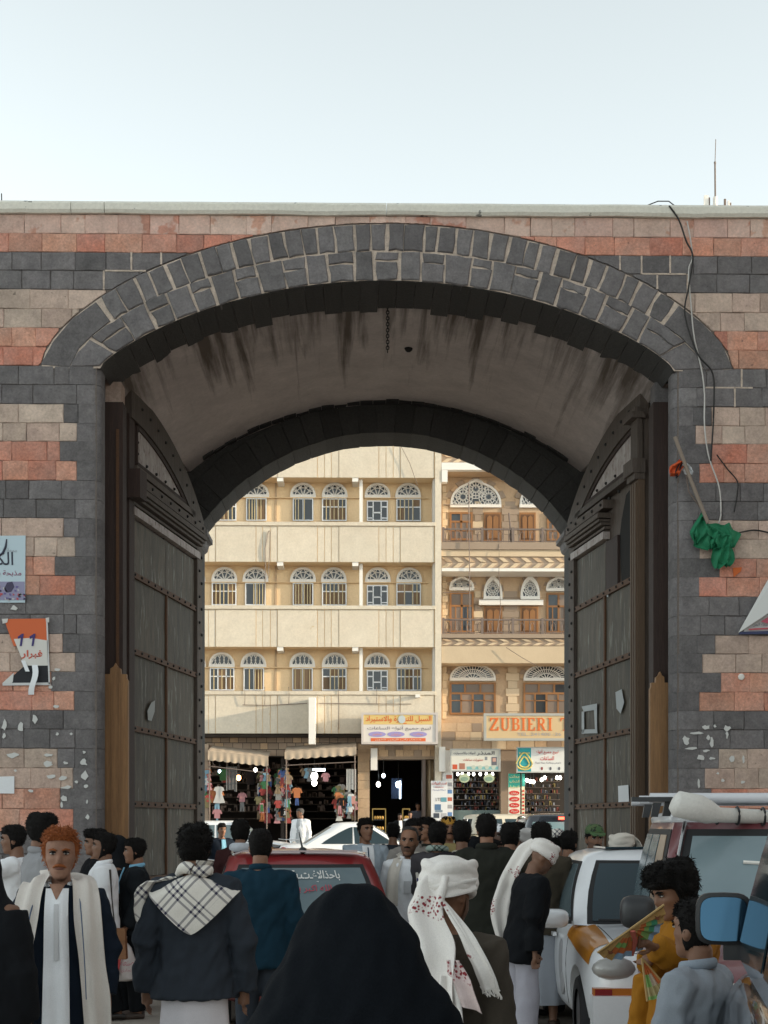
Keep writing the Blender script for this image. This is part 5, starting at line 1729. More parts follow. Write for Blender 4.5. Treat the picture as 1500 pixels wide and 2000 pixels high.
for a in (34, 57): MB().prism([(xx(a + x), zz(y)) for x, y in ((5, 1262), (9, 1262), (13, 1238), (9.5, 1238), (1, 1244), (2, 1248), (7.6, 1245))], YP - .016, YP - .012).build('numeral', blue, r)
letter('فبرار', xx(42), xx(83), zz(1287), zz(1270), YP - 0.012, plain((0.55, 0.10, 0.06), 0.7), r, True, 0.03)
for pts in ([(4, 1209), (16, 1208), (14, 1216), (5, 1218)], [(89, 1207), (96, 1206), (96, 1216), (90, 1214)]):
    px_patch(r, 'tape_corner', pts, (0.6, 0.58, 0.55), YP - .010)
sheet_obj('paper_notice', 'blank white sheet glued low on the left wall at the edge of the picture', 'paper', [(-40, 1518), (28, 1516), (28, 1550), (-40, 1549)], M['white'])
# folded banner on the right
r = thing('hanging_banner', 'white vinyl banner folded into a triangle, printed underside showing, on the right wall', 'banner', P(1490, 1240, YP))
b = MB()
b.add([P(1442, 1236, YP - .06), P(1512, 1190, YP - .12), P(1530, 1100, YP - .08), P(1502, 1128, YP - .05), P(1448, 1233, YP - .03), P(1530, 1180, YP)], [(0, 1, 2, 3), (0, 3, 4), (3, 2, 5), (4, 3, 5)])
b.build('banner_fold', mat('grey white vinyl', (0.60, 0.60, 0.58), 0.6), r, fix=False)
b = MB()
b.add([P(1456, 1218, YP - .02), P(1530, 1182, YP - .04), P(1530, 1236, YP - .03), P(1452, 1238, YP - .02)], [(0, 1, 2, 3)])
b.build('banner_print', plain((0.58, 0.58, 0.58), 0.6), r, fix=False)
px_patch(r, 'banner_hem', [(1443, 1234), (1530, 1231), (1530, 1238), (1443, 1239)], (0.04, 0.05, 0.12), YP - .05)
px_patch(r, 'printed_mark', [(1486, 1214), (1500, 1205), (1510, 1210), (1500, 1218)], (0.5, 0.1, 0.15), YP - .06)
px_patch(r, 'printed_mark', [(1462, 1228), (1530, 1224), (1530, 1227), (1462, 1231)], (0.5, 0.08, 0.1), YP - .055)
letter('صنعاء اليمن', xx(1468), xx(1500), zz(1222), zz(1214), YP - 0.05, ink, r, True)
sheet_obj('paper_scrap', 'small orange scrap with a white edge below the green cloth', 'paper', [(1431, 1109), (1449, 1108), (1447, 1116), (1433, 1127)], plain((0.62, 0.14, 0.03)))
# scraps of torn white posters, grouped by where they cling
SCR = [('white scrap of torn poster on the dark courses of the left wall', [(40, 1420, 8, 18), (67, 1405, 9, 12), (8, 1418, 7, 16), (8, 1438, 5, 9), (112, 1433, 4, 5), (139, 1434, 4, 4), (110, 1380, 8, 5), (112, 1308, 9, 7), (98, 1342, 6, 5), (27, 1188, 9, 8), (105, 1325, 5, 6)]),
       ('white scrap of torn poster on the tan courses of the left wall', [(26, 1475, 16, 8), (96, 1475, 13, 5), (95, 1491, 13, 10), (100, 1516, 15, 6), (123, 1520, 12, 6), (131, 1538, 18, 5), (60, 1545, 9, 4), (30, 1505, 4, 4)]),
       ('white scrap of torn poster beside the left jamb', [(164, 1489, 10, 10), (165, 1516, 12, 14), (150, 1527, 6, 5), (167, 1536, 7, 6), (164, 1469, 5, 4), (128, 1490, 8, 4), (125, 1560, 9, 9), (121, 1572, 4, 10), (171, 1595, 6, 8), (170, 1565, 3, 7)]),
       ('white scrap of torn poster on the right wall above the car roof', [(1379, 1421, 10, 8), (1396, 1419, 4, 5), (1420, 1422, 9, 9), (1340, 1447, 10, 18), (1362, 1432, 20, 5), (1350, 1462, 20, 5), (1383, 1440, 5, 10), (1390, 1450, 6, 14), (1420, 1435, 4, 10), (1378, 1466, 10, 4), (1368, 1480, 13, 8), (1390, 1481, 9, 4), (1430, 1481, 9, 10), (1452, 1483, 4, 10), (1365, 1530, 4, 14), (1412, 1524, 7, 5), (1450, 1528, 8, 4), (1402, 1510, 4, 4)])]
for lab, items in SCR:
    for (px, py, w, h) in items:
        n = 9
        pts = [(px + w * .75 * (0.45 + .75 * rnd.random()) * math.cos(2 * PI * i / n), py + h * .75 * (0.45 + .75 * rnd.random()) * math.sin(2 * PI * i / n)) for i in range(n)]
        shp = 'tall' if h > 1.6 * w else 'wide' if w > 1.8 * h else 'squarish'
        big = 'large' if w * h > 110 else 'tiny' if w * h < 32 else 'small'
        sheet_obj('paper_scrap', lab.replace('white scrap', '%s %s white scrap' % (big, shp)), 'paper', pts[::-1], plain((0.58, 0.58, 0.56)), YP + 0.002, 0.003, 'scraps of torn posters')
o = tag(MB().ell(P(1448, 1322, YP), (0.035, 0.012, 0.035), 10, 6).build('wall_stud', M['gypsum']), 'small round white stud on the right wall', 'stud')
# notice on the right leaf and scrapes of paper
hingeR = wloc(door_r)


def leaf_px(Q, W, px, py, n):
    """point of a leaf plane seen at px,py"""
    a, b_ = Q(0, n, 0), Q(W, n, 0)
    d0 = P(px, py, 1.0) - Vector((0, 0, CZ))
    ex = b_ - a
    den = d0.x * -ex.y + ex.x * d0.y
    t = (a.x * -ex.y + ex.x * a.y) / den
    return Vector((d0.x * t, d0.y * t, CZ + d0.z * t))


def leaf_sheet(Q, W, name, label, pts, m_, cat='paper', group=None, n=0.056):
    b = MB()
    fr = [leaf_px(Q, W, x, y, n) for x, y in pts]
    bk = [leaf_px(Q, W, x, y, n - 0.006) for x, y in pts]
    k = len(pts)
    b.add(fr + bk, [tuple(range(k)), tuple(range(2 * k - 1, k - 1, -1))] + [(i, k + i, k + (i + 1) % k, (i + 1) % k) for i in range(k)])
    return tag(b.build(name, m_), label, cat, group)


o = leaf_sheet(QR, WR, 'paper_notice', 'white notice with small print pinned on the right door leaf', [(1207, 1535), (1227, 1533), (1229, 1573), (1208, 1573)], M['white'])
leaf_sheet(QL, WL, 'paper_scrap', 'pale scraped paper on the left door leaf, upper mark', [(288, 1388), (296, 1372), (303, 1368), (302, 1390), (296, 1408), (289, 1406)], plain((0.36, 0.38, 0.37)), group='paper marks on the door leaves')
for pts, lab in (([(1136, 1380), (1166, 1374), (1166, 1386), (1140, 1390)], 'upper edge of a torn paper frame on the right leaf'), ([(1136, 1390), (1141, 1389), (1141, 1430), (1136, 1432)], 'left edge of a torn paper frame on the right leaf'),
                 ([(1136, 1425), (1166, 1424), (1167, 1432), (1136, 1433)], 'lower edge of a torn paper frame on the right leaf'), ([(1160, 1386), (1166, 1386), (1166, 1424), (1162, 1424)], 'right edge of a torn paper frame on the right leaf'),
                 ([(1202, 1352), (1214, 1346), (1219, 1372), (1212, 1394), (1204, 1384)], 'bluish white paper remnant on the right column of the right leaf'),
                 ([(1184, 1156), (1188, 1155), (1188, 1166), (1185, 1166)], 'tiny white tag hanging at the top of the right leaf')):
    leaf_sheet(QR, WR, 'paper_scrap', lab, pts, plain((0.42, 0.45, 0.46)), group='paper marks on the door leaves')
v = P(221, 1543, 17.82)
tag(MB().prism([(P(px, py, 17.82).x, P(px, py, 17.82).z) for px, py in ((211, 1551), (212, 1540), (219, 1536), (229, 1539), (228, 1545), (219, 1547))], 17.815, 17.825).build('paper_scrap', M['white']), 'white scrap stuck on the brown plank of the left leaf', 'paper')

# flag poles, rags, wires
def wire(name, label, pts, rad, m_, cat='wire', group=None):
    o = MB().tube(pts, rad, 6).build(name, m_, smooth=60)
    return tag(o, label, cat, group)


def spline(pts, n=8):
    out = []
    P_ = [pts[0]] + list(pts) + [pts[-1]]
    for i in range(1, len(P_) - 2):
        for k in range(n):
            t = k / n
            a, b, c_, d = P_[i - 1], P_[i], P_[i + 1], P_[i + 2]
            out.append(0.5 * ((2 * b) + (c_ - a) * t + (2 * a - 5 * b + 4 * c_ - d) * t * t + (3 * b - a - 3 * c_ + d) * t * t * t))
    out.append(Vector(pts[-1]))
    return out


pw = lambda L, dy=-0.05: spline([P(x, y, YW + dy) for x, y in L])
wire('hanging_wire', 'white wire hanging down the right wall from the coping', pw([(1342, 432), (1349, 470), (1352, 505), (1345, 530), (1350, 600), (1356, 660), (1370, 720), (1376, 770), (1376, 830), (1384, 890), (1404, 950), (1408, 1000), (1404, 1022)]), 0.008, mat('pale wire', (0.55, 0.53, 0.5), 0.6))
wire('hanging_wire', 'dark wire hanging from the coping down past the arch ring', pw([(1307, 402), (1326, 430), (1340, 470), (1353, 502), (1345, 560), (1338, 615), (1362, 690), (1392, 730), (1394, 800), (1391, 860), (1388, 900)], -0.06), 0.009, M['iron'])
wire('hanging_wire', 'dark wire curving down beside the orange rag', pw([(1400, 888), (1420, 915), (1440, 940), (1440, 965), (1434, 1000)], -0.03), 0.007, M['iron'])
wire('hanging_wire', 'dark cable arching right from the green cloth', pw([(1430, 1045), (1455, 1038), (1480, 1036), (1520, 1045)], -0.05), 0.009, M['iron'])
wire('hanging_wire', 'pale loop of wire standing up from the coping', [P(x, y, YW + 0.4) for x, y in ((1262, 402), (1285, 393), (1306, 393), (1322, 405))], 0.006, M['iron'])
r = thing('flag_pole', 'thin pole leaning on the right jamb with a bunched green cloth tied to its foot', 'flag', P(1380, 1105, YW - 0.1))
MB().tube([P(1318, 853, YW - 0.12), P(1350, 940, YW - 0.12), P(1383, 1022, YW - 0.14)], 0.02, 8).build('pole', mat('weathered stick', (0.25, 0.2, 0.16), 0.8), r, smooth=60)
MB().tube([P(1337, 905, YW - 0.09), P(1345, 960, YW - 0.09), P(1368, 992, YW - 0.09)], 0.008, 6).build('pole_string', M['rail'], r)
green = mat('green flag cloth', (0.01, 0.19, 0.085), 0.75, col2=(0.006, 0.12, 0.055), nscale=4, fine=0.1)


def rag(parent, name, top, tip, w0, w1, m_, amp=0.05, Y=YW - 0.14):
    a, b_ = P(top[0], top[1], Y), P(tip[0], tip[1], Y)
    d = (b_ - a)
    nv = Vector((-d.z, 0, d.x)).normalized()
    s0 = rnd.uniform(0, 50)
    b = MB()

    def f(u, v):
        w = lerp(w0, w1, v / .65) if v < .65 else lerp(w1, w1 * .12, ((v - .65) / .35) ** 1.3)
        q = a + d * v + nv * (w * (u - 0.5) * (1 + 0.25 * noise.noise((v * 3 + s0, u, 3))))
        q.y += amp * 1.2 * abs(math.sin(u * 5 + v * 2.0 + s0)) + amp * .5 * noise.noise((u * 3 + s0, v * 4, 1))
        q.z -= .05 * abs(u - .5) * v
        return q
    b.grid(f, 10, 12, (0, 0.005, 0))
    return b.build(name, m_, parent, smooth=70)


for t_, e_, a, c_ in (((1376, 1000), (1362, 1058), .05, .20), ((1370, 1018), (1388, 1068), .12, .3), ((1398, 1030), (1392, 1068), .1, .24), ((1410, 1028), (1432, 1066), .18, .3), ((1416, 1045), (1402, 1106), .12, .2), ((1420, 1060), (1424, 1102), .10, .18), ((1380, 1030), (1428, 1044), .12, .2)):
    rag(r, 'flag_cloth', t_, e_, a, c_, green)
r = thing('tied_rag', 'small red, white and black flag rag knotted round the leaning pole', 'flag', P(1332, 925, YW - 0.14))
rag(r, 'red_stripe', (1334, 900), (1310, 922), .07, .13, plain((0.6, 0.09, 0.02)))
rag(r, 'white_stripe', (1334, 905), (1354, 920), .05, .10, M['white'])
rag(r, 'black_stripe', (1330, 902), (1322, 928), .04, .06, plain((0.02, 0.02, 0.03)))
# chain and lamp in the vault
r = thing('hanging_chain', 'dark chain hanging from an iron hook at the crown of the vault', 'chain', P(757, 686, YW + 0.9))
a, e = P(757, 590, YW + .9), P(757, 688, YW + .9)
n = 17
for k in range(n):
    c_ = a.lerp(e, (k + .5) / n)
    h = (a.z - e.z) / n * .68
    ax = (1, 0) if k % 2 else (0, 1)
    MB().tube([c_ + Vector((ax[0] * .016 * math.cos(q), ax[1] * .016 * math.cos(q), h * math.sin(q))) for q in (2 * PI * i / 8 for i in range(9))], 0.006, 4, False).build('chain_link', M['iron'], r)
MB().box((a.x - .12, YW + .8, a.z - .02), (a.x + .16, YW + .98, a.z + .12)).build('iron_hook_plate', M['iron'], r)
o = tag(MB().ell(P(798, 680, 18.2), (.05, .05, .05), 8, 6).build('plaster_hole', M['dark']), 'dark chipped hole in the vault plaster near the chain', 'hole')

# rooftop antennas behind the wall
r = thing('antenna_mast', 'thin pale antenna mast rising behind the coping at the right', 'antenna', (fx(1397, 60), 60, fz(420, 60)), 0)
MB().tube([P(1397, 425, 60), P(1397, 385, 60)], 0.09, 8).build('mast_foot', M['gypsum'], r)
MB().tube([P(1397, 385, 60), P(1396.5, 318, 60)], 0.035, 6).build('mast', M['rail'], r)
MB().tube([P(1396.5, 318, 60), P(1398, 272, 60)], 0.015, 6).build('whip', M['rail'], r)
MB().ell(P(1396.5, 318, 60), (.05, .05, .06), 8, 6).build('mast_joint', M['rail'], r)
for px, w, y0, lab in ((1380, 9, 381, 'tall white sector antenna panel left of the mast'), (1424, 4, 391, 'small white antenna panel right of the mast')):
    r = thing('panel_antenna', lab, 'antenna', P(px, 425, 60), 0, 'antennas on a roof behind the gate')
    a, b_ = P(px - w / 2, 425, 60), P(px + w / 2, y0, 60)
    MB().box((a.x, 60, a.z), (b_.x, 60.12, b_.z), 0.94).build('panel_body', M['gypsum'], r)
    MB().tube([P(px + w / 2 + 1, 425, 60.1), P(px + w / 2 + 1, y0 + 5, 60.1)], 0.03, 6).build('panel_mount', M['rail'], r)
r = thing('antenna_bracket', 'dark bracket joining the mast to the small panel', 'antenna', P(1412, 425, 60))
MB().tube([P(1400, 402, 60), P(1416, 402, 60)], 0.03, 6).build('bracket_arm', M['rail'], r)
MB().tube([P(1416, 425, 60), P(1416, 389, 60)], 0.05, 6).build('bracket_post', M['rail'], r)
wire('antenna_whip', 'short dark aerial at the far left above the coping', [P(4, 425, 30), P(3, 378, 30)], 0.012, M['iron'], 'antenna')

# ------------------------------------------------------------------ vehicles
class Car:
    """local frame: front towards -y, x across, z up"""
    def __init__(s, name, label, cat, loc, rz, paint, L, W, stations, cab, group=None, wheel_r=0.3, wheels=(-1.25, 1.3), low=None, two_tone=None, glass=None, arch=0.07, wheel_w=0.18):
        s.root = thing(name, label, cat, loc, rz, group)
        s.W, s.L, s.paint, s.cab = W, L, paint, cab
        s.st = stations
        b = MB()
        rs = []
        for (y, zt, zb, hwid) in stations:
            m = 16
            pr_ = [(0.0, zt + 0.025), (0.55, zt + 0.02), (0.82, zt), (0.93, zt - 0.035), (0.975, zt - 0.10), (1.0, lerp(zb, zt, 0.62)), (0.995, lerp(zb, zt, 0.42)), (0.97, zb + 0.08), (0.90, zb), (0.0, zb)]
            rs.append([(x * hwid, y, z) for x, z in pr_] + [(-x * hwid, y, z) for x, z in pr_[-2:0:-1]])
        b.rings(rs)
        me = bpy.data.meshes.new('body')
        me.from_pydata(b.v, [], b.f)
        bm = bmesh.new(); bm.from_mesh(me); bmesh.ops.recalc_face_normals(bm, faces=bm.faces); bm.to_mesh(me); bm.free()
        cut = MB()
        for y in wheels:
            for sx in (-1, 1):
                cut.rings([[(sx * (W / 2 - 0.26 if q == 0 else W / 2 + 0.2), y + (wheel_r + arch) * math.cos(2 * PI * k / 24), wheel_r + (wheel_r + arch) * math.sin(2 * PI * k / 24)) for k in range(24)] for q in (0, 1)])
        co_ = cut.build('cut', None, local=True)
        body_me = evaluated(me, [('SUBSURF', dict(levels=1, render_levels=1)), ('BOOLEAN', dict(operation='DIFFERENCE', object=co_, solver='EXACT'))])
        bpy.data.objects.remove(co_)
        body_me.polygons.foreach_set('use_smooth', [True] * len(body_me.polygons))
        body_me.set_sharp_from_angle(angle=R(35))
        s.body = link(body_me, 'body', paint, s.root)
        s.bvh = BVHTree.FromPolygons([v.co.copy() for v in body_me.vertices], [tuple(p.vertices) for p in body_me.polygons])
        # cabin: zb, zt, (front y, rear y, half width) below and above
        c = cab
        rs = []
        for v in [0, .2, .4, .6, .8, 1.0]:
            rs.append(s.ring(v))
        f, r_, w, z = s.dim(1.0)
        for k, (ins, up) in enumerate(((0.05, 0.03), (0.14, 0.055), (0.35, 0.075))):
            rs.append([Vector((p.x * (1 - ins / w), lerp(p.y, (f + r_) / 2, ins / ((r_ - f) / 2)), z + up)) for p in s.ring(1.0)])
        b = MB(); b.rings(rs)
        s.cabin = b.build('cabin', paint, s.root, local=True, smooth=45)
        rim = mat('steel rim', (0.35, 0.35, 0.36), 0.35, metal=.8)
        for y in wheels:
            for sx in (-1, 1):
                t = MB()
                prof = [(0.0, 0.62), (0.0, 0.9), (0.03, 0.98), (0.09, 1.0), (0.15, 0.98), (wheel_w, 0.9), (wheel_w, 0.62)]
                t.rings([[(sx * (W / 2 - 0.02 - a), y + wheel_r * q * math.cos(2 * PI * k / 24), wheel_r + wheel_r * q * math.sin(2 * PI * k / 24)) for k in range(24)] for a, q in prof], caps=False)
                wo = t.build('wheel', M['tyre'], s.root, local=True, smooth=40)
                rm = MB()
                rm.rings([[(sx * (W / 2 - 0.02 - a), y + wheel_r * q * math.cos(2 * PI * k / 20), wheel_r + wheel_r * q * math.sin(2 * PI * k / 20)) for k in range(20)] for a, q in ((0.02, .64), (0.04, .52), (0.015, .3), (0.01, .1))])
                rm.build('rim', rim, wo, local=True, smooth=30)
        under = MB(); under.box((-W / 2 + .27, min(wheels) - .5, 0.2), (W / 2 - .27, max(wheels) + .5, 0.35)); under.build('underbody', M['blackp'], s.root, local=True)

    def dim(s, v):
        c = s.cab
        return lerp(c['f'][0], c['f'][1], v), lerp(c['r'][0], c['r'][1], v), lerp(c['w'][0], c['w'][1], v) + c.get('bulge', 0.02) * math.sin(v * PI), lerp(c['z'][0], c['z'][1], v)

    def ring(s, v):
        f, r_, w, z = s.dim(v)
        k, rad = 6, 0.09
        out = []
        for i in range(k + 1): out.append(s.front(lerp(-1, 1, i / k), v))
        for i in range(k + 1): out.append(s.side(1, lerp(-1, 1, i / k), v))
        for i in range(k + 1): out.append(s.rear(lerp(1, -1, i / k), v))
        for i in range(k + 1): out.append(s.side(-1, lerp(1, -1, i / k), v))
        return out

    def front(s, t, v):
        f, r_, w, z = s.dim(v)
        return Vector((t * (w - 0.09), f + s.cab.get('fb', 0.10) * t * t - 0.02, z))

    def rear(s, t, v):
        f, r_, w, z = s.dim(v)
        return Vector((t * (w - 0.09), r_ - s.cab.get('rb', 0.08) * t * t + 0.02, z))

    def side(s, sx, t, v):
        f, r_, w, z = s.dim(v)
        a, b_ = f + s.cab.get('fb', 0.10) + 0.06, r_ - s.cab.get('rb', 0.08) - 0.06
        return Vector((sx * (w - 0.01 * t * t), lerp(a, b_, (t + 1) / 2), z))

    def patch(s, which, t0, t1, v0, v1, name, m_, off=0.006, parent=None, nu=8, nv=4, shape=None, thick=0.004):
        """pane following the cabin: which = front, rear, or +1/-1 for a side"""
        fn = {'front': s.front, 'rear': s.rear}.get(which) or (lambda t, v: s.side(which, t, v))
        out = {'front': Vector((0, -1, .35)), 'rear': Vector((0, 1, .35))}.get(which) or Vector((which, 0, .2))
        out = out.normalized() * off
        b = MB()

        def g(u, w):
            t, v = lerp(t0, t1, u), lerp(v0, v1, w)
            if shape: t, v = shape(u, w)
            return fn(t, v) + out
        b.grid(g, nu, nv, out * (thick / off) * -1)
        return b.build(name, m_, parent or s.root, local=True, smooth=40)

    def on(s, p, off=.004):
        l, n_, _, _ = s.bvh.find_nearest(Vector(p))
        if n_.dot(Vector(p) - Vector((0, p[1], .5))) < 0: n_ = -n_
        return l + n_ * off

    def gap(s, pts, rad=.004, name='panel_gap'):
        ps = []
        for a, b_ in zip(pts[:-1], pts[1:]):
            ps += [s.on(Vector(a).lerp(Vector(b_), k / 6), 0) for k in range(6)]
        return MB().tube(ps + [s.on(pts[-1], 0)], rad, 5).build(name, seal, s.root, local=True)

    def lamp(s, name, c, r, m_, parent=None):
        return MB().ell(c, r, 14, 8).build(name, m_, parent or s.root, local=True, smooth=60)

    def bx(s, name, a, b_, m_, parent=None, top=1.0):
        return MB().box(a, b_, top).build(name, m_, parent or s.root, local=True)

    def mirror(s, sx, y, z, m_, size=(0.11, 0.05, 0.075)):
        c = Vector((sx * (s.W / 2 + 0.12), y, z))
        def mr_(k, y_): return [c + Vector((size[0] * k * math.copysign(abs(math.cos(q)) ** .6, math.cos(q)), y_ * size[1], size[2] * k * math.copysign(abs(math.sin(q)) ** .6, math.sin(q)))) for q in (2 * PI * i / 24 for i in range(24))]
        o = MB().rings([mr_(.4, -1), mr_(.75, -.85), mr_(.95, -.45), mr_(1, .1), mr_(1, .8), mr_(.9, .9)]).build('door_mirror', m_, s.root, local=True, smooth=50)
        MB().box((min(sx * (s.W / 2 - .03), c.x), y - .02, z - .04), (max(sx * (s.W / 2 - .03), c.x), y + .03, z - .01)).build('mirror_arm', M['blackp'], o, local=True)
        MB().prism([(c.x + size[0] * .82 * math.cos(q), c.z + size[2] * .8 * math.sin(q)) for q in (2 * PI * k / 16 for k in range(16))], y + size[1] * .93, y + size[1] * 1.02).build('mirror_glass', mat('mirror silvering', (0.7, 0.75, 0.8), 0.03, metal=1), o, local=True)
        return o


whitep = mat('white car paint', (0.80, 0.81, 0.83), 0.3, coat=0.5, fine=0.03, col2=(0.72, 0.73, 0.74), nscale=2, spots=((0.52, 0.51, 0.48), 6, 0.70))
redp = mat('red car paint', (0.21, 0.018, 0.02), 0.3, coat=0.6, fine=0.04)
suvp = mat('wine red car paint', (0.13, 0.022, 0.03), 0.35, coat=0.5, fine=0.06, col2=(0.2, 0.11, 0.11), nscale=3)
silver = mat('silver car paint', (0.34, 0.35, 0.38), 0.35, metal=0.5, coat=0.3)
navyp = mat('black blue car paint', (0.012, 0.016, 0.024), 0.2, coat=0.8)
yellow = mat('taxi yellow stripe', (0.52, 0.27, 0.05), 0.5)
seal = mat('black window seal', (0.012, 0.012, 0.013), 0.7)
orange_l = mat('amber lens', (0.45, 0.14, 0.02), 0.25)
redlens = mat('red lens', (0.22, 0.02, 0.02), 0.2, coat=0.5)
headl = mat('headlamp glass', (0.34, 0.33, 0.31), 0.3, coat=0.6, col2=(.22, .21, .2), nscale=9)


def sedan(L=4.3, hood=0.92, trunk=0.98, W=1.66, nose=0.74):
    h = L / 2
    return [(-h, nose - .12, 0.34, W / 2 * .72), (-h + .05, nose, 0.26, W / 2 * .86), (-h + 0.25, nose + .05, 0.22, W / 2 * .95), (-h + 0.75, hood - .03, 0.2, W / 2), (-h + 1.25, hood, 0.2, W / 2),
            (-h + 1.9, hood + .03, 0.2, W / 2), (h - 1.4, trunk - .01, 0.2, W / 2), (h - 0.7, trunk, 0.21, W / 2), (h - 0.2, trunk - .02, 0.24, W / 2 * .95), (h - .04, trunk - .08, 0.3, W / 2 * .88), (h, trunk - .2, 0.38, W / 2 * .76)]


# red car seen from behind
loc = P(622, HY, 12.75); loc.z = 0
c = Car('parked_car', 'dusty red car seen from behind with white and red Arabic writing on its rear window', 'car', loc + Vector((0, 2.0, 0)), R(2.0), redp, 4.1, 1.62, sedan(4.1, 0.92, 0.93, 1.62),
        dict(f=(-0.95, -0.25), r=(1.62, 1.10), w=(0.78, 0.63), z=(0.90, 1.43), fb=.1, rb=.07), wheels=(-1.25, 1.25))
loc_red = c.root
c.root.rotation_euler.z = R(180 + 5)
c.root.location = (loc.x - .27, 14.6, 0)
c.patch('rear', -.97, .97, .06, .90, 'window_seal', seal, 0.006)
c.patch('rear', -.90, .90, .12, .84, 'rear_window', M['carglass_dusty'], 0.012)
for s_ in (-1, 1):
    c.patch(s_, -.92, -.02, .1, .86, 'side_window', M['carglass'], 0.006)
    c.patch(s_, .03, .88, .1, .86, 'side_window', M['carglass'], 0.006)
    c.lamp('tail_light', (s_ * .66, 2.0, .72), (.12, .06, .09), redlens)
    MB().tube([c.side(s_, t, 1.0) + Vector((-s_ * .03, 0, .035)) for t in (-1, -.5, 0, .5, 1)], 0.012, 6).build('roof_gutter', M['chrome'], c.root, local=True)
    c.mirror(s_, -.72, .98, redp)
c.patch('front', -.93, .93, .08, .9, 'windscreen', M['carglass'])
# pale strip set where the roof meets the window
c.bx('roof_strip', (-.50, 1.02, 1.485), (.50, 1.12, 1.50), mat('pale roof strip', (0.45, 0.36, 0.36), 0.4))
c.lamp('aerial_base', (-.02, 1.03, 1.50), (.035, .035, .03), M['blackp'])
MB().tube([(-.02, 1.03, 1.50), (0.01, .98, 1.66)], [.012, .004], 6).build('aerial', M['blackp'], c.root, local=True)
c.bx('number_plate', (-.24, 2.03, .55), (.24, 2.06, .67), plain((0.6, 0.6, 0.55)))
c.bx('rear_bumper', (-.78, 1.95, .32), (.78, 2.1, .5), plain((0.12, 0.02, 0.02)))


def on_rear(c, u0, u1, v0, v1, s, m_, bold, name='lettering'):
    """lettering on the rear window, read from behind"""
    f0, f1 = c.rear(0, v0), c.rear(0, v1)
    w = c.dim(.5)[2] - .09

    def tilt(p):          # p.x in -1..1 across the glass as seen from behind, p.z in 0..1
        q = c.rear(-p.x, lerp(v0, v1, p.z))
        return q + Vector((0, .020, .006))
    return letter(s, u0, u1, 0, 1, 0, m_, c.root, True, bold, name, local=True, tilt=tilt)


on_rear(c, -.72, .55, .60, .80, 'باحذالاغـتـية تبـاو الله', plain((0.62, 0.62, 0.6)), 0.02)
on_rear(c, -.45, .40, .44, .57, 'الله اكبر يحنثد يد', plain((0.4, 0.04, 0.07)), 0.006)
c.bx('parcel_shelf', (-.55, 1.2, .93), (.55, 1.5, .97), plain((.3, .3, .3)))

# white taxi crossing beyond the gate
loc = P(715, HY, 38.5)
c = Car('taxi', 'white taxi with a yellow side stripe crossing behind the crowd, seen from its left rear', 'car', (loc.x, 38.6, gz(38.5)), R(93), whitep, 4.4, 1.68, sedan(4.4, .90, .98, 1.68),
        dict(f=(-1.0, -.15), r=(1.68, .85), w=(.78, .58), z=(.92, 1.44), fb=.1, rb=.08), wheels=(-1.35, 1.3))
for s_ in (-1, 1):
    c.patch(s_, -.90, -.02, .10, .90, 'side_window', M['carglass'], 0.006, shape=lambda u, w: (lerp(-.92, -.03, u) + .0 * w, lerp(.1, .9, w)))
    c.patch(s_, .03, .70, .10, .86, 'side_window', M['carglass'], 0.006, shape=lambda u, w: (lerp(.02, .72 - .2 * w * w, u), lerp(.1, .9 - .25 * u * u, w)))
    c.bx('yellow_stripe', tuple(sorted((s_ * .80, s_ * .835)))[:1] + (.95, .70), (max(s_ * .80, s_ * .835), 2.05, .80), yellow) if False else MB().box((min(s_ * .8, s_ * .836), .85, .74), (max(s_ * .8, s_ * .836), 1.98, .83)).build('yellow_stripe', yellow, c.root, local=True)
    MB().ell((s_ * .74, 2.08, .76), (.12, .13, .14), 14, 8).build('tail_light', redlens, c.root, local=True, smooth=60)
    c.bx('door_handle', (min(s_ * .83, s_ * .85), .15, .72), (max(s_ * .83, s_ * .85), .35, .75), whitep)
    c.mirror(s_, -.8, .98, M['blackp'])
c.patch('rear', -.93, .93, .12, .9, 'rear_window', M['carglass_dusty'])
c.patch('front', -.93, .93, .08, .92, 'windscreen', M['carglass_dusty'])
c.bx('number_plate', (-.22, 2.17, .56), (.22, 2.2, .68), yellow)

# older white saloon waiting behind, at the left
loc = P(455, HY, 43)
c = Car('taxi', 'boxy white taxi with a yellow stripe waiting before the left clothes shop', 'car', (loc.x, 43, gz(43)), R(88), whitep, 4.2, 1.62, sedan(4.2, .93, .97, 1.62),
        dict(f=(-.85, -.35), r=(1.6, 1.15), w=(.77, .6), z=(.92, 1.42), fb=.08, rb=.06), wheels=(-1.3, 1.25))
for s_ in (-1, 1):
    c.patch(s_, -.9, -.03, .1, .9, 'side_window', M['carglass_dusty'])
    c.patch(s_, .03, .9, .1, .9, 'side_window', M['carglass_dusty'])
    MB().box((min(s_ * .8, s_ * .825), -2.0, .70), (max(s_ * .8, s_ * .825), 1.9, .78)).build('yellow_stripe', yellow, c.root, local=True)
    c.lamp('headlight', (s_ * .62, -2.08, .66), (.13, .06, .08), headl)
    c.mirror(s_, -.7, .98, whitep)
c.patch('front', -.93, .93, .08, .92, 'windscreen', M['carglass_dusty']); c.patch('rear', -.93, .93, .1, .9, 'rear_window', M['carglass_dusty'])

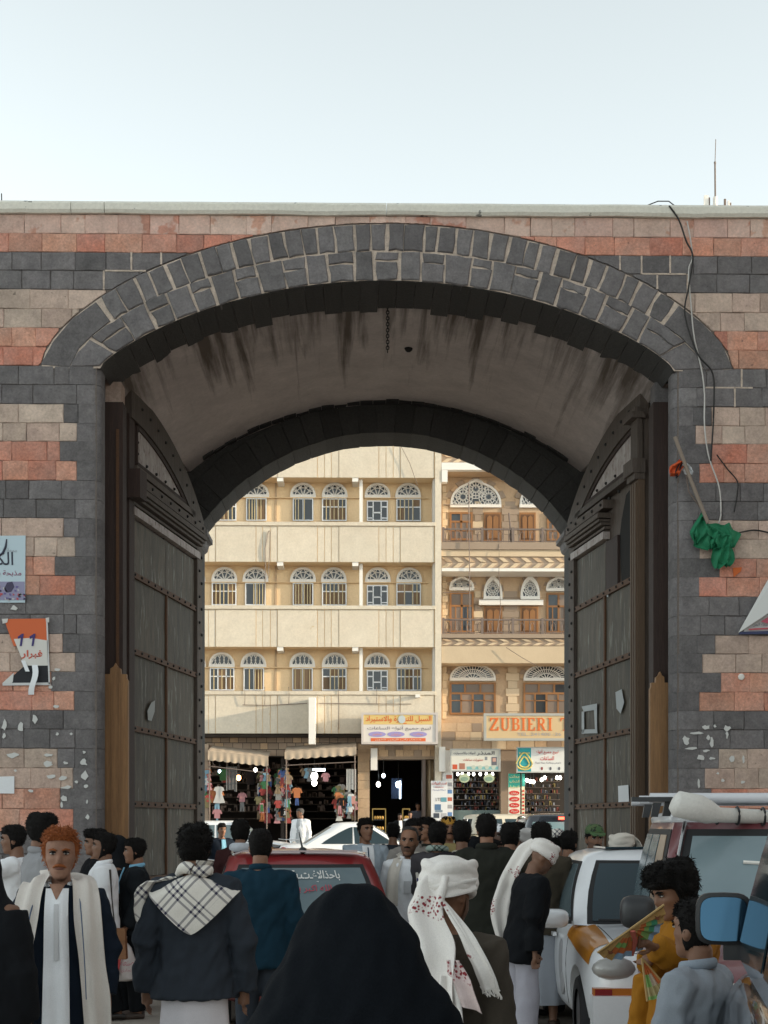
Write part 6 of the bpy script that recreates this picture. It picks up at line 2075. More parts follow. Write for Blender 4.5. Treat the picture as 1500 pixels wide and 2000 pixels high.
# white taxi on the right, facing us
c = Car('taxi', 'white taxi with an orange wing panel and dented flank facing the camera at the right', 'car', (2.46, 12.75, 0), R(-1), whitep, 3.9, 1.62,
        sedan(3.9, .95, .96, 1.62, .80), dict(f=(-.92, -.28), r=(1.7, 1.1), w=(.77, .60), z=(.94, 1.46), fb=.12, rb=.08, bulge=.03), wheels=(-1.18, 1.25))
taxi_near = c
c.patch('front', -.98, .98, .02, .95, 'window_seal', seal, 0.006)
c.patch('front', -.92, .92, .06, .90, 'windscreen', M['carglass'], 0.012)
c.patch('rear', -.92, .92, .1, .9, 'rear_window', M['carglass'])
for s_ in (-1, 1):
    c.patch(s_, -.96, .92, .05, .93, 'window_seal', seal, 0.006)
    c.patch(s_, -.86, -.04, .1, .88, 'side_window', M['carglass_dusty'], 0.011, shape=lambda u, w: (lerp(-.9 + .16 * w, -.04, u), lerp(.1, .88, w)))
    c.patch(s_, .02, .82, .1, .88, 'side_window', M['carglass'], 0.011)
    c.mirror(s_, -.76, .99, whitep, (.13, .07, .075))
    c.lamp('headlight', (s_ * .60, -1.86, .70), (.17, .12, .085), headl)
    MB().box((s_ * .6 - .17, -1.97, .50), (s_ * .6 + .17, -1.88, .57)).build('indicator', orange_l, c.root, local=True)
    MB().box((s_ * .6 - .16, -1.975, .505), (s_ * .6 - .04 + .0, -1.97, .565)).build('red_lens', redlens, c.root, local=True)
    # orange wing panel over the front wing
    b = MB()

    def wing(u, w, s_=s_):
        y = lerp(-.55, -1.62, u)
        zt_ = lerp(1.0, .86, u)
        if w < .5:
            x, z = lerp(.60, .745, w / .5), zt_ + lerp(.028, -.005, w / .5)
        else:
            x, z = lerp(.745, .812, (w - .5) / .5), zt_ + lerp(-.005, -.17, (w - .5) / .5)
        return c.on((s_ * x * 1.02, y, z + .03), .005)
    b.grid(wing, 14, 10)
    b.build('wing_panel', mat('orange taxi paint', (0.50, 0.19, 0.012), 0.4, coat=.3, fine=.05), c.root, local=True, smooth=40)
    c.bx('door_handle', (min(s_ * .81, s_ * .84), .0, .8), (max(s_ * .81, s_ * .84), .14, .83), whitep)
    for (y, z, a, b_) in ((-.25, .62, .14, .18), (.4, .55, .18, .12), (-.35, .45, .1, .1)):
        MB().ell((s_ * .802, y, z), (.015, a, b_), 12, 8).build('door_dent', mat('dent grey paint', (0.3, 0.3, 0.31), 0.5), c.root, local=True, smooth=70)  # dents hinted at by raised grey patches
c.bx('front_bumper', (-.78, -2.02, .30), (.78, -1.86, .52), whitep)
c.gap([(-.60, -.9, 1.0), (-.58, -1.5, .95), (-.52, -1.86, .85)]); c.gap([(.60, -.9, 1.0), (.58, -1.5, .95), (.52, -1.86, .85)]); c.gap([(-.52, -1.86, .82), (0, -1.9, .84), (.52, -1.86, .82)])
for s_ in (-1, 1): c.gap([(s_ * .85, -.62, .95), (s_ * .85, -.62, .3)]); c.gap([(s_ * .85, .22, .95), (s_ * .85, .22, .3)])
c.bx('grille', (-.36, -1.98, .60), (.36, -1.90, .74), M['blackp'])
c.bx('wiper', (-.6, -1.02, .985), (.6, -.98, 1.0), M['blackp'])
c.bx('sunroof', (-.42, -.1, 1.527), (.42, .62, 1.542), M['carglass'])
letter('قلبي', -.05, .25, 1.36, 1.40, -.42, plain((.6, .6, .6)), c.root, True, 0.0, local=True, tilt=lambda p: Vector((p.x, lerp(c.front(0, .84).y, c.front(0, .92).y, (p.z - 1.36) / .04) - .03, p.z + .03)))

# wine red off roader on the right
h = 2.1
st = [(-h, .82, .5, .66), (-h + .06, .92, .42, .80), (-h + .3, 1.0, .36, .86), (-h + 1.1, 1.06, .34, .88), (-h + 1.5, 1.08, .34, .885), (0.3, 1.1, .34, .885), (1.7, 1.1, .36, .885), (2.05, 1.08, .42, .84), (2.1, .95, .5, .78)]
c = Car('off_roader', 'dusty wine red off roader with grey roof bars, facing the camera at the right edge', 'car', (2.77, 10.0, 0), R(-6), suvp, 4.2, 1.77, st,
        dict(f=(-.75, -.15), r=(2.02, 1.92), w=(.84, .70), z=(1.08, 1.74), fb=.14, rb=.06), wheel_r=.36, wheels=(-1.35, 1.35), wheel_w=.24)
suv = c
c.patch('front', -1.0, 1.0, .02, .93, 'window_seal', seal, 0.006)
c.patch('front', -.93, .93, .06, .86, 'windscreen', mat('dusty sky tinted windscreen', (0.2, 0.26, 0.28), 0.12, spec=.8, col2=(0.12, 0.17, 0.19), nscale=1.6), 0.012)  # bluish reflection of the sky put into the glass colour
c.patch('rear', -.9, .9, .1, .9, 'rear_window', M['carglass'])
b = MB(); b.tube([c.front(t, v) + Vector((0, -.028, 0)) for t, v in ((-.45, .62), (-.1, .60), (.2, .5), (.45, .3), (.55, .1))], .012, 6); b.build('wiper_streak', M['gypsum'], c.root, local=True)
for s_ in (-1, 1):
    c.patch(s_, -.97, .95, .04, .93, 'window_seal', seal, 0.006)
    c.patch(s_, -.9, -.38, .1, .87, 'side_window', mat('curtained window', (0.30, 0.21, 0.13), 0.3, col2=(0.16, 0.11, 0.08), nscale=4), 0.012, shape=lambda u, w: (lerp(-.9 + .12 * w, -.38, u), lerp(.1, .87, w)))
    c.patch(s_, -.30, .25, .1, .87, 'side_window', M['carglass_dusty'], 0.012)
    c.patch(s_, .32, .9, .1, .87, 'side_window', M['carglass_dusty'], 0.012)
    c.mirror(s_, -.95, 1.20, M['blackp'], (.105, .07, .10))
    # flared silver wheel arch
    b = MB()
    ri = .43
    b.rings([[(s_ * x, -1.35 + rr_ * math.cos(q), .36 + rr_ * math.sin(q)) for x, rr_ in ((.82, ri), (.95, ri + .01), (.965, ri + .09), (.90, ri + .17), (.82, ri + .18))] for q in (PI * (k / 14) * 1.1 - .15 for k in range(15))])
    b.build('wheel_flare', silver, c.root, local=True, smooth=40)
    c.lamp('headlight', (s_ * .62, -2.1, .80), (.15, .06, .10), headl)
    MB().tube([c.front(s_ * 1.02, v) + Vector((s_ * .01, -.02, 0)) for v in (.0, .5, 1)], .014, 6).build('pillar_trim', M['chrome'], c.root, local=True)
c.bx('grille', (-.42, -2.14, .68), (.42, -2.08, .92), M['blackp'])
c.bx('front_bumper', (-.88, -2.2, .42), (.88, -2.05, .60), silver)
# bare roof edge, bars, roll
b = MB(); b.rings([[Vector((p.x * k, p.y, p.z + dz)) for p in c.ring(1.0)] for k, dz in ((1.004, .0), (1.012, .03), (.98, .06), (.9, .075))]); b.build('roof_skin', mat('chalky white roof', (0.45, 0.46, 0.48), 0.4, coat=.3, fine=.1), c.root, local=True, smooth=50)
for y in (-.05, .85, 1.6):
    o = MB().tube([(-.86, y, 1.90), (.86, y, 1.90)], .032, 8).build('roof_bar', mat('white roof bar', (0.62, 0.63, 0.66), 0.35), c.root, local=True, smooth=50)
    for s_ in (-1, 1):
        MB().add([(s_ * .70, y - .03, 1.9), (s_ * .76, y - .03, 1.9), (s_ * .78, y - .03, 1.78), (s_ * .73, y - .03, 1.78), (s_ * .70, y + .03, 1.9), (s_ * .76, y + .03, 1.9), (s_ * .78, y + .03, 1.78), (s_ * .73, y + .03, 1.78)],
                 [(0, 1, 2, 3), (4, 7, 6, 5), (0, 4, 5, 1), (1, 5, 6, 2), (2, 6, 7, 3), (3, 7, 4, 0)]).build('bar_foot', M['blackp'], o, local=True)
MB().box((-.98, -.12, 1.875), (-.60, .0, 1.905)).build('bar_clamp', M['blackp'], c.root, local=True)
r = thing('rolled_mat', 'white padded roll lashed across the front of the off roader roof rack', 'roll', (1.9, 9.9, 1.93))
MB().tube([P(1313, 1566, 9.75), P(1322, 1570, 9.75), P(1365, 1579, 9.77), P(1385, 1587, 9.78), P(1405, 1592, 9.8), P(1560, 1598, 9.95)], [.05, .085, .088, .075, .05, .045], 14).build('roll', mat('white foam', (0.62, 0.6, 0.56), .9, fine=.08, bump=.004, bscale=40), r, smooth=60)
for px in (1400, 1440, 1490):
    p = P(px, 1592 + (px - 1400) * .03, 9.82)
    MB().tube([(p.x, p.y + .06 * math.cos(q), p.z + .056 * math.sin(q)) for q in (2 * PI * k / 12 for k in range(13))], .008, 5, False).build('lashing', M['blackp'], r)

# dark vehicle in the right foreground, only its front corner in view
st = [(-2.1, .95, .55, .66), (-2.0, 1.05, .45, .82), (-1.6, 1.16, .40, .88), (-.9, 1.28, .40, .9), (0.0, 1.33, .40, .9), (1.9, 1.30, .42, .9), (2.1, 1.0, .5, .8)]
c = Car('dark_car', 'black blue off roader in the right foreground, its door mirror reflecting pale sky', 'car', (1.90, 4.0, 0), R(169), navyp, 4.2, 1.8, st, dict(f=(-.98, -.40), r=(1.95, 1.8), w=(.85, .70), z=(1.30, 1.96), fb=.1, rb=.06), wheel_r=.38, wheels=(-1.3, 1.3), wheel_w=.24)
dark = c
c.patch('front', -.95, .95, .05, .93, 'windscreen', M['carglass']); c.patch('rear', -.93, .93, .08, .9, 'rear_window', M['carglass'])
for s_ in (-1, 1):
    c.patch(s_, -.93, -.1, .08, .92, 'side_window', M['carglass'], shape=lambda u, w: (lerp(-.95 + .1 * w, -.1, u), lerp(.08, .92, w)))
    c.patch(s_, -.02, .9, .08, .92, 'side_window', M['carglass'])
    c.bx('door_handle', (min(s_ * .89, s_ * .94), -.05, 1.0), (max(s_ * .89, s_ * .94), .12, 1.03), M['chrome'])
    mc = Vector((s_ * .885, -.86, 1.415))

    def rr(k, y, a, b_, mc=mc): return [mc + Vector((a * k * math.copysign(abs(math.cos(q)) ** .5, math.cos(q)), y, b_ * k * math.copysign(abs(math.sin(q)) ** .5, math.sin(q)))) for q in (2 * PI * i / 24 for i in range(24))]
    o = MB().rings([rr(.45, -.10, .09, .085), rr(.85, -.07, .09, .085), rr(1, -.02, .09, .085), rr(1, .03, .09, .085), rr(.86, .034, .09, .085), rr(.85, .024, .09, .085)]).build('door_mirror', M['blackp'], c.root, local=True, smooth=40)
    MB().rings([[v + Vector((0, (v.z - mc.z) * -.085 + .004, 0)) for v in rr(.84, y_, .09, .085)] for y_ in (.032, .036)]).build('mirror_glass', mat('sky tinted mirror silvering', (0.038, 0.085, 0.135), 0.08, metal=1), o, local=True)  # blue of the reflected sky tinted into the silvering
    MB().box((min(s_ * .80, mc.x), -.9, 1.28), (max(s_ * .80, mc.x), -.84, 1.35)).build('mirror_arm', M['blackp'], o, local=True)

# far vehicles at the right end of the street
c = Car('minibus', 'cream minibus beyond the crowd at the right end of the street', 'bus', (fx(1035, 48), 48, gz(48)), R(100), mat('cream bus paint', (.55, .5, .4), .4, coat=.3), 4.4, 1.7,
        [(-2.2, .8, .4, .75), (-2.1, .95, .3, .83), (-1.6, 1.05, .25, .85), (1.9, 1.05, .25, .85), (2.2, 1.0, .35, .8)], dict(f=(-2.0, -1.4), r=(2.15, 2.0), w=(.83, .72), z=(1.02, 1.56), fb=.1, rb=.05), wheels=(-1.4, 1.3))
for s_ in (-1, 1):
    for k in range(4): c.patch(s_, lerp(-.95, .95, k / 4) + .03, lerp(-.95, .95, (k + 1) / 4) - .03, .1, .85, 'side_window', M['carglass'])
c.patch('front', -.95, .95, .05, .9, 'windscreen', M['carglass']); c.patch('rear', -.9, .9, .1, .85, 'rear_window', M['carglass'])
c = Car('minibus', 'dark van with a lit red brake lamp high on its back, by the right leaf', 'van', (fx(1078, 41), 42.5, gz(42)), R(180), navyp, 4.0, 1.65,
        [(-2.0, .8, .4, .7), (-1.9, .95, .3, .8), (-1.4, 1.05, .25, .825), (1.9, 1.05, .25, .825), (2.0, 1.0, .35, .8)], dict(f=(-1.8, -1.2), r=(1.98, 1.9), w=(.81, .66), z=(1.02, 1.62), fb=.1, rb=.04), wheels=(-1.3, 1.2))
c.patch('rear', -.9, .9, .08, .74, 'rear_window', mat('pale blue rear glass', (.2, .3, .33), .15)); c.patch('front', -.9, .9, .1, .9, 'windscreen', M['carglass'])
for s_ in (-1, 1): c.patch(s_, -.9, .9, .1, .85, 'side_window', M['carglass']); c.lamp('tail_light', (s_ * .7, 2.0, .95), (.06, .04, .15), redlens)
c.bx('brake_lamp', (-.62, 1.89, 1.53), (-.12, 1.97, 1.60), M['redlamp'])


# motorcycles
def motorcycle(label, x, y, rz, col):
    r = thing('motorcycle', label, 'motorcycle', (x, y, gz(y)), rz, 'motorcycles in the street')
    for yy in (-.62, .62):
        w = MB().rings([[(a, yy + .30 * q * math.cos(2 * PI * k / 20), .30 + .30 * q * math.sin(2 * PI * k / 20)) for k in range(20)] for a, q in ((-.04, .8), (-.045, .95), (0, 1), (.045, .95), (.04, .8))], caps=False).build('wheel', M['tyre'], r, local=True, smooth=50)
        sp = MB()
        for k in range(8): sp.tube([(0, yy, .30), (0, yy + .25 * math.cos(PI * k / 4), .30 + .25 * math.sin(PI * k / 4))], .006, 4)
        sp.build('spokes', M['chrome'], w, local=True)
    MB().ell((0, -.08, .78), (.13, .26, .13), 12, 8).build('fuel_tank', col, r, local=True, smooth=60)
    MB().tube([(0, .14, .80), (0, .4, .79), (0, .68, .83)], [.11, .12, .09], 10, True, .45).build('seat', M['blackp'], r, local=True, smooth=60)
    MB().tube([(0, -.62, .30), (0, -.45, .78), (0, -.38, .95)], .03, 8).build('fork', M['chrome'], r, local=True)
    MB().tube([(-.34, -.30, 1.02), (-.2, -.38, 1.0), (.2, -.38, 1.0), (.34, -.30, 1.02)], .015, 6).build('handlebar', M['chrome'], r, local=True)
    MB().ell((0, -.52, .86), (.10, .07, .10), 12, 8).build('headlight', headl, r, local=True, smooth=60)
    MB().box((-.1, -.2, .32), (.1, .2, .6)).build('engine', M['iron'], r, local=True)
    MB().tube([(.12, 0, .35), (.13, .4, .33), (.13, .85, .42)], .035, 8).build('exhaust', M['chrome'], r, local=True)
    MB().tube([(0, .2, .75), (0, .62, .3)], .025, 6).build('rear_frame', M['iron'], r, local=True)
    MB().tube([(0, -.9, .45), (0, -.78, .62), (0, -.6, .68), (0, -.45, .62)], [.05, .06, .06, .05], 8, True, .4).build('mudguard', col, r, local=True, smooth=60)
    return r


motorcycle('white tanked motorcycle facing the gate in front of the left taxi', fx(436, 27), 27, R(15), plain((.6, .6, .6), .3))
motorcycle('chrome fronted motorcycle between the two white taxis', fx(556, 41.5), 41.5, R(30), plain((.5, .5, .48), .3))
# ------------------------------------------------------------------ people
TORSO = [(.80, .150, .105, 0, .01), (.90, .170, .118, 0, .01), (1.00, .158, .108, 0, .005), (1.08, .148, .100, 0, 0), (1.20, .160, .112, 0, 0), (1.31, .178, .115, 0, .005), (1.38, .168, .098, 0, .01), (1.42, .125, .078, 0, .015), (1.455, .07, .062, 0, .015)]
HEADR = [(0, .022, .026, 0, -.048), (.012, .036, .040, 0, -.046), (.035, .050, .060, 0, -.030), (.065, .060, .078, 0, -.014), (.10, .067, .090, 0, -.002), (.14, .072, .097, 0, .003), (.175, .071, .096, 0, .006), (.205, .058, .082, 0, .008), (.225, .036, .052, 0, .008), (.235, .012, .018, 0, .008)]
CHIN = 1.487


def head_dir_x(y): return y


class Person:
    """local frame at 1.72 m: feet at the origin, facing -y"""
    def __init__(s, label, px, top, Y, face, spec, group='people crowding through the gate', cat='person'):
        g = gz(Y)
        a = P(px, top, Y)
        Hh = a.z - g
        s.D = Y
        s.sp = spec
        s.k = Hh / (spec.get('ref', 1.735))
        s.root = thing('person', label, cat, (a.x, Y, g), R(face), group, s.k)
        s.vox = (0.009 if Y < 9 else 0.0125 if Y < 18 else 0.018) / max(s.k, .75)
        s.seed = rnd.uniform(0, 100)
        s.hs = spec.get('hs', 1.0)
        lean = spec.get('lean', 0.0)            # forward bend of the upper body, in degrees
        s.lean = Matrix.Translation((0, 0, .95)) @ Matrix.Rotation(R(lean), 4, 'X') @ Matrix.Translation((0, 0, -.95))
        hy, hp, hr = spec.get('head', (0, 0, 0))
        neck = Vector((0, .015, 1.46))
        s.hm = s.lean @ Matrix.Translation(neck) @ Euler((R(hp), R(hr), R(hy))).to_matrix().to_4x4() @ Matrix.Scale(s.hs, 4) @ Matrix.Translation(Vector((0, 0.005, CHIN)) - neck)
        s.arms = {}
        for sx, key in ((-1, 'n'), (1, 'p')):
            sh = Vector((sx * .172, .012, 1.385))
            e, w = spec.get('arm_' + key, ((sx * .235, .03, 1.10), (sx * .235, -.03, .86)))
            e, w = Vector(e), Vector(w)
            t = spec.get('hand_px_' + key)
            if t:                      # reach for a point of the scene
                q = (Matrix.Rotation(-R(face), 3, 'Z') @ (P(*t) - s.root.location)) / s.k
                q = s.lean.inverted() @ q
                e = sh.lerp(q, .5) + Vector((sx * .06, .05, -.11))
                w = q - (q - e).normalized() * .10
            s.arms[sx] = (s.lean @ sh, s.lean @ e, s.lean @ w)
        s.body()
        s.dress()

    # -- skin
    def body(s):
        sp = s.sp
        b = MB()
        T = MB().zrings(TORSO, 20); T.xform(s.lean); b.add(T.v, T.f)
        H = MB().zrings(HEADR, 20)
        for sx in (-1, 1):
            H.ell((sx * .072, .012, .105), (.012, .022, .032), 8, 6)
        H.ell((0, -.094, .092), (.015, .016, .014), 8, 6)
        H.tube([(0, -.088, .135), (0, -.098, .115), (0, -.104, .095)], [.008, .010, .012], 6)
        H.xform(s.hm); b.add(H.v, H.f)
        nb = s.lean @ Vector((0, .03, 1.40))
        nt_ = s.hm @ Vector((0, .028, .05))
        b.tube([nb, nb.lerp(nt_, .5), nt_], [.066, .056, .054], 12)
        for sx in (-1, 1):
            sh, e, w = s.arms[sx]
            b.tube([sh - Vector((sx * .07, 0, -.0)), sh, sh.lerp(e, .5), e, e.lerp(w, .35), w], [.05, .056, .046, .038, .038, .026], 10)
            s.hand(b, e, w, sx)
            hp = Vector((sx * .088, .01, .88))
            kn, an = sp.get('leg_p' if sx > 0 else 'leg_n', ((sx * .095, .0, .48), (sx * .10, .03, .08)))
            kn, an = Vector(kn), Vector(an)
            b.tube([hp, hp.lerp(kn, .5), kn, kn.lerp(an, .4), an], [.085, .074, .054, .052, .036], 10)
            b.tube([an + Vector((0, .04, -.03)), an + Vector((0, -.03, -.035)), an + Vector((sx * .01, -.12, -.052)), an + Vector((sx * .012, -.17, -.06))], [.034, .04, .034, .018], 8)
        inv = s.hm.inverted()

        def disp(co, no):
            m = np.array(inv)
            q = co @ m[:3, :3].T + m[:3, 3]
            msk = (q[:, 1] < -.025) & (q[:, 2] > -.02) & (q[:, 2] < .24)
            x, z = q[:, 0], q[:, 2]
            G = lambda cx, cz, sx, sz: np.exp(-((x - cx) / sx) ** 2 - ((z - cz) / sz) ** 2)
            d = np.zeros(len(co))
            for e in (-1, 1):
                d -= .008 * G(e * .031, .127, .016, .011)
                d += .005 * G(e * .03, .150, .026, .008)
                d += .005 * G(e * .045, .098, .018, .016)
                d -= .004 * G(e * .046, .060, .014, .02)
            d += .006 * G(0, .066, .024, .006) + .006 * G(0, .046, .018, .006) - .005 * G(0, .056, .026, .004)
            d += .005 * G(0, .016, .018, .012)
            d *= msk * s.hs
            return co + no * d[:, None]
        me = remesh(b, s.vox, 3, .5, disp)
        link(me, 'body', s.sp.get('skin', M['skin']), s.root)
        s.face()

    def hand(s, b, e, w, sx):
        d = (w - e).normalized()
        side = Vector((0, 1, 0)) if abs(d.y) < .8 else Vector((0, 0, 1))
        side = (side - d * side.dot(d)).normalized()      # across the palm
        nrm = d.cross(side) * sx
        curl = s.sp.get('curl', .5)
        pc = w + d * .05
        b.tube([w - d * .01, w + d * .03, w + d * .085], [.026, .034, .036], 10, True, .55, up=tuple(side))
        for k, (o, L) in enumerate(((-.027, .068), (-.009, .078), (.009, .073), (.027, .058))):
            p0 = w + d * .075 + side * -o
            p1 = p0 + d * L * .45 + side * -o * .25
            p2 = p1 + (d * (1 - curl * .6) - nrm * curl * .7 * sx).normalized() * L * .33
            p3 = p2 + (d * (1 - curl) - nrm * curl * sx).normalized() * L * .28
            b.tube([p0, p1, p2, p3], [.0095, .0092, .0085, .007], 6)
        t0 = w + d * .03 - side * .026 * 1
        b.tube([t0, t0 - side * .028 + d * .03, t0 - side * .032 + d * .062], [.013, .011, .008], 6)
        s.hand_at = getattr(s, 'hand_at', {})
        s.hand_at[sx] = w + d * .10

    def hp_(s, v): return s.hm @ Vector(v)

    def hmb(s, b, name, m):
        return b.xform(s.hm).build(name, m, s.root, local=True, smooth=70)

    def face(s):
        if s.D > 30: return
        hm = s.sp.get('hairm', M['hair'])
        for sx in (-1, 1):
            e = s.hmb(MB().ell((sx * .031, -.0790, .127), (.0140, .010, .0052), 10, 6), 'eye', M['eyew'])
            MB().ell((sx * .031, -.0868, .1272), (.0064, .004, .0056), 8, 6).xform(s.hm).build('iris', M['eyed'], e, local=True)
            s.hmb(MB().tube([(sx * .014, -.0955, .143), (sx * .030, -.0935, .149), (sx * .050, -.078, .145)], [.0045, .0055, .003], 6), 'eyebrow', hm)
            s.hmb(MB().tube([(sx * .016, -.0875, .1345), (sx * .031, -.0895, .1365), (sx * .046, -.079, .132)], [.003, .004, .003], 5), 'eyelid', M['hair'])
        s.hmb(MB().tube([(-.022, -.084, .0545), (-.008, -.0945, .0565), (.008, -.0945, .0565), (.022, -.084, .0545)], [.002, .005, .005, .002], 6), 'mouth', M['lips'])
        if s.sp.get('moustache'):
            s.hmb(MB().tube([(-.030, -.078, .062), (-.016, -.093, .070), (0, -.0995, .073), (.016, -.093, .070), (.030, -.078, .062)], [.004, .0075, .008, .0075, .004], 8), 'moustache', hm)
        if s.sp.get('beard'):
            b = MB()
            t = s.sp['beard']

            def f(u, v):
                q = lerp(-1.35, 1.35, u)
                z = lerp(-.012, .070 + .03 * abs(q) / 1.35, v)
                k = lerp(.60, 1.05, min(v * 1.6, 1))
                return (math.sin(q) * .064 * k, -math.cos(q) * (.082 if v > .15 else .07) * k - .010, z)
            b.grid(f, 18, 6, (0, .006, 0))
            s.hmb(b, 'beard', mat('short dark stubble', (.115, .06, .038), .8, fine=.35, fscale=150) if t == 'stubble' else hm)

    # -- hair and headgear
    def hair(s, m, vol=.012, front=.175, nape=.03, curl=.008, side=.10):
        b = MB()
        nu, nv = 40, 22

        def surf(u, v, ex):
            q = 2 * PI * u
            # v: 0 lower edge .. 1 crown
            c = math.cos(q)              # 1 = front
            low = lerp(nape, front, (c + 1) / 2) if c > -.2 else nape
            if c > .35: low = front - .015 * (1 - c)
            elif c > -.3: low = lerp(nape + .0, side, (c + .3) / .65) if c < .1 else lerp(side, front - .01, (c - .1) / .25)
            z = lerp(low, .2355, v ** .85)
            r = np.interp(z, [h[0] for h in HEADR], [h[1] for h in HEADR]), np.interp(z, [h[0] for h in HEADR], [h[2] for h in HEADR]), np.interp(z, [h[0] for h in HEADR], [h[4] for h in HEADR])
            if z > .2: 
                t = (z - .2) / .0355
                f_ = math.sqrt(max(1 - t * t * .99, 0))
                r = .060 * f_ + .0, .085 * f_ + .0, .008
            nz_ = noise.noise((math.sin(q) * 4 + s.seed, math.cos(q) * 4, z * 28)) * curl + noise.noise((math.sin(q) * 9 + s.seed, math.cos(q) * 9, z * 70)) * curl * .6
            e = ex + (nz_ if ex > 0 else 0)
            if ex > 0: e *= min(1, .25 + v * 6)
            return Vector((math.sin(q) * (r[0] + e), -math.cos(q) * (r[1] + e) + r[2], z + max(0, (z - .15) / .085) * e))
        rows = [[surf(i / nu, j / nv, vol) for i in range(nu)] for j in range(nv + 1)]
        inner = [[surf(i / nu, 0, -.004) for i in range(nu)]]
        b.rings(inner + rows)
        # tufts that break the outline
        if s.D < 20:
            rs_ = random.Random(int(s.seed * 1000))
            cen = Vector((0, .01, .13))
            for k in range(800 if s.D < 9 else 300):
                u, v = rs_.random(), rs_.random() ** .8
                p = surf(u, v, vol) - Vector((0, 0, 0))
                nrm = (p - cen).normalized()
                tan = nrm.cross(Vector((rs_.uniform(-1, 1), rs_.uniform(-1, 1), rs_.uniform(-1, 1)))).normalized()
                dwn = Vector((0, .35, -1)) - nrm * nrm.dot(Vector((0, .35, -1)))
                L = min(.012 + curl * .8, .022)
                d = (nrm * (.30 + curl * 22) + dwn * (.9 - curl * 25 if curl < .03 else 0) + tan * (.35 + curl * 30)).normalized()
                r_ = rs_.uniform(.0014, .003)
                q = p - nrm * .003
                b.tube([q, q + d * L * .6, q + (d + dwn * .25).normalized() * L], [r_, r_ * .8, r_ * .15], 4, False)
        return s.hmb(b, 'hair', m)

    def turban(s, m, size=1.0, tail=False, accent=None):
        b = MB()
        b.zrings([(.135, .082 * size, .104 * size, 0, .003), (.17, .094 * size, .117 * size, 0, .005), (.21, .090 * size, .112 * size, 0, .01), (.245, .066 * size, .085 * size, 0, .012), (.262, .03, .04, 0, .012)], 22)
        for k, (tz, tl, ph, r) in enumerate(((.148, .16, 0.3, .021), (.176, -.24, 2.0, .021), (.205, .16, 4.1, .017), (.165, -.10, 5.2, .022), (.192, .24, 1.2, .017))):
            pts, rad = [], []
            for i in range(25):
                q = 2 * PI * i / 24
                pts.append(Vector((math.cos(q) * (.079 * size), math.sin(q) * (.104 * size) + .005, tz + tl * .16 * math.sin(q + ph))))
                rad.append(r * size * (1 + .18 * math.sin(3 * q + k)))
            b.tube(pts, rad, 10, False, 1.15)
        me = remesh(b.xform(s.hm), .006 if s.D < 9 else .010, 2)
        o = link(me, 'turban', m, s.root)
        return o

    def cap(s, m, brim=None):
        b = MB().zrings([(.165, .080, .104, 0, .003), (.19, .083, .106, 0, .004), (.22, .074, .094, 0, .006), (.245, .045, .06, 0, .008), (.25, .01, .01, 0, .008)], 22)
        o = s.hmb(b, 'cap', m)
        if brim:
            b = MB()
            b.grid(lambda u, v: (lerp(-.07, .07, u) * (1 - .25 * v * v), -.095 - .075 * v * math.sin(PI * (0.15 + .7 * u)), .172 - .02 * v), 8, 4, (0, 0, .006))
            b.xform(s.hm).build('peak', brim, o, local=True, smooth=60)
        return o

    # -- clothing
    def wrinkle(s, amp, vs=3.0, hz_=9.0):
        def f(co, no):
            out = co.copy()
            for i in range(len(co)):
                x, y, z = co[i]
                n = noise.noise(((x + .5 * z) * hz_ + s.seed, y * hz_, (z - .6 * abs(x)) * vs * 2.2)) + .7 * noise.noise((x * 20 + z * 12 + s.seed, y * 20 + z * 6, (z - x) * 11))
                out[i] += no[i] * (n * amp)
            return out
        return f

    def top(s, name, m, hem=.86, off=.018, sleeve=1.0, flare=.0, amp=.010, arms=True, neck=1.455, vox=None, hemy=0.0):
        """shirt or jacket: torso and sleeves grown together"""
        b = MB()
        rows = [(hem, .175 + off + flare, .120 + off + flare * .8, 0, .01 + hemy)]
        if hem < .9: rows.append((max(.95, hem + .05), .172 + off, .118 + off, 0, .008))
        rows += [(1.05, .158 + off, .108 + off, 0, .004), (1.20, .166 + off, .115 + off, 0, .0), (1.31, .184 + off, .116 + off, 0, .005), (1.38, .174 + off * .9, .10 + off * .8, 0, .01), (1.425, .125 + off * .6, .08 + off * .5, 0, .016), (neck, .070 + off * .4, .066 + off * .4, 0, .018)]
        T = MB().zrings(rows, 28, p=2.3); T.xform(s.lean)
        b.add(T.v, T.f)
        if arms:
            for sx in (-1, 1):
                sh, e, w = s.arms[sx]
                o = off * .8
                if sleeve >= .99:
                    w2 = w + (w - e).normalized() * .0
                    b.tube([sh - Vector((sx * .06, 0, 0)), sh + Vector((0, 0, .0)), sh.lerp(e, .5), e, e.lerp(w2, .5), w2], [.058 + o, .066 + o, .055 + o, .049 + o, .046 + o, .040 + o], 12)
                else:
                    m_ = sh.lerp(e, sleeve)
                    b.tube([sh - Vector((sx * .06, 0, 0)), sh, sh.lerp(e, sleeve * .5), m_], [.058 + o, .066 + o, .063 + o, .064 + o], 12)
        me = remesh(b, vox or s.vox * 1.15, 3, .5, s.wrinkle(amp * (1.5 if s.D < 11 else 1.15)))
        return link(me, name, m, s.root)

    def skirt(s, name, m, z0, z1=1.02, r0=.26, folds=9, amp=.07, r1=None, off=.0):
        def fold(q, z):
            t = max(0, min(1, (z1 - z) / max(z1 - z0, .01)))
            return amp * t * (math.sin(q * folds + s.seed) * .6 + .5 * math.sin(q * (folds // 2) + 2 * z + s.seed))
        n = 12
        rows = [(lerp(z0, z1, i / n), lerp(r0, .172 + off, (i / n) ** .7), lerp(r0 * .8, .125 + off, (i / n) ** .7), 0, .01) for i in range(n + 1)]
        return MB().zrings(rows, 72, fold=fold).build(name, m, s.root, local=True, smooth=60)

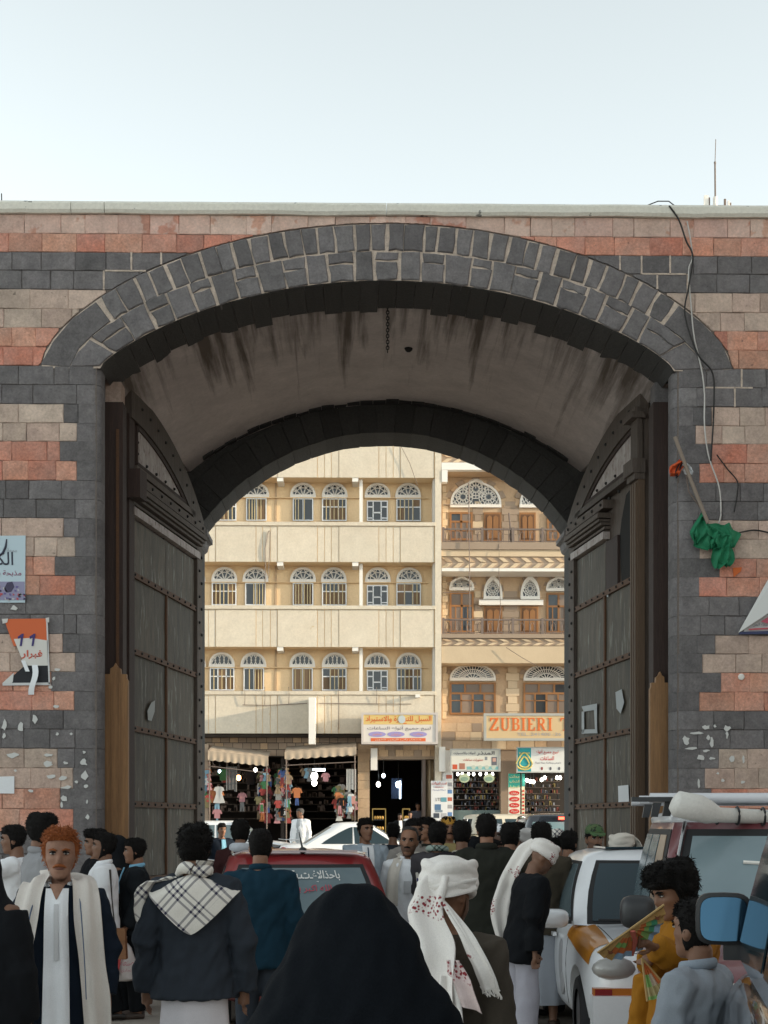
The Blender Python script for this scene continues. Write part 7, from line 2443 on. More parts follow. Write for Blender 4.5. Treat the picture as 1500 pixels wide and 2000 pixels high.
    def trousers(s, m, name='trousers', wide=.0):
        b = MB().zrings([(.80, .15, .11, 0, .01), (.90, .185, .13, 0, .01), (1.0, .172, .12, 0, .006), (1.04, .165, .115, 0, .004)], 20)
        for sx in (-1, 1):
            hp = Vector((sx * .09, .01, .88))
            kn, an = s.sp.get('leg_p' if sx > 0 else 'leg_n', ((sx * .095, .0, .48), (sx * .10, .03, .08)))
            kn, an = Vector(kn), Vector(an)
            b.tube([hp, hp.lerp(kn, .5), kn, kn.lerp(an, .5), an + Vector((0, 0, .0))], [.098, .092, .078 + wide, .074 + wide, .068 + wide], 14)
        me = remesh(b, s.vox * 1.2, 3, .5, s.wrinkle(.006))
        return link(me, name, m, s.root)

    def shoes(s, m, name='shoe'):
        for sx in (-1, 1):
            an = Vector(s.sp.get('leg_p' if sx > 0 else 'leg_n', (0, (sx * .10, .03, .08)))[1])
            MB().tube([an + Vector((0, .065, -.045)), an + Vector((0, .0, -.035)), an + Vector((sx * .008, -.09, -.045)), an + Vector((sx * .012, -.18, -.055)), an + Vector((sx * .012, -.21, -.06))], [.028, .046, .046, .036, .012], 10, True, .8).build(name, m, s.root, local=True, smooth=60)

    def front_panel(s, name, m, z0, z1, w0, w1, off=.03, rise=.0, amp=.004, lo=None):
        """strip of the garment under an open jacket, showing down the front"""
        b = MB()

        def rad(z):
            rows = sorted([(.3, .20, .15), (.6, .19, .14), (.90, .178, .122), (1.05, .16, .11), (1.2, .168, .116), (1.31, .186, .117), (1.38, .17, .10), (1.425, .125, .08), (1.46, .074, .07)])
            zz_ = [r[0] for r in rows]
            return np.interp(z, zz_, [r[1] for r in rows]) + off, np.interp(z, zz_, [r[2] for r in rows]) + off

        def f(u, v):
            z = lerp(z0, z1, v)
            rx, ry = rad(z)
            w = lerp(w0, w1, v)
            x = (u * 2 - 1) * w
            y = -ry * math.sqrt(max(1 - (x / rx) ** 2, 0)) + .008
            y += amp * math.sin(x * 60 + z * 3 + s.seed)
            return s.lean @ Vector((x, y, z))
        b.grid(f, 10, 26, (0, .006, 0))
        return b.build(name, m, s.root, local=True, smooth=60)

    def collar(s, m, r=.064, z=1.452, th=.016, name='collar', open_=.5):
        pts = [s.lean @ Vector((math.sin(q) * r, .018 - math.cos(q) * r * 1.02, z + .022 * (1 - math.cos(q)) * .5 - (0 if abs(q) > .4 else .012))) for q in (lerp(-PI + open_ * -.0 + .0, PI, i / 24) for i in range(25)) if abs(q) > open_]
        pts = sorted(pts, key=lambda p: math.atan2(p.x, p.y - .018))
        return MB().tube(pts, th, 8, True, 1.6).build(name, m, s.root, local=True, smooth=60)

    def strip(s, name, m, path, w, amp=.01, nu=8, fringe=None, par=None, thick=.008):
        """cloth strip along a path of (point, width direction)"""
        n = len(path)
        pts = [Vector(p) for p, _ in path]
        dirs = [Vector(d).normalized() for _, d in path]
        ws = w if isinstance(w, (list, tuple)) else [w] * n
        N = (n - 1) * 6

        def at(t):
            k = min(int(t * (n - 1)), n - 2)
            f = t * (n - 1) - k
            f2 = f * f * (3 - 2 * f)
            P0, P1, P2, P3 = pts[max(k - 1, 0)], pts[k], pts[k + 1], pts[min(k + 2, n - 1)]
            p = .5 * (2 * P1 + (P2 - P0) * f + (2 * P0 - 5 * P1 + 4 * P2 - P3) * f * f + (3 * P1 - P0 - 3 * P2 + P3) * f ** 3)
            return p, dirs[k].lerp(dirs[k + 1], f2).normalized(), lerp(ws[k], ws[k + 1], f2)

        def f(u, v):
            p, d, ww = at(v)
            p2, _, _ = at(min(v + .02, 1)) if v < .98 else at(v)
            tan = (at(min(v + .02, 1))[0] - at(max(v - .02, 0))[0]).normalized()
            nn_ = d.cross(tan)
            q = p + d * ww * (u - .5)
            return q + nn_ * (amp * math.sin(u * 9 + s.seed + v * 2) + amp * noise.noise((u * 3 + s.seed, v * 7, 2)))
        b = MB()
        d0 = dirs[0].cross(pts[1] - pts[0]).normalized() * thick
        b.grid(f, nu, N, tuple(d0))
        o = b.build(name, m, par or s.root, local=True, smooth=70)
        if fringe:
            fb = MB()
            for i in range(26):
                u = i / 25
                q = Vector(f(u, 1.0))
                tan = (at(1.0)[0] - at(.97)[0]).normalized()
                fb.tube([q, q + tan * fringe * .5 + Vector((rnd.uniform(-.006, .006),) * 3), q + tan * fringe + Vector((rnd.uniform(-.012, .012), rnd.uniform(-.01, .01), 0))], [.003, .0025, .0015], 4)
            fb.build('fringe', m, o, local=True)
        return o

    def dress(s):
        sp = s.sp
        for it in sp['wear']:
            getattr(s, it[0])(*it[1:-1], **it[-1]) if isinstance(it[-1], dict) else getattr(s, it[0])(*it[1:])

    def cloak(s, m, wide=None):
        """full black cloak and head veil in one falling cloth"""
        b = MB()
        rows = [(0.02, .34, .30, 0, .02), (.4, .31, .27, 0, .02), (.8, .28, .23, 0, .02), (1.1, .265, .20, 0, .01), (1.28, .25, .175, 0, .01), (1.38, .205, .15, 0, .012), (1.44, .15, .135, 0, .015), (1.5, .112, .128, 0, .012), (1.58, .098, .125, 0, .008), (1.66, .090, .118, 0, .01), (1.71, .070, .092, 0, .012), (1.745, .03, .04, 0, .014)]
        if wide: rows = [(z, rx, min(rx * .85, ry_), 0, .012) for z, rx, ry_ in ((.02, .42, .36), (.5, .40, .33), (1.0, .365, .29), (1.3, .325, .24), (1.43, .25, .20), (1.53, .197, .17), (1.60, .160, .155), (1.66, .130, .14), (1.705, .098, .115), (1.735, .062, .075), (1.752, .02, .03))]
        fold = lambda q, z: .05 * max(0, (1.4 - z) / 1.4) * math.sin(q * 8 + s.seed + z) + .02 * math.sin(q * 3 + z * 5 + s.seed) * (1 if z < 1.4 else .4)
        T = MB().zrings(rows, 48, fold=fold); T.xform(s.lean)
        b.add(T.v, T.f)
        for sx in (-1, 1):
            sh, e, w = s.arms[sx]
            b.tube([sh, sh.lerp(e, .5), e, w], [.09, .095, .09, .075], 12)
        me = remesh(b, s.vox * 1.2, 6, .6, s.wrinkle(.016 if s.D < 5 else .008, 1.2, 8))
        return link(me, 'cloak', m, s.root)


HAIRN = ('hair', M['hair'])
WHITE, CREAM = cloth((.80, .81, .83)), cloth((.64, .59, .52))
NAVY, TEAL, BLACK, CHAR, OLIVE, BROWN, MAROON = cloth((.011, .017, .029)), cloth((.009, .032, .052)), cloth((.008, .009, .011)), cloth((.03, .036, .046)), cloth((.022, .023, .018)), cloth((.07, .058, .045)), cloth((.035, .012, .012))
GREY, LBLUE, SKYB, MUST = cloth((.27, .27, .28)), cloth((.36, .42, .48)), cloth((.2, .42, .58)), cloth((.31, .13, .013))
leather = mat('dark leather', (.02, .015, .012), .5)
sandal = mat('brown sandal', (.06, .04, .03), .6)


def pattern_cloth(name, base, ink, kind):
    """woven pattern: check stripes or red embroidery, fixed to the cloth itself"""
    m = mat(name, base, .95, spec=.15, fine=.12, fscale=200, bump=.0015, bscale=300)
    n, l = m.node_tree.nodes, m.node_tree.links
    bs = n['Principled BSDF']
    src = bs.inputs['Base Color'].links[0].from_socket
    tc = n.new('ShaderNodeTexCoord')
    mpn = n.new('ShaderNodeMapping')
    l.new(tc.outputs['Object'], mpn.inputs[0])
    if kind == 'check':
        mpn.inputs['Rotation'].default_value = (0, R(42), 0)
        facs = []
        for ax in ('X', 'Z'):
            wv = n.new('ShaderNodeTexWave'); wv.bands_direction = ax; wv.inputs['Scale'].default_value = 9.5; wv.inputs['Distortion'].default_value = .25
            l.new(mpn.outputs[0], wv.inputs[0])
            w2 = n.new('ShaderNodeTexWave'); w2.bands_direction = ax; w2.inputs['Scale'].default_value = 2.1; w2.inputs['Distortion'].default_value = .2
            l.new(mpn.outputs[0], w2.inputs[0])
            a = n.new('ShaderNodeMath'); a.operation = 'MULTIPLY'
            r1 = n.new('ShaderNodeMapRange'); r1.inputs[1].default_value, r1.inputs[2].default_value = .62, .75
            r2 = n.new('ShaderNodeMapRange'); r2.inputs[1].default_value, r2.inputs[2].default_value = .40, .55
            l.new(wv.outputs['Fac'], r1.inputs[0]); l.new(w2.outputs['Fac'], r2.inputs[0])
            l.new(r1.outputs[0], a.inputs[0]); l.new(r2.outputs[0], a.inputs[1])
            facs.append(a)
        mx_ = n.new('ShaderNodeMath'); mx_.operation = 'ADD'
        l.new(facs[0].outputs[0], mx_.inputs[0]); l.new(facs[1].outputs[0], mx_.inputs[1])
        sc = n.new('ShaderNodeMath'); sc.operation = 'MULTIPLY'; sc.inputs[1].default_value = .62
        l.new(mx_.outputs[0], sc.inputs[0])
        fac = sc.outputs[0]
    else:
        vr_ = n.new('ShaderNodeTexVoronoi'); vr_.inputs['Scale'].default_value = 70
        l.new(mpn.outputs[0], vr_.inputs['Vector'])
        r1 = n.new('ShaderNodeMapRange'); r1.inputs[1].default_value, r1.inputs[2].default_value, r1.inputs[3].default_value, r1.inputs[4].default_value = .35, .5, 1, 0
        l.new(vr_.outputs['Distance'], r1.inputs[0])
        nz_ = n.new('ShaderNodeTexNoise'); nz_.inputs['Scale'].default_value = 6.0; nz_.inputs['Detail'].default_value = 1
        l.new(mpn.outputs[0], nz_.inputs[0])
        r2 = n.new('ShaderNodeMapRange'); r2.inputs[1].default_value, r2.inputs[2].default_value = (.60, .63) if kind == 'red' else (.45, .5)
        l.new(nz_.outputs['Fac'], r2.inputs[0])
        a = n.new('ShaderNodeMath'); a.operation = 'MULTIPLY'
        l.new(r1.outputs[0], a.inputs[0]); l.new(r2.outputs[0], a.inputs[1])
        fac = a.outputs[0]
    mx2 = n.new('ShaderNodeMix'); mx2.data_type = 'RGBA'
    l.new(src, mx2.inputs[6]); mx2.inputs[7].default_value = tuple(ink) + (1,); l.new(fac, mx2.inputs[0])
    l.new(mx2.outputs[2], bs.inputs['Base Color'])
    return m


CHECK = pattern_cloth('black and white check cloth', (.70, .66, .60), (.03, .03, .06), 'check')
SHAWL = pattern_cloth('white shawl with red sprigs', (.74, .70, .66), (.25, .04, .05), 'red')
REDPATCH = pattern_cloth('red embroidered patch', (.64, .52, .50), (.25, .035, .045), 'dense')
BLSTRIPE = mat('cream shawl cloth', (.66, .61, .56), .95, spec=.15, col2=(.55, .51, .47), nscale=3, fine=.14, fscale=220, bump=.002, bscale=260)

H0 = lambda **k: ('hair', M['hair'], k)
# red-haired man, nearest on the left
p1 = Person('orange haired man with a cream shawl, dark jacket and white robe, walking towards the camera', 118, 1622, 8.3, 3,
            dict(skin=M['skin_pale'], hairm=M['henna'], moustache=True, head=(4, 2, 0), hs=1.17, ref=1.765, arm_n=((-.27, .02, 1.09), (-.26, -.05, .84)), arm_p=((.265, .04, 1.09), (.255, -.0, .84)),
                 wear=[('hair', M['henna'], dict(vol=.011, front=.190, nape=.045, curl=.014, side=.115)), ('skirt', 'robe', WHITE, .10, 1.02, dict(r0=.27, amp=.08)), ('top', 'jacket', NAVY, dict(hem=.62, off=.03, flare=.03)),
                       ('front_panel', 'robe_front', WHITE, .40, 1.445, .082, .062, dict(off=.066, amp=.007)), ('front_panel', 'neck_opening', M['skin_pale'], 1.385, 1.47, .003, .045, dict(off=.072)), ('front_panel', 'button_placket', cloth((.57, .57, .58)), 1.05, 1.36, .012, .012, dict(off=.075, amp=.001)), ('collar', WHITE, dict(open_=.75, r=.072, th=.013)), ('shoes', leather)]), 'people near the camera')
for sx in (-1, 1):
    a = .075
    L = .52 if sx > 0 else .60
    p1.strip('shawl', BLSTRIPE, [((sx * .02, .13, 1.49), (0, 1, 1)), ((sx * .095, .09, 1.50), (.6 * sx, .9, .3)), ((sx * .145, -.065, 1.47), (1, .4 * sx, -.2 * sx)), ((sx * .172, -.165, 1.28), (1, .3 * sx, 0)), ((sx * .195, -.175, 1.05), (1, .4 * sx, 0)), ((sx * (.20 + .02 * (sx > 0)), -.185, .84), (1, .3 * sx, 0)), ((sx * (.205 + .03 * (sx > 0)), -.185, L), (1, .2 * sx, 0))],
             [.10, .14, .15, .15, .14, .15, .13], .014, fringe=.05)
    p1.strip('shawl_stripe', cloth((.10, .14, .22)), [((sx * .115, -.085, 1.43), (1, 0, 0)), ((sx * .142, -.195, 1.28), (1, 0, 0)), ((sx * .160, -.212, 1.05), (1, 0, 0)), ((sx * .17, -.217, .84), (1, 0, 0))], .006, .004, nu=2, thick=.003)
# the two dark lines of his brow and cheek folds are part of the skin relief
# keffiyeh man from behind
p7 = Person('man seen from behind in a dark jacket with a black and white check shawl', 381, 1613, 8.5, 178,
            dict(hs=1.03, head=(-6, 0, 0), arm_n=((-.28, .03, 1.08), (-.27, -.02, .82)), arm_p=((.28, .03, 1.08), (.275, -.02, .82)),
                 wear=[H0(vol=.017, nape=.02, curl=.012), ('top', 'jacket', CHAR, dict(hem=.78, off=.036, flare=.035)), ('skirt', 'robe', cloth((.66, .63, .66)), .12, 1.0, dict(r0=.24, amp=.05)), ('shoes', sandal)]), 'people near the camera')
# triangular check shawl on the back: local +y is his back
b = MB()


def tri(u, v):
    w = (1 - v) ** .85
    x = (u - .5) * 2 * (.255 * w + .004)
    z = 1.475 - .335 * v - .10 * abs(u - .5) * 2 * w
    y = .105 + .045 * (1 - (x / .27) ** 2) + .035 * math.sin(min(v * 2.0, 1) * PI / 2)
    if v < .12: y -= (.12 - v) * .55
    return (x, y + .010 * noise.noise((x * 14, z * 12, 3)), z)


b.grid(tri, 26, 22, (0, .006, 0))
b.build('shawl', CHECK, p7.root, local=True, smooth=70)
p7.strip('shawl', CHECK, [((-.02, .09, 1.50), (0, 0, 1)), ((-.09, .05, 1.495), (0, .2, 1)), ((-.085, -.04, 1.47), (.2, 0, 1)), ((-.02, -.085, 1.45), (0, 0, 1))], .09, .012)
MB().tube([(math.sin(q) * .082, .025 + math.cos(q) * .082, 1.478 + .018 * math.cos(q) + .012 * math.sin(3 * q)) for q in (2 * PI * i / 24 for i in range(25))], [.03 + .006 * math.sin(i) for i in range(25)], 10, False).build('shawl_roll', CHECK, p7.root, local=True, smooth=70)
p7.strip('shawl_end', CHECK, [((.17, .10, 1.445), (1, .2, -.2)), ((.245, .08, 1.40), (1, .2, -.3)), ((.285, .05, 1.28), (.8, .6, 0)), ((.29, .04, 1.13), (.6, .8, 0))], [.16, .14, .10, .03], .012, fringe=.02)

Person('short haired man in a teal shirt seen from behind, beside the check shawled man', 509, 1617, 10.3, 180,
       dict(head=(0, 0, 0), wear=[H0(vol=.009, nape=.035, curl=.004), ('top', 'shirt', TEAL, dict(hem=.78, off=.024)), ('collar', TEAL, dict(r=.066, th=.014, open_=.2)), ('trousers', CHAR), ('shoes', leather)]), 'people near the camera')
Person('youth in a maroon jacket with a pale collar, seen from behind by the left leaf', 470, 1602, 15.8, 172,
       dict(head=(10, 4, 0), wear=[H0(vol=.02, nape=.01, curl=.012), ('top', 'jacket', MAROON, dict(hem=.86, off=.03)), ('collar', cloth((.5, .52, .56)), dict(r=.085, z=1.44, th=.03, open_=.2)), ('trousers', NAVY), ('shoes', leather)]))
Person('boy in a white tee shirt at the left edge, one arm stretched out', 27, 1610, 13.0, -88,
       dict(hs=1.0, head=(0, 4, 0), arm_p=((.26, -.16, 1.33), (.20, -.42, 1.30)), arm_n=((-.22, -.19, 1.33), (-.16, -.44, 1.30)), wear=[H0(vol=.010, curl=.008), ('top', 'tee_shirt', WHITE, dict(hem=.86, off=.022, sleeve=.62)), ('trousers', CHAR), ('shoes', sandal)]))
Person('youth with thick black hair in a grey shirt, seen from behind at the left', 82, 1590, 11.8, 118,
       dict(head=(-8, 4, 0), wear=[H0(vol=.024, nape=.015, curl=.010), ('top', 'shirt', GREY, dict(hem=.84, off=.026)), ('collar', GREY, dict(r=.07, th=.017, open_=.4)), ('trousers', NAVY), ('shoes', sandal)]))
Person('dark cloaked figure cut off by the left edge', -38, 1640, 7.2, 160, dict(wear=[('cloak', BLACK)]), 'people near the camera')
Person('laughing youth with swept back hair and white shirt, in profile facing left', 199, 1626, 13.4, -84,
       dict(head=(0, -4, 0), curl=.6, arm_p=((.235, .05, 1.10), (.24, -.06, .88)), leg_p=((.09, -.06, .48), (.09, -.05, .08)), leg_n=((-.09, .04, .48), (-.09, .14, .09)),
            wear=[('hair', M['hair'], dict(vol=.016, front=.18, nape=.0, curl=.010)), ('top', 'shirt', WHITE, dict(hem=.84, off=.03)), ('collar', WHITE, dict(r=.066, th=.013)), ('trousers', BLACK), ('shoes', leather)]))
Person('woman in a black cloak and veil behind the youth in the white shirt', 226, 1632, 14.3, -80, dict(head=(0, 0, 0), wear=[('cloak', BLACK)]))
p6 = Person('boy in a dark suit jacket and light blue shirt, facing left with a plastic bag', 263, 1636, 13.7, -82,
            dict(head=(0, 2, 0), curl=.9, arm_p=((.23, .03, 1.11), (.235, -.07, .90)), wear=[H0(vol=.012, curl=.008), ('top', 'jacket', cloth((.012, .015, .018)), dict(hem=.80, off=.032)), ('front_panel', 'shirt_front', SKYB, 1.2, 1.45, .005, .05, dict(off=.040)), ('collar', SKYB, dict(r=.068, th=.014)), ('trousers', BLACK, dict(wide=.012)), ('shoes', sandal)]))
Person('dark haired youth half hidden behind the laughing youth, in the shade of the wall', 184, 1622, 14.9, -70, dict(wear=[H0(vol=.03, curl=.02), ('top', 'jacket', BLACK, dict(hem=.8, off=.03)), ('trousers', BLACK)]))
# big turban, near the centre right
p28 = Person('man with a large white turban, its tail down his back, brown jacket, near the camera', 874, 1662, 5.6, 152,
             dict(head=(-10, 4, 0), hs=1.03, ref=1.775, beard='stubble', wear=[('top', 'jacket', BROWN, dict(hem=.80, off=.036, amp=.008)), ('skirt', 'robe', CREAM, .15, .98, dict(r0=.24)), ('shoes', sandal)]), 'people near the camera')
t_ = p28.turban(SHAWL, 1.06)
hm = p28.hm


def hpt(*v): return tuple(hm @ Vector(v))


p28.strip('turban_band', SHAWL, [(hpt(-.105, -.02, .155), (0, .1, 1)), (hpt(-.07, .10, .13), (.1, 0, 1)), (hpt(0, .128, .125), (.1, 0, 1)), (hpt(.075, .10, .14), (0, 0, 1)), (hpt(.108, .0, .17), (0, 0, 1))], [.05, .06, .06, .06, .05], .006, thick=.01)
p28.strip('turban_tail', SHAWL, [(hpt(-.02, .105, .17), (1, .1, 0)), (hpt(-.01, .135, .11), (1, .1, 0)), (hpt(0, .145, .03), (1, .1, 0)), ((-.03, .18, 1.40), (1, .1, 0)), ((-.03, .215, 1.25), (1, 0, 0)), ((-.04, .21, 1.0), (1, 0, 0)), ((-.05, .215, .74), (1, 0, 0))], [.10, .13, .15, .18, .20, .22, .22], .018, fringe=.03, thick=.012, nu=14)
p28.strip('turban_fold', SHAWL, [(hpt(.03, .125, .14), (.7, 0, .7)), (hpt(-.06, .13, .08), (.7, .1, .7)), ((-.15, .17, 1.46), (.8, .1, .5)), ((-.215, .17, 1.34), (.9, .1, .4)), ((-.245, .15, 1.25), (1, .1, .2))], [.05, .075, .09, .10, .08], .012, fringe=.03, thick=.010)
p28.strip('turban_end', REDPATCH, [((-.12, .205, 1.36), (1, .1, 0)), ((-.155, .215, 1.28), (1, .1, .2)), ((-.185, .21, 1.18), (1, .1, .3))], [.05, .10, .12], .014)
p28.strip('turban_end', SHAWL, [((-.10, .21, 1.30), (1, .1, 0)), ((-.115, .225, 1.15), (1, .1, .1)), ((-.13, .23, 0.95), (1, .1, .0)), ((-.14, .23, 0.78), (1, .1, .0))], [.06, .11, .12, .13], .014)
p28.strip('embroidered_patch', REDPATCH, [((-.07, .232, 1.06), (1, .1, 0)), ((-.08, .240, 1.00), (1, .1, 0)), ((-.09, .238, .93), (1, .1, 0))], [.01, .04, .02], .004, thick=.004)
p28.strip('embroidered_patch', REDPATCH, [(hpt(.10, .045, .15), (0, .4, 1)), (hpt(.112, .02, .155), (0, .2, 1)), (hpt(.114, -.03, .165), (0, 0, 1))], [.03, .05, .05], .003, thick=.004)

# woman in black, closest
p29 = Person('woman in a black cloak and veil seen from behind, closest to the camera', 688, 1737, 3.25, 176, dict(lean=4, ref=1.735, arm_n=((-.33, -.02, 1.12), (-.16, -.24, 1.02)), arm_p=((.33, -.02, 1.12), (.16, -.24, 1.02)), wear=[('cloak', mat('black veil cloth', (.006, .0075, .010), .95, spec=.08, fine=.2, fscale=160, bump=.002, bscale=200), dict(wide=True))]), 'people near the camera')

# the crowd in the gateway
Person('young man in a pale blue and white tee shirt standing behind the red car', 714, 1597, 17.0, 14, dict(head=(14, 0, 0), wear=[H0(vol=.010), ('top', 'tee_shirt', LBLUE, dict(hem=.84, off=.024, sleeve=.7)), ('front_panel', 'shirt_front', WHITE, .95, 1.44, .07, .06, dict(off=.03)), ('front_panel', 'shirt_stripe', cloth((.05, .08, .13)), .95, 1.42, .006, .006, dict(off=.036)), ('trousers', NAVY), ('shoes', leather)]))
p13 = Person('balding man in a white shirt and cream shawl facing the camera beside the red car', 797, 1621, 14.5, -4,
             dict(head=(-6, 2, 4), moustache=True, beard='stubble', hs=1.14, wear=[('hair', mat('greying hair', (.05, .045, .042), .8, fine=.4, fscale=120), dict(vol=.006, front=.225, nape=.03, side=.15, curl=.004)), ('top', 'shirt', WHITE, dict(hem=.80, off=.026)), ('collar', WHITE, dict(r=.068, th=.014, open_=.35)), ('trousers', BLACK), ('shoes', leather)]))
p13.front_panel('shirt_pocket', cloth((.56, .56, .57)), 1.12, 1.24, .035, .035, dict(off=.05)['off'])
MB().box((.09, -.172, 1.235), (.105, -.160, 1.27)).build('pen', plain((.05, .05, .2)), p13.root, local=True)
for sx in (-1, 1):
    p13.strip('shawl', CREAM, [((sx * .02, .12, 1.48), (0, 1, 1)), ((sx * .09, .07, 1.485), (.6 * sx, .9, .3)), ((sx * .115, -.06, 1.42), (1, .4 * sx, 0)), ((sx * .145, -.155, 1.26), (1, .25 * sx, 0)), ((sx * .155, -.165, 1.0), (1, .2 * sx, 0))], [.09, .11, .12, .12, .12], .010)
Person('dark bearded man in a striped grey shirt just behind the balding man', 808, 1598, 15.6, 10, dict(moustache=True, beard='full', head=(10, 0, 0), wear=[H0(vol=.010), ('top', 'shirt', cloth((.24, .22, .20)), dict(hem=.82, off=.026)), ('collar', cloth((.3, .28, .26)), dict(r=.068, th=.014)), ('trousers', CHAR), ('shoes', leather)]))
Person('man with dark wavy hair turning left in the crowd, beside the striped shirt', 832, 1596, 16.9, -50, dict(moustache=True, wear=[H0(vol=.014, curl=.01), ('top', 'jacket', OLIVE, dict(hem=.82, off=.03)), ('trousers', CHAR), ('shoes', leather)]))
p16 = Person('man seen from behind with a green and white check scarf and a grey jacket', 855, 1606, 14.4, 165, dict(wear=[H0(vol=.014, nape=.015), ('top', 'jacket', cloth((.06, .055, .06)), dict(hem=.82, off=.03)), ('trousers', BLACK), ('shoes', leather)]))
GCHECK = pattern_cloth('green and white check cloth', (.30, .36, .32), (.01, .03, .025), 'check')
MB().tube([(math.sin(q) * .080, .02 + math.cos(q) * .080, 1.485 + .012 * math.cos(q)) for q in (2 * PI * i / 20 for i in range(21))], .03, 10, False).build('scarf', GCHECK, p16.root, local=True, smooth=70)
Person('man with a yellow cap laughing towards the camera in the gateway', 876, 1592, 17.0, 8, dict(ref=1.75, moustache=True, wear=[H0(vol=.014), ('cap', plain((.5, .25, .03))), ('top', 'shirt', cloth((.34, .27, .12)), dict(hem=.82, off=.026)), ('trousers', CHAR), ('shoes', leather)]))
Person('black haired man in a dark top with a pale neckline, left of the tall man', 902, 1602, 14.0, 176, dict(wear=[H0(vol=.012, nape=.02), ('top', 'jersey', cloth((.02, .017, .02)), dict(hem=.82, off=.03)), ('collar', cloth((.4, .37, .3)), dict(r=.082, z=1.435, th=.008, open_=.1)), ('trousers', CHAR), ('shoes', leather)]))
Person('tall man in a dark suit jacket seen from behind in the middle of the gateway', 950, 1589, 13.0, 178, dict(wear=[H0(vol=.010, nape=.035), ('top', 'jacket', OLIVE, dict(hem=.74, off=.040, flare=.015)), ('collar', OLIVE, dict(r=.072, th=.018, open_=.3)), ('skirt', 'robe', cloth((.2, .2, .22)), .15, .98, dict(r0=.22)), ('shoes', leather)]))
Person('dark bearded man with a white skullcap peering past the tall man', 973, 1606, 15.6, 20, dict(ref=1.75, skin=mat('dark brown skin', (.09, .045, .028), .6), beard='full', moustache=True, wear=[H0(vol=.006), ('cap', WHITE), ('top', 'shirt', GREY, dict(hem=.82, off=.026)), ('trousers', CHAR), ('shoes', leather)]))
p21 = Person('man in a navy jacket with a white and red shawl, seen from behind', 996, 1607, 13.6, 172, dict(wear=[H0(vol=.014, nape=.02), ('top', 'jacket', NAVY, dict(hem=.76, off=.034)), ('trousers', CHAR), ('shoes', leather)]))
b = MB()
b.grid(lambda u, v: ((u - .5) * 2 * .215 * (1 - .25 * v), .10 + .075 * math.sin(min(v * 1.6, 1) * PI / 2) - .05 * (2 * u - 1) ** 2, 1.475 - .22 * v - .08 * abs(2 * u - 1) + .01 * noise.noise((u * 6, v * 5, 1))), 20, 12, (0, .006, 0))
b.build('shawl', SHAWL, p21.root, local=True, smooth=70)
p21.strip('embroidered_patch', REDPATCH, [((0, .135, 1.455), (1, 0, 0)), ((0, .185, 1.40), (1, 0, 0)), ((0, .197, 1.35), (1, 0, 0))], [.20, .20, .06], .004, thick=.004)
p22 = Person('man in a pale wound turban looking down to the right among the crowd', 1027, 1613, 13.8, 60, dict(ref=1.765, head=(0, 14, 0), beard='full', skin=mat('dark brown skin', (.09, .045, .028), .6), wear=[('turban', cloth((.50, .48, .46)), .92), ('top', 'jacket', BLACK, dict(hem=.8, off=.03)), ('trousers', CHAR), ('shoes', leather)]))
p23 = Person('man in a brown jacket seen from behind carrying a blue bundle', 1058, 1606, 13.1, 168, dict(curl=.8, arm_n=((-.23, .0, 1.10), (-.21, -.04, .84)), arm_p=((.25, .0, 1.12), (.27, -.05, .90)), wear=[H0(vol=.016, nape=.01), ('top', 'jacket', cloth((.055, .045, .032)), dict(hem=.78, off=.032)), ('skirt', 'robe', cloth((.32, .34, .38)), .2, .98, dict(r0=.22)), ('shoes', sandal)]))
Person('man with a black and white cap half hidden behind the long tailed turban', 1088, 1616, 15.0, 170, dict(ref=1.75, wear=[('cap', CHECK), H0(vol=.006), ('top', 'jacket', BLACK, dict(hem=.8, off=.03)), ('trousers', CHAR), ('shoes', leather)]))
p25 = Person('man in a white turban with a long fringed tail, looking down to the right', 1024, 1629, 11.4, 100, dict(ref=1.765, head=(0, 16, 0), lean=10, beard='stubble', moustache=True, wear=[('top', 'jacket', BLACK, dict(hem=.74, off=.034)), ('trousers', cloth((.40, .39, .44)), dict(wide=.02)), ('shoes', sandal)]))
p25.turban(SHAWL, .98)
hm = p25.hm
p25.strip('turban_tail', SHAWL, [(hpt(.03, .09, .20), (1, 0, .3)), (hpt(.06, .13, .12), (1, .5, .3)), (tuple(p25.lean @ Vector((.12, .15, 1.46))), (.8, .8, 0)), (tuple(p25.lean @ Vector((.20, .16, 1.30))), (.4, 1, 0)), (tuple(p25.lean @ Vector((.22, .17, 1.10))), (.2, 1, 0)), ((.24, .10, .86), (.1, 1, 0))], [.14, .15, .15, .14, .14, .08], .014, fringe=.04, nu=12)
Person('man in a green camouflage cap by the right door leaf, facing the camera', 1160, 1606, 13.6, 6, dict(ref=1.75, moustache=True, beard='stubble', head=(4, 4, 0), wear=[H0(vol=.005, front=.15), ('cap', mat('green camouflage', (.04, .12, .04), .9, col2=(.12, .10, .05), nscale=22, spots=((.015, .02, .012), 26, .56)), mat('green camouflage', (.04, .12, .04), .9)), ('top', 'jacket', NAVY, dict(hem=.8, off=.03)), ('trousers', OLIVE), ('shoes', leather)]))
p27 = Person('man in a rough white turban facing left behind the right taxi', 1214, 1623, 13.0, -70, dict(ref=1.765, head=(0, 2, 0), beard='stubble', wear=[('turban', CREAM, 1.0), ('top', 'jacket', BLACK, dict(hem=.8, off=.03)), ('trousers', CHAR), ('shoes', leather)]))
p27.strip('turban_tail', CREAM, [(tuple(p27.hm @ Vector((0, .10, .20))), (1, 0, .2)), (tuple(p27.hm @ Vector((0, .16, .12))), (1, 0, .2)), ((0, .17, 1.46), (1, 0, 0)), ((0, .18, 1.30), (1, 0, 0))], [.12, .13, .13, .10], .012)
Person('woman with a small black headscarf showing her face among the crowd', 927, 1632, 15.2, 60, dict(ref=1.75, wear=[('top', 'cloak_top', BLACK, dict(hem=.3, off=.04, flare=.08))]))
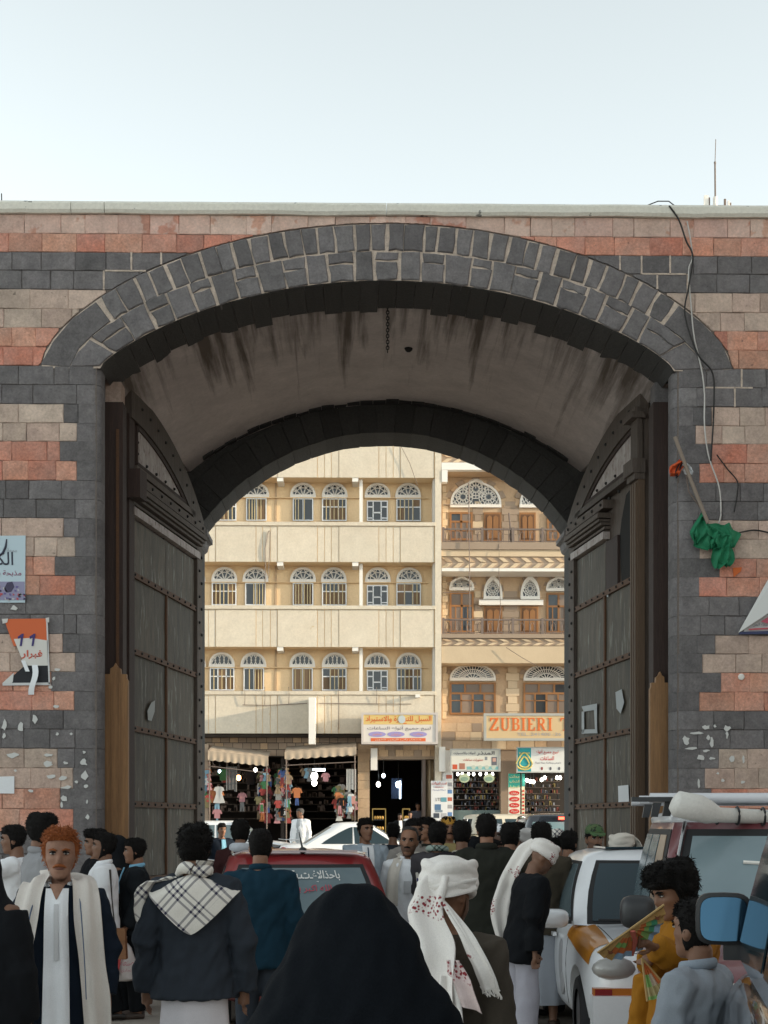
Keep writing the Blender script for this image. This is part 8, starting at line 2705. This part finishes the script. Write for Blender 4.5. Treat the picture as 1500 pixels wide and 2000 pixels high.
o = [c_ for c_ in C.objects if c_.name.startswith('person') and c_.get('label', '').startswith('woman with a small')][0]
pw_ = o
MB().zrings([(1.40, .15, .12, 0, .02), (1.47, .10, .11, 0, .03), (1.55, .088, .095, 0, .035), (1.62, .09, .10, 0, .03), (1.69, .082, .10, 0, .015), (1.735, .05, .06, 0, .012), (1.748, .01, .01, 0, .01)], 24).build('headscarf', BLACK, o, local=True, smooth=70)

Person('man with black wavy hair seen from behind between the pale turban and the brown jacket', 1012, 1606, 16.6, 175, dict(wear=[H0(vol=.013), ('top', 'jacket', NAVY, dict(hem=.8, off=.03)), ('trousers', CHAR), ('shoes', leather)]))
Person('man in a dark blue shirt half hidden behind the turban with the long tail', 1112, 1622, 14.6, 150, dict(wear=[H0(vol=.012), ('top', 'shirt', TEAL, dict(hem=.8, off=.03)), ('trousers', CHAR), ('shoes', leather)]))
Person('youth with short hair just left of the yellow cap, facing the camera', 852, 1604, 18.5, 12, dict(wear=[H0(vol=.012), ('top', 'shirt', GREY, dict(hem=.8, off=.03)), ('trousers', CHAR), ('shoes', leather)]))
Person('man in a dark coat at the far side of the red car, seen from behind', 768, 1606, 19.5, 170, dict(wear=[H0(vol=.012), ('top', 'jacket', CHAR, dict(hem=.8, off=.03)), ('trousers', CHAR), ('shoes', leather)]))

# boys at the right
p30 = Person('bushy haired youth in a mustard robe looking down at paper fans', 1330, 1674, 6.7, -72,
             dict(head=(0, 18, 0), hs=1.06, ref=1.775, curl=.8, hand_px_p=(1250, 1836, 6.24), hand_px_n=(1260, 1874, 6.36),
                  wear=[('hair', M['hair'], dict(vol=.034, front=.160, nape=.02, curl=.022, side=.085)), ('top', 'robe_top', MUST, dict(hem=.72, off=.034, amp=.009)), ('skirt', 'robe', MUST, .12, .98, dict(r0=.24)), ('shoes', sandal)]), 'people near the camera')
p31 = Person('boy in a pale grey polo shirt with a dark print, back to the camera', 1356, 1756, 5.7, -128,
             dict(head=(-14, 0, 0), hs=1.12, ref=1.76, arm_p=((.24, -.02, 1.10), (.20, -.16, .92)), arm_n=((-.235, -.06, 1.12), (-.16, -.22, 1.0)), wear=[H0(vol=.008, nape=.035, curl=.004), ('top', 'polo_shirt', cloth((.30, .33, .37)), dict(hem=.80, off=.03, sleeve=.75)), ('collar', cloth((.27, .31, .36)), dict(r=.072, th=.016, open_=.3)), ('trousers', CHAR), ('shoes', sandal)]), 'people near the camera')
b = MB()
b.grid(lambda u, v: (lerp(-.13, .10, u), .146 + .012 * math.cos((u - .5) * 3) - .03 * (2 * u - 1) ** 2, lerp(.93, 1.14, v) - .03 * u), 10, 8, (0, .004, 0))
b.build('shirt_print', mat('shirt print', (.05, .06, .06), .9, col2=(.22, .06, .06), nscale=9, spots=((.05, .14, .07), 9, .6)), p31.root, local=True, smooth=70)
p32 = Person('small child in a red and yellow shawl, half hidden between the two boys', 1312, 1800, 7.0, 30, dict(hs=1.18, ref=1.77, wear=[H0(vol=.02, curl=.012), ('top', 'robe_top', MUST, dict(hem=.3, off=.05, flare=.06))]), 'people near the camera')
for sx, m_ in ((1, cloth((.5, .04, .02))), (-1, cloth((.45, .2, .02)))):
    p32.strip('shawl', m_, [((sx * .02, .1, 1.50), (0, 1, 1)), ((sx * .09, .03, 1.50), (.6, .8, 0)), ((sx * .09, -.12, 1.42), (1, .3 * sx, 0)), ((sx * .06, -.19, 1.2), (1, 0, 0)), ((sx * .05, -.2, .9), (1, 0, 0))], .13, .01)

# far figures in the street
FG = 'people in the street beyond the gate'
p11 = Person('grey haired man in an open white jacket at the clothes shop, looking left', 587, 1578, 42.0, -25, dict(head=(-40, 4, 0), wear=[('hair', mat('greying hair', (.05, .045, .042), .8), dict(vol=.006)), ('top', 'jacket', WHITE, dict(hem=.78, off=.03)), ('front_panel', 'shirt_front', cloth((.4, .42, .44)), .8, 1.44, .08, .04, dict(off=.04)), ('trousers', CHAR), ('shoes', leather)]), FG)
Person('man in a dark jacket leaning on the motorcycle at the left of the street', 431, 1621, 27.0, 25, dict(ref=1.6, lean=6, arm_p=((.26, -.1, 1.12), (.30, -.3, 1.05)), leg_p=((.1, -.30, .62), (.11, -.26, .12)), leg_n=((-.1, -.30, .62), (-.11, -.26, .12)), wear=[H0(vol=.01), ('top', 'jacket', NAVY, dict(hem=.82, off=.03)), ('front_panel', 'shirt_front', SKYB, .9, 1.44, .06, .04, dict(off=.04)), ('trousers', CHAR), ('shoes', leather)]), FG)
Person('man in a black jacket with a white scarf at the dark doorway, left of two', 781, 1588, 54.0, 10, dict(wear=[H0(vol=.01), ('top', 'jacket', BLACK, dict(hem=.8, off=.03)), ('front_panel', 'scarf', WHITE, 1.0, 1.45, .06, .06, dict(off=.05)), ('trousers', CHAR), ('shoes', leather)]), FG)
Person('man in a white shirt with a raised hand at the dark doorway, right of two', 801, 1584, 55.0, 0, dict(arm_n=((-.2, -.1, 1.12), (-.05, -.22, 1.38)), wear=[H0(vol=.012), ('top', 'shirt', WHITE, dict(hem=.82, off=.026)), ('trousers', CHAR), ('shoes', leather)]), FG)
Person('man in a dark suit with a white scarf crossing in front of the cream minibus', 1036, 1583, 45.0, -60, dict(wear=[H0(vol=.01), ('top', 'jacket', BLACK, dict(hem=.74, off=.03)), ('front_panel', 'scarf', WHITE, 1.0, 1.45, .06, .06, dict(off=.05)), ('trousers', CHAR), ('shoes', leather)]), FG)
Person('faint figure of a shopkeeper inside the dark doorway', 816, 1567, 60.0, 0, dict(wear=[H0(vol=.01), ('top', 'shirt', cloth((.1, .1, .12)), dict(hem=.82, off=.026)), ('trousers', CHAR)]), FG)

# ------------------------------------------------------------------ things in hands
def carried(pr, sx): return pr.root.matrix_basis @ pr.hand_at[sx]


bpy.context.view_layer.update()
h_ = carried(p6, 1)
h_ = Vector((h_.x + .02, h_.y - .02, h_.z))
r = thing('plastic_bag', 'white plastic bag with a red strip and pink Arabic print held by the boy', 'bag', (h_.x, h_.y, h_.z - .42))
b = MB()
bag_r = [(0.0, .045, .022), (-.05, .055, .03), (-.10, .085, .05), (-.20, .115, .07), (-.32, .128, .085), (-.37, .122, .08), (-.39, .07, .05)]
b.zrings([(h_.z + z, rx, ry, h_.x - .02 + .015 * math.sin(z * 30), h_.y) for z, rx, ry in bag_r], 24, fold=lambda q, z: .09 * math.sin(q * 5 + z * 18) * max(0, min(1, (h_.z - .05 - z) * 6)) * .8)
b.build('bag_body', mat('white plastic film', (.55, .50, .48), .45, fine=.08, bump=.006, bscale=22), r, smooth=50)
MB().grid(lambda u, v: (h_.x - .085 + .05 * u + .03 * v, h_.y - .062 - .055 * (1 - v) - .01 * u, h_.z - .34 + .22 * v), 4, 6, (0, .003, 0)).build('red_strip', plain((.45, .02, .02), .5), r, smooth=60)
MB().tube([(h_.x, h_.y, h_.z - .01), (h_.x - .01, h_.y - .03, h_.z - .06), (h_.x - .005, h_.y - .045, h_.z - .11)], [.02, .026, .01], 8).build('red_knot', plain((.5, .02, .02), .5), r, smooth=60)
letter('صنعاء', h_.x - .02, h_.x + .10, h_.z - .25, h_.z - .19, h_.y - .115, plain((.45, .12, .16), .6), r, True)
letter('التجاري', h_.x - .01, h_.x + .10, h_.z - .31, h_.z - .27, h_.y - .125, plain((.45, .12, .16), .6), r, True)
# brown shoulder bag of the youth
v = P(231, 1836, 13.1)
r = thing('shoulder_bag', 'brown leather bag at the side of the youth in the white shirt', 'bag', (v.x, v.y, v.z - .14))
MB().box((v.x - .075, v.y - .06, v.z - .16), (v.x + .075, v.y + .06, v.z + .10), .8).build('bag_body', mat('tan leather', (.20, .085, .03), .6, fine=.1), r)
MB().box((v.x - .07, v.y - .07, v.z + .0), (v.x + .07, v.y - .055, v.z + .09)).build('bag_flap', mat('tan leather', (.20, .085, .03), .6), r)
MB().tube([(v.x - .03, v.y, v.z + .1), (v.x - .05, v.y - .02, v.z + .35), (v.x - .07, v.y, v.z + .6)], .012, 6, True, .4).build('bag_strap', leather, r)
# blue bundle
h_ = carried(p23, 1)
r = thing('blue_bundle', 'bundle of shiny blue cloth hanging from the hand of the man in the brown jacket', 'bundle', (h_.x - .04, h_.y - .02, h_.z - .50))
b = MB().zrings([(h_.z - .0, .03, .02, h_.x, h_.y), (h_.z - .1, .12, .06, h_.x - .04, h_.y - .02), (h_.z - .28, .17, .10, h_.x - .05, h_.y - .02), (h_.z - .42, .18, .10, h_.x - .04, h_.y - .02), (h_.z - .50, .12, .08, h_.x - .04, h_.y - .02)], 40, fold=lambda q, z: .08 * math.sin(q * 7 + z * 12))
b.build('cloth_bundle', mat('shiny blue cloth', (.025, .07, .14), .4, col2=(.05, .12, .2), nscale=7, bump=.006, bscale=18), r, smooth=60)


# folding paper fans held by the youth
def paper_fan(label, c0, e1, e2, a0, a1, rad, Y, bands, n=20, r0=0.0):
    """pleated fan about c0 (px); e1, e2 span its plane"""
    o = P(c0[0], c0[1], Y)
    r = thing('paper_fan', label, 'fan', o, 0, 'paper fans for sale')
    e1, e2 = Vector(e1).normalized(), Vector(e2).normalized()
    e3 = e1.cross(e2).normalized()

    def pt(k, f, w):
        q = R(lerp(a0, a1, k / n))
        return o + (e1 * math.cos(q) + e2 * math.sin(q)) * rad * f + e3 * w * (.3 + f)
    for (f0, f1, k0, k1, m_, nm) in bands:
        b = MB()
        for k in range(k0, k1):
            w0, w1 = (.005, -.005) if k % 2 else (-.005, .005)
            q = [pt(k, f0, w0), pt(k + 1, f0, w1), pt(k + 1, f1, w1), pt(k, f1, w0)]
            b.add(q + [v + e3 * .002 for v in q], [(0, 1, 2, 3), (4, 7, 6, 5), (0, 4, 5, 1), (2, 6, 7, 3)])
        b.build(nm, m_, r)
    for k in (0, n):
        MB().tube([pt(k, 0, 0), pt(k, 1.02, 0)], .005, 5).build('guard_stick', plain((.4, .26, .1)), r)
    return r, pt, e3


gold, fgreen, forange, fblue, fred = (mat(nm, c_, .6, fine=.2, fscale=120) for nm, c_ in (('golden printed paper', (.45, .27, .09)), ('green printed paper', (.20, .36, .10)), ('orange printed paper', (.50, .13, .03)), ('blue printed paper', (.28, .42, .58)), ('teal printed paper', (.05, .28, .16))))
n = 20
bands = [(.0, .30, 0, n, gold, 'fan_leaf'), (.80, 1.0, 4, 16, fblue, 'fan_leaf'), (.80, 1.0, 0, 4, gold, 'fan_leaf'), (.80, 1.0, 16, n, gold, 'fan_leaf')]
for (a, b_, x, y, m_) in ((.30, .46, 0, 3, gold), (.30, .46, 3, 8, forange), (.30, .46, 8, 11, fgreen), (.30, .46, 11, 17, forange), (.30, .46, 17, n, gold), (.46, .62, 0, 2, gold), (.46, .62, 2, 7, fgreen), (.46, .62, 7, 12, forange), (.46, .62, 12, 18, fgreen), (.46, .62, 18, n, gold),
                         (.62, .80, 0, 3, gold), (.62, .80, 3, 9, forange), (.62, .80, 9, 14, fgreen), (.62, .80, 14, 17, fred), (.62, .80, 17, n, gold)):
    bands.append((a, b_, x, y, m_, 'fan_leaf'))
r, pt, e3 = paper_fan('open paper fan with orange and green wings on gold, held before the white taxi', (1232, 1814), (.81, 0, .58), (.40, .72, -.56), 180, 0, .162, 6.15, bands, n)
for k, f in ((2, .78), (18, .74)):          # two little brown birds by the rim
    c_ = pt(k, f, 0) - e3 * .010
    MB().ell(c_, (.010, .003, .006), 8, 5).build('printed_bird', plain((.16, .05, .02)), r)
    MB().tube([c_ + Vector((-.014, 0, .012)), c_, c_ + Vector((.012, 0, .014))], [.001, .005, .001], 5).build('printed_bird', plain((.16, .05, .02)), r)
MB().tube([pt(10, .02, .0) - e3 * .012, pt(9, .45, 0) - e3 * .014, pt(8, .95, 0) - e3 * .012], [.012, .010, .004], 6, True, .4).build('fan_ribbon', plain((.42, .10, .07)), r)
bands = [(.12, .4, 0, 8, forange, 'fan_leaf'), (.4, .7, 0, 3, fgreen, 'fan_leaf'), (.4, .7, 3, 6, plain((.5, .4, .3)), 'fan_leaf'), (.4, .7, 6, 8, forange, 'fan_leaf'), (.7, .92, 0, 8, mat('pale printed paper', (.42, .34, .16), .6, fine=.2), 'fan_leaf'), (.92, 1.0, 0, 8, fgreen, 'fan_leaf')]
paper_fan('half closed paper fan hanging point up beside the wheel flare', (1254, 1872), (1, 0, 0), (0, .3, 1), -86, -52, .175, 6.3, bands, 8)

# alike things keep their own label: where two would share one, say which from the left
ORD = 'leftmost,second from the left,third from the left,fourth from the left,fifth from the left,sixth from the left,seventh from the left,eighth from the left,ninth from the left'.split(',')
same = {}
for o in C.objects:
    if o.parent is None and o.get('label'): same.setdefault(o['label'], []).append(o)
for lab, os_ in same.items():
    if len(os_) > 1:
        for k, o in enumerate(sorted(os_, key=lambda q: q.location.x)): o['label'] = '%s, %s' % (lab.replace(' of torn poster', ''), ORD[min(k, 8)] if k < len(os_) - 1 or len(os_) < 2 else 'rightmost')
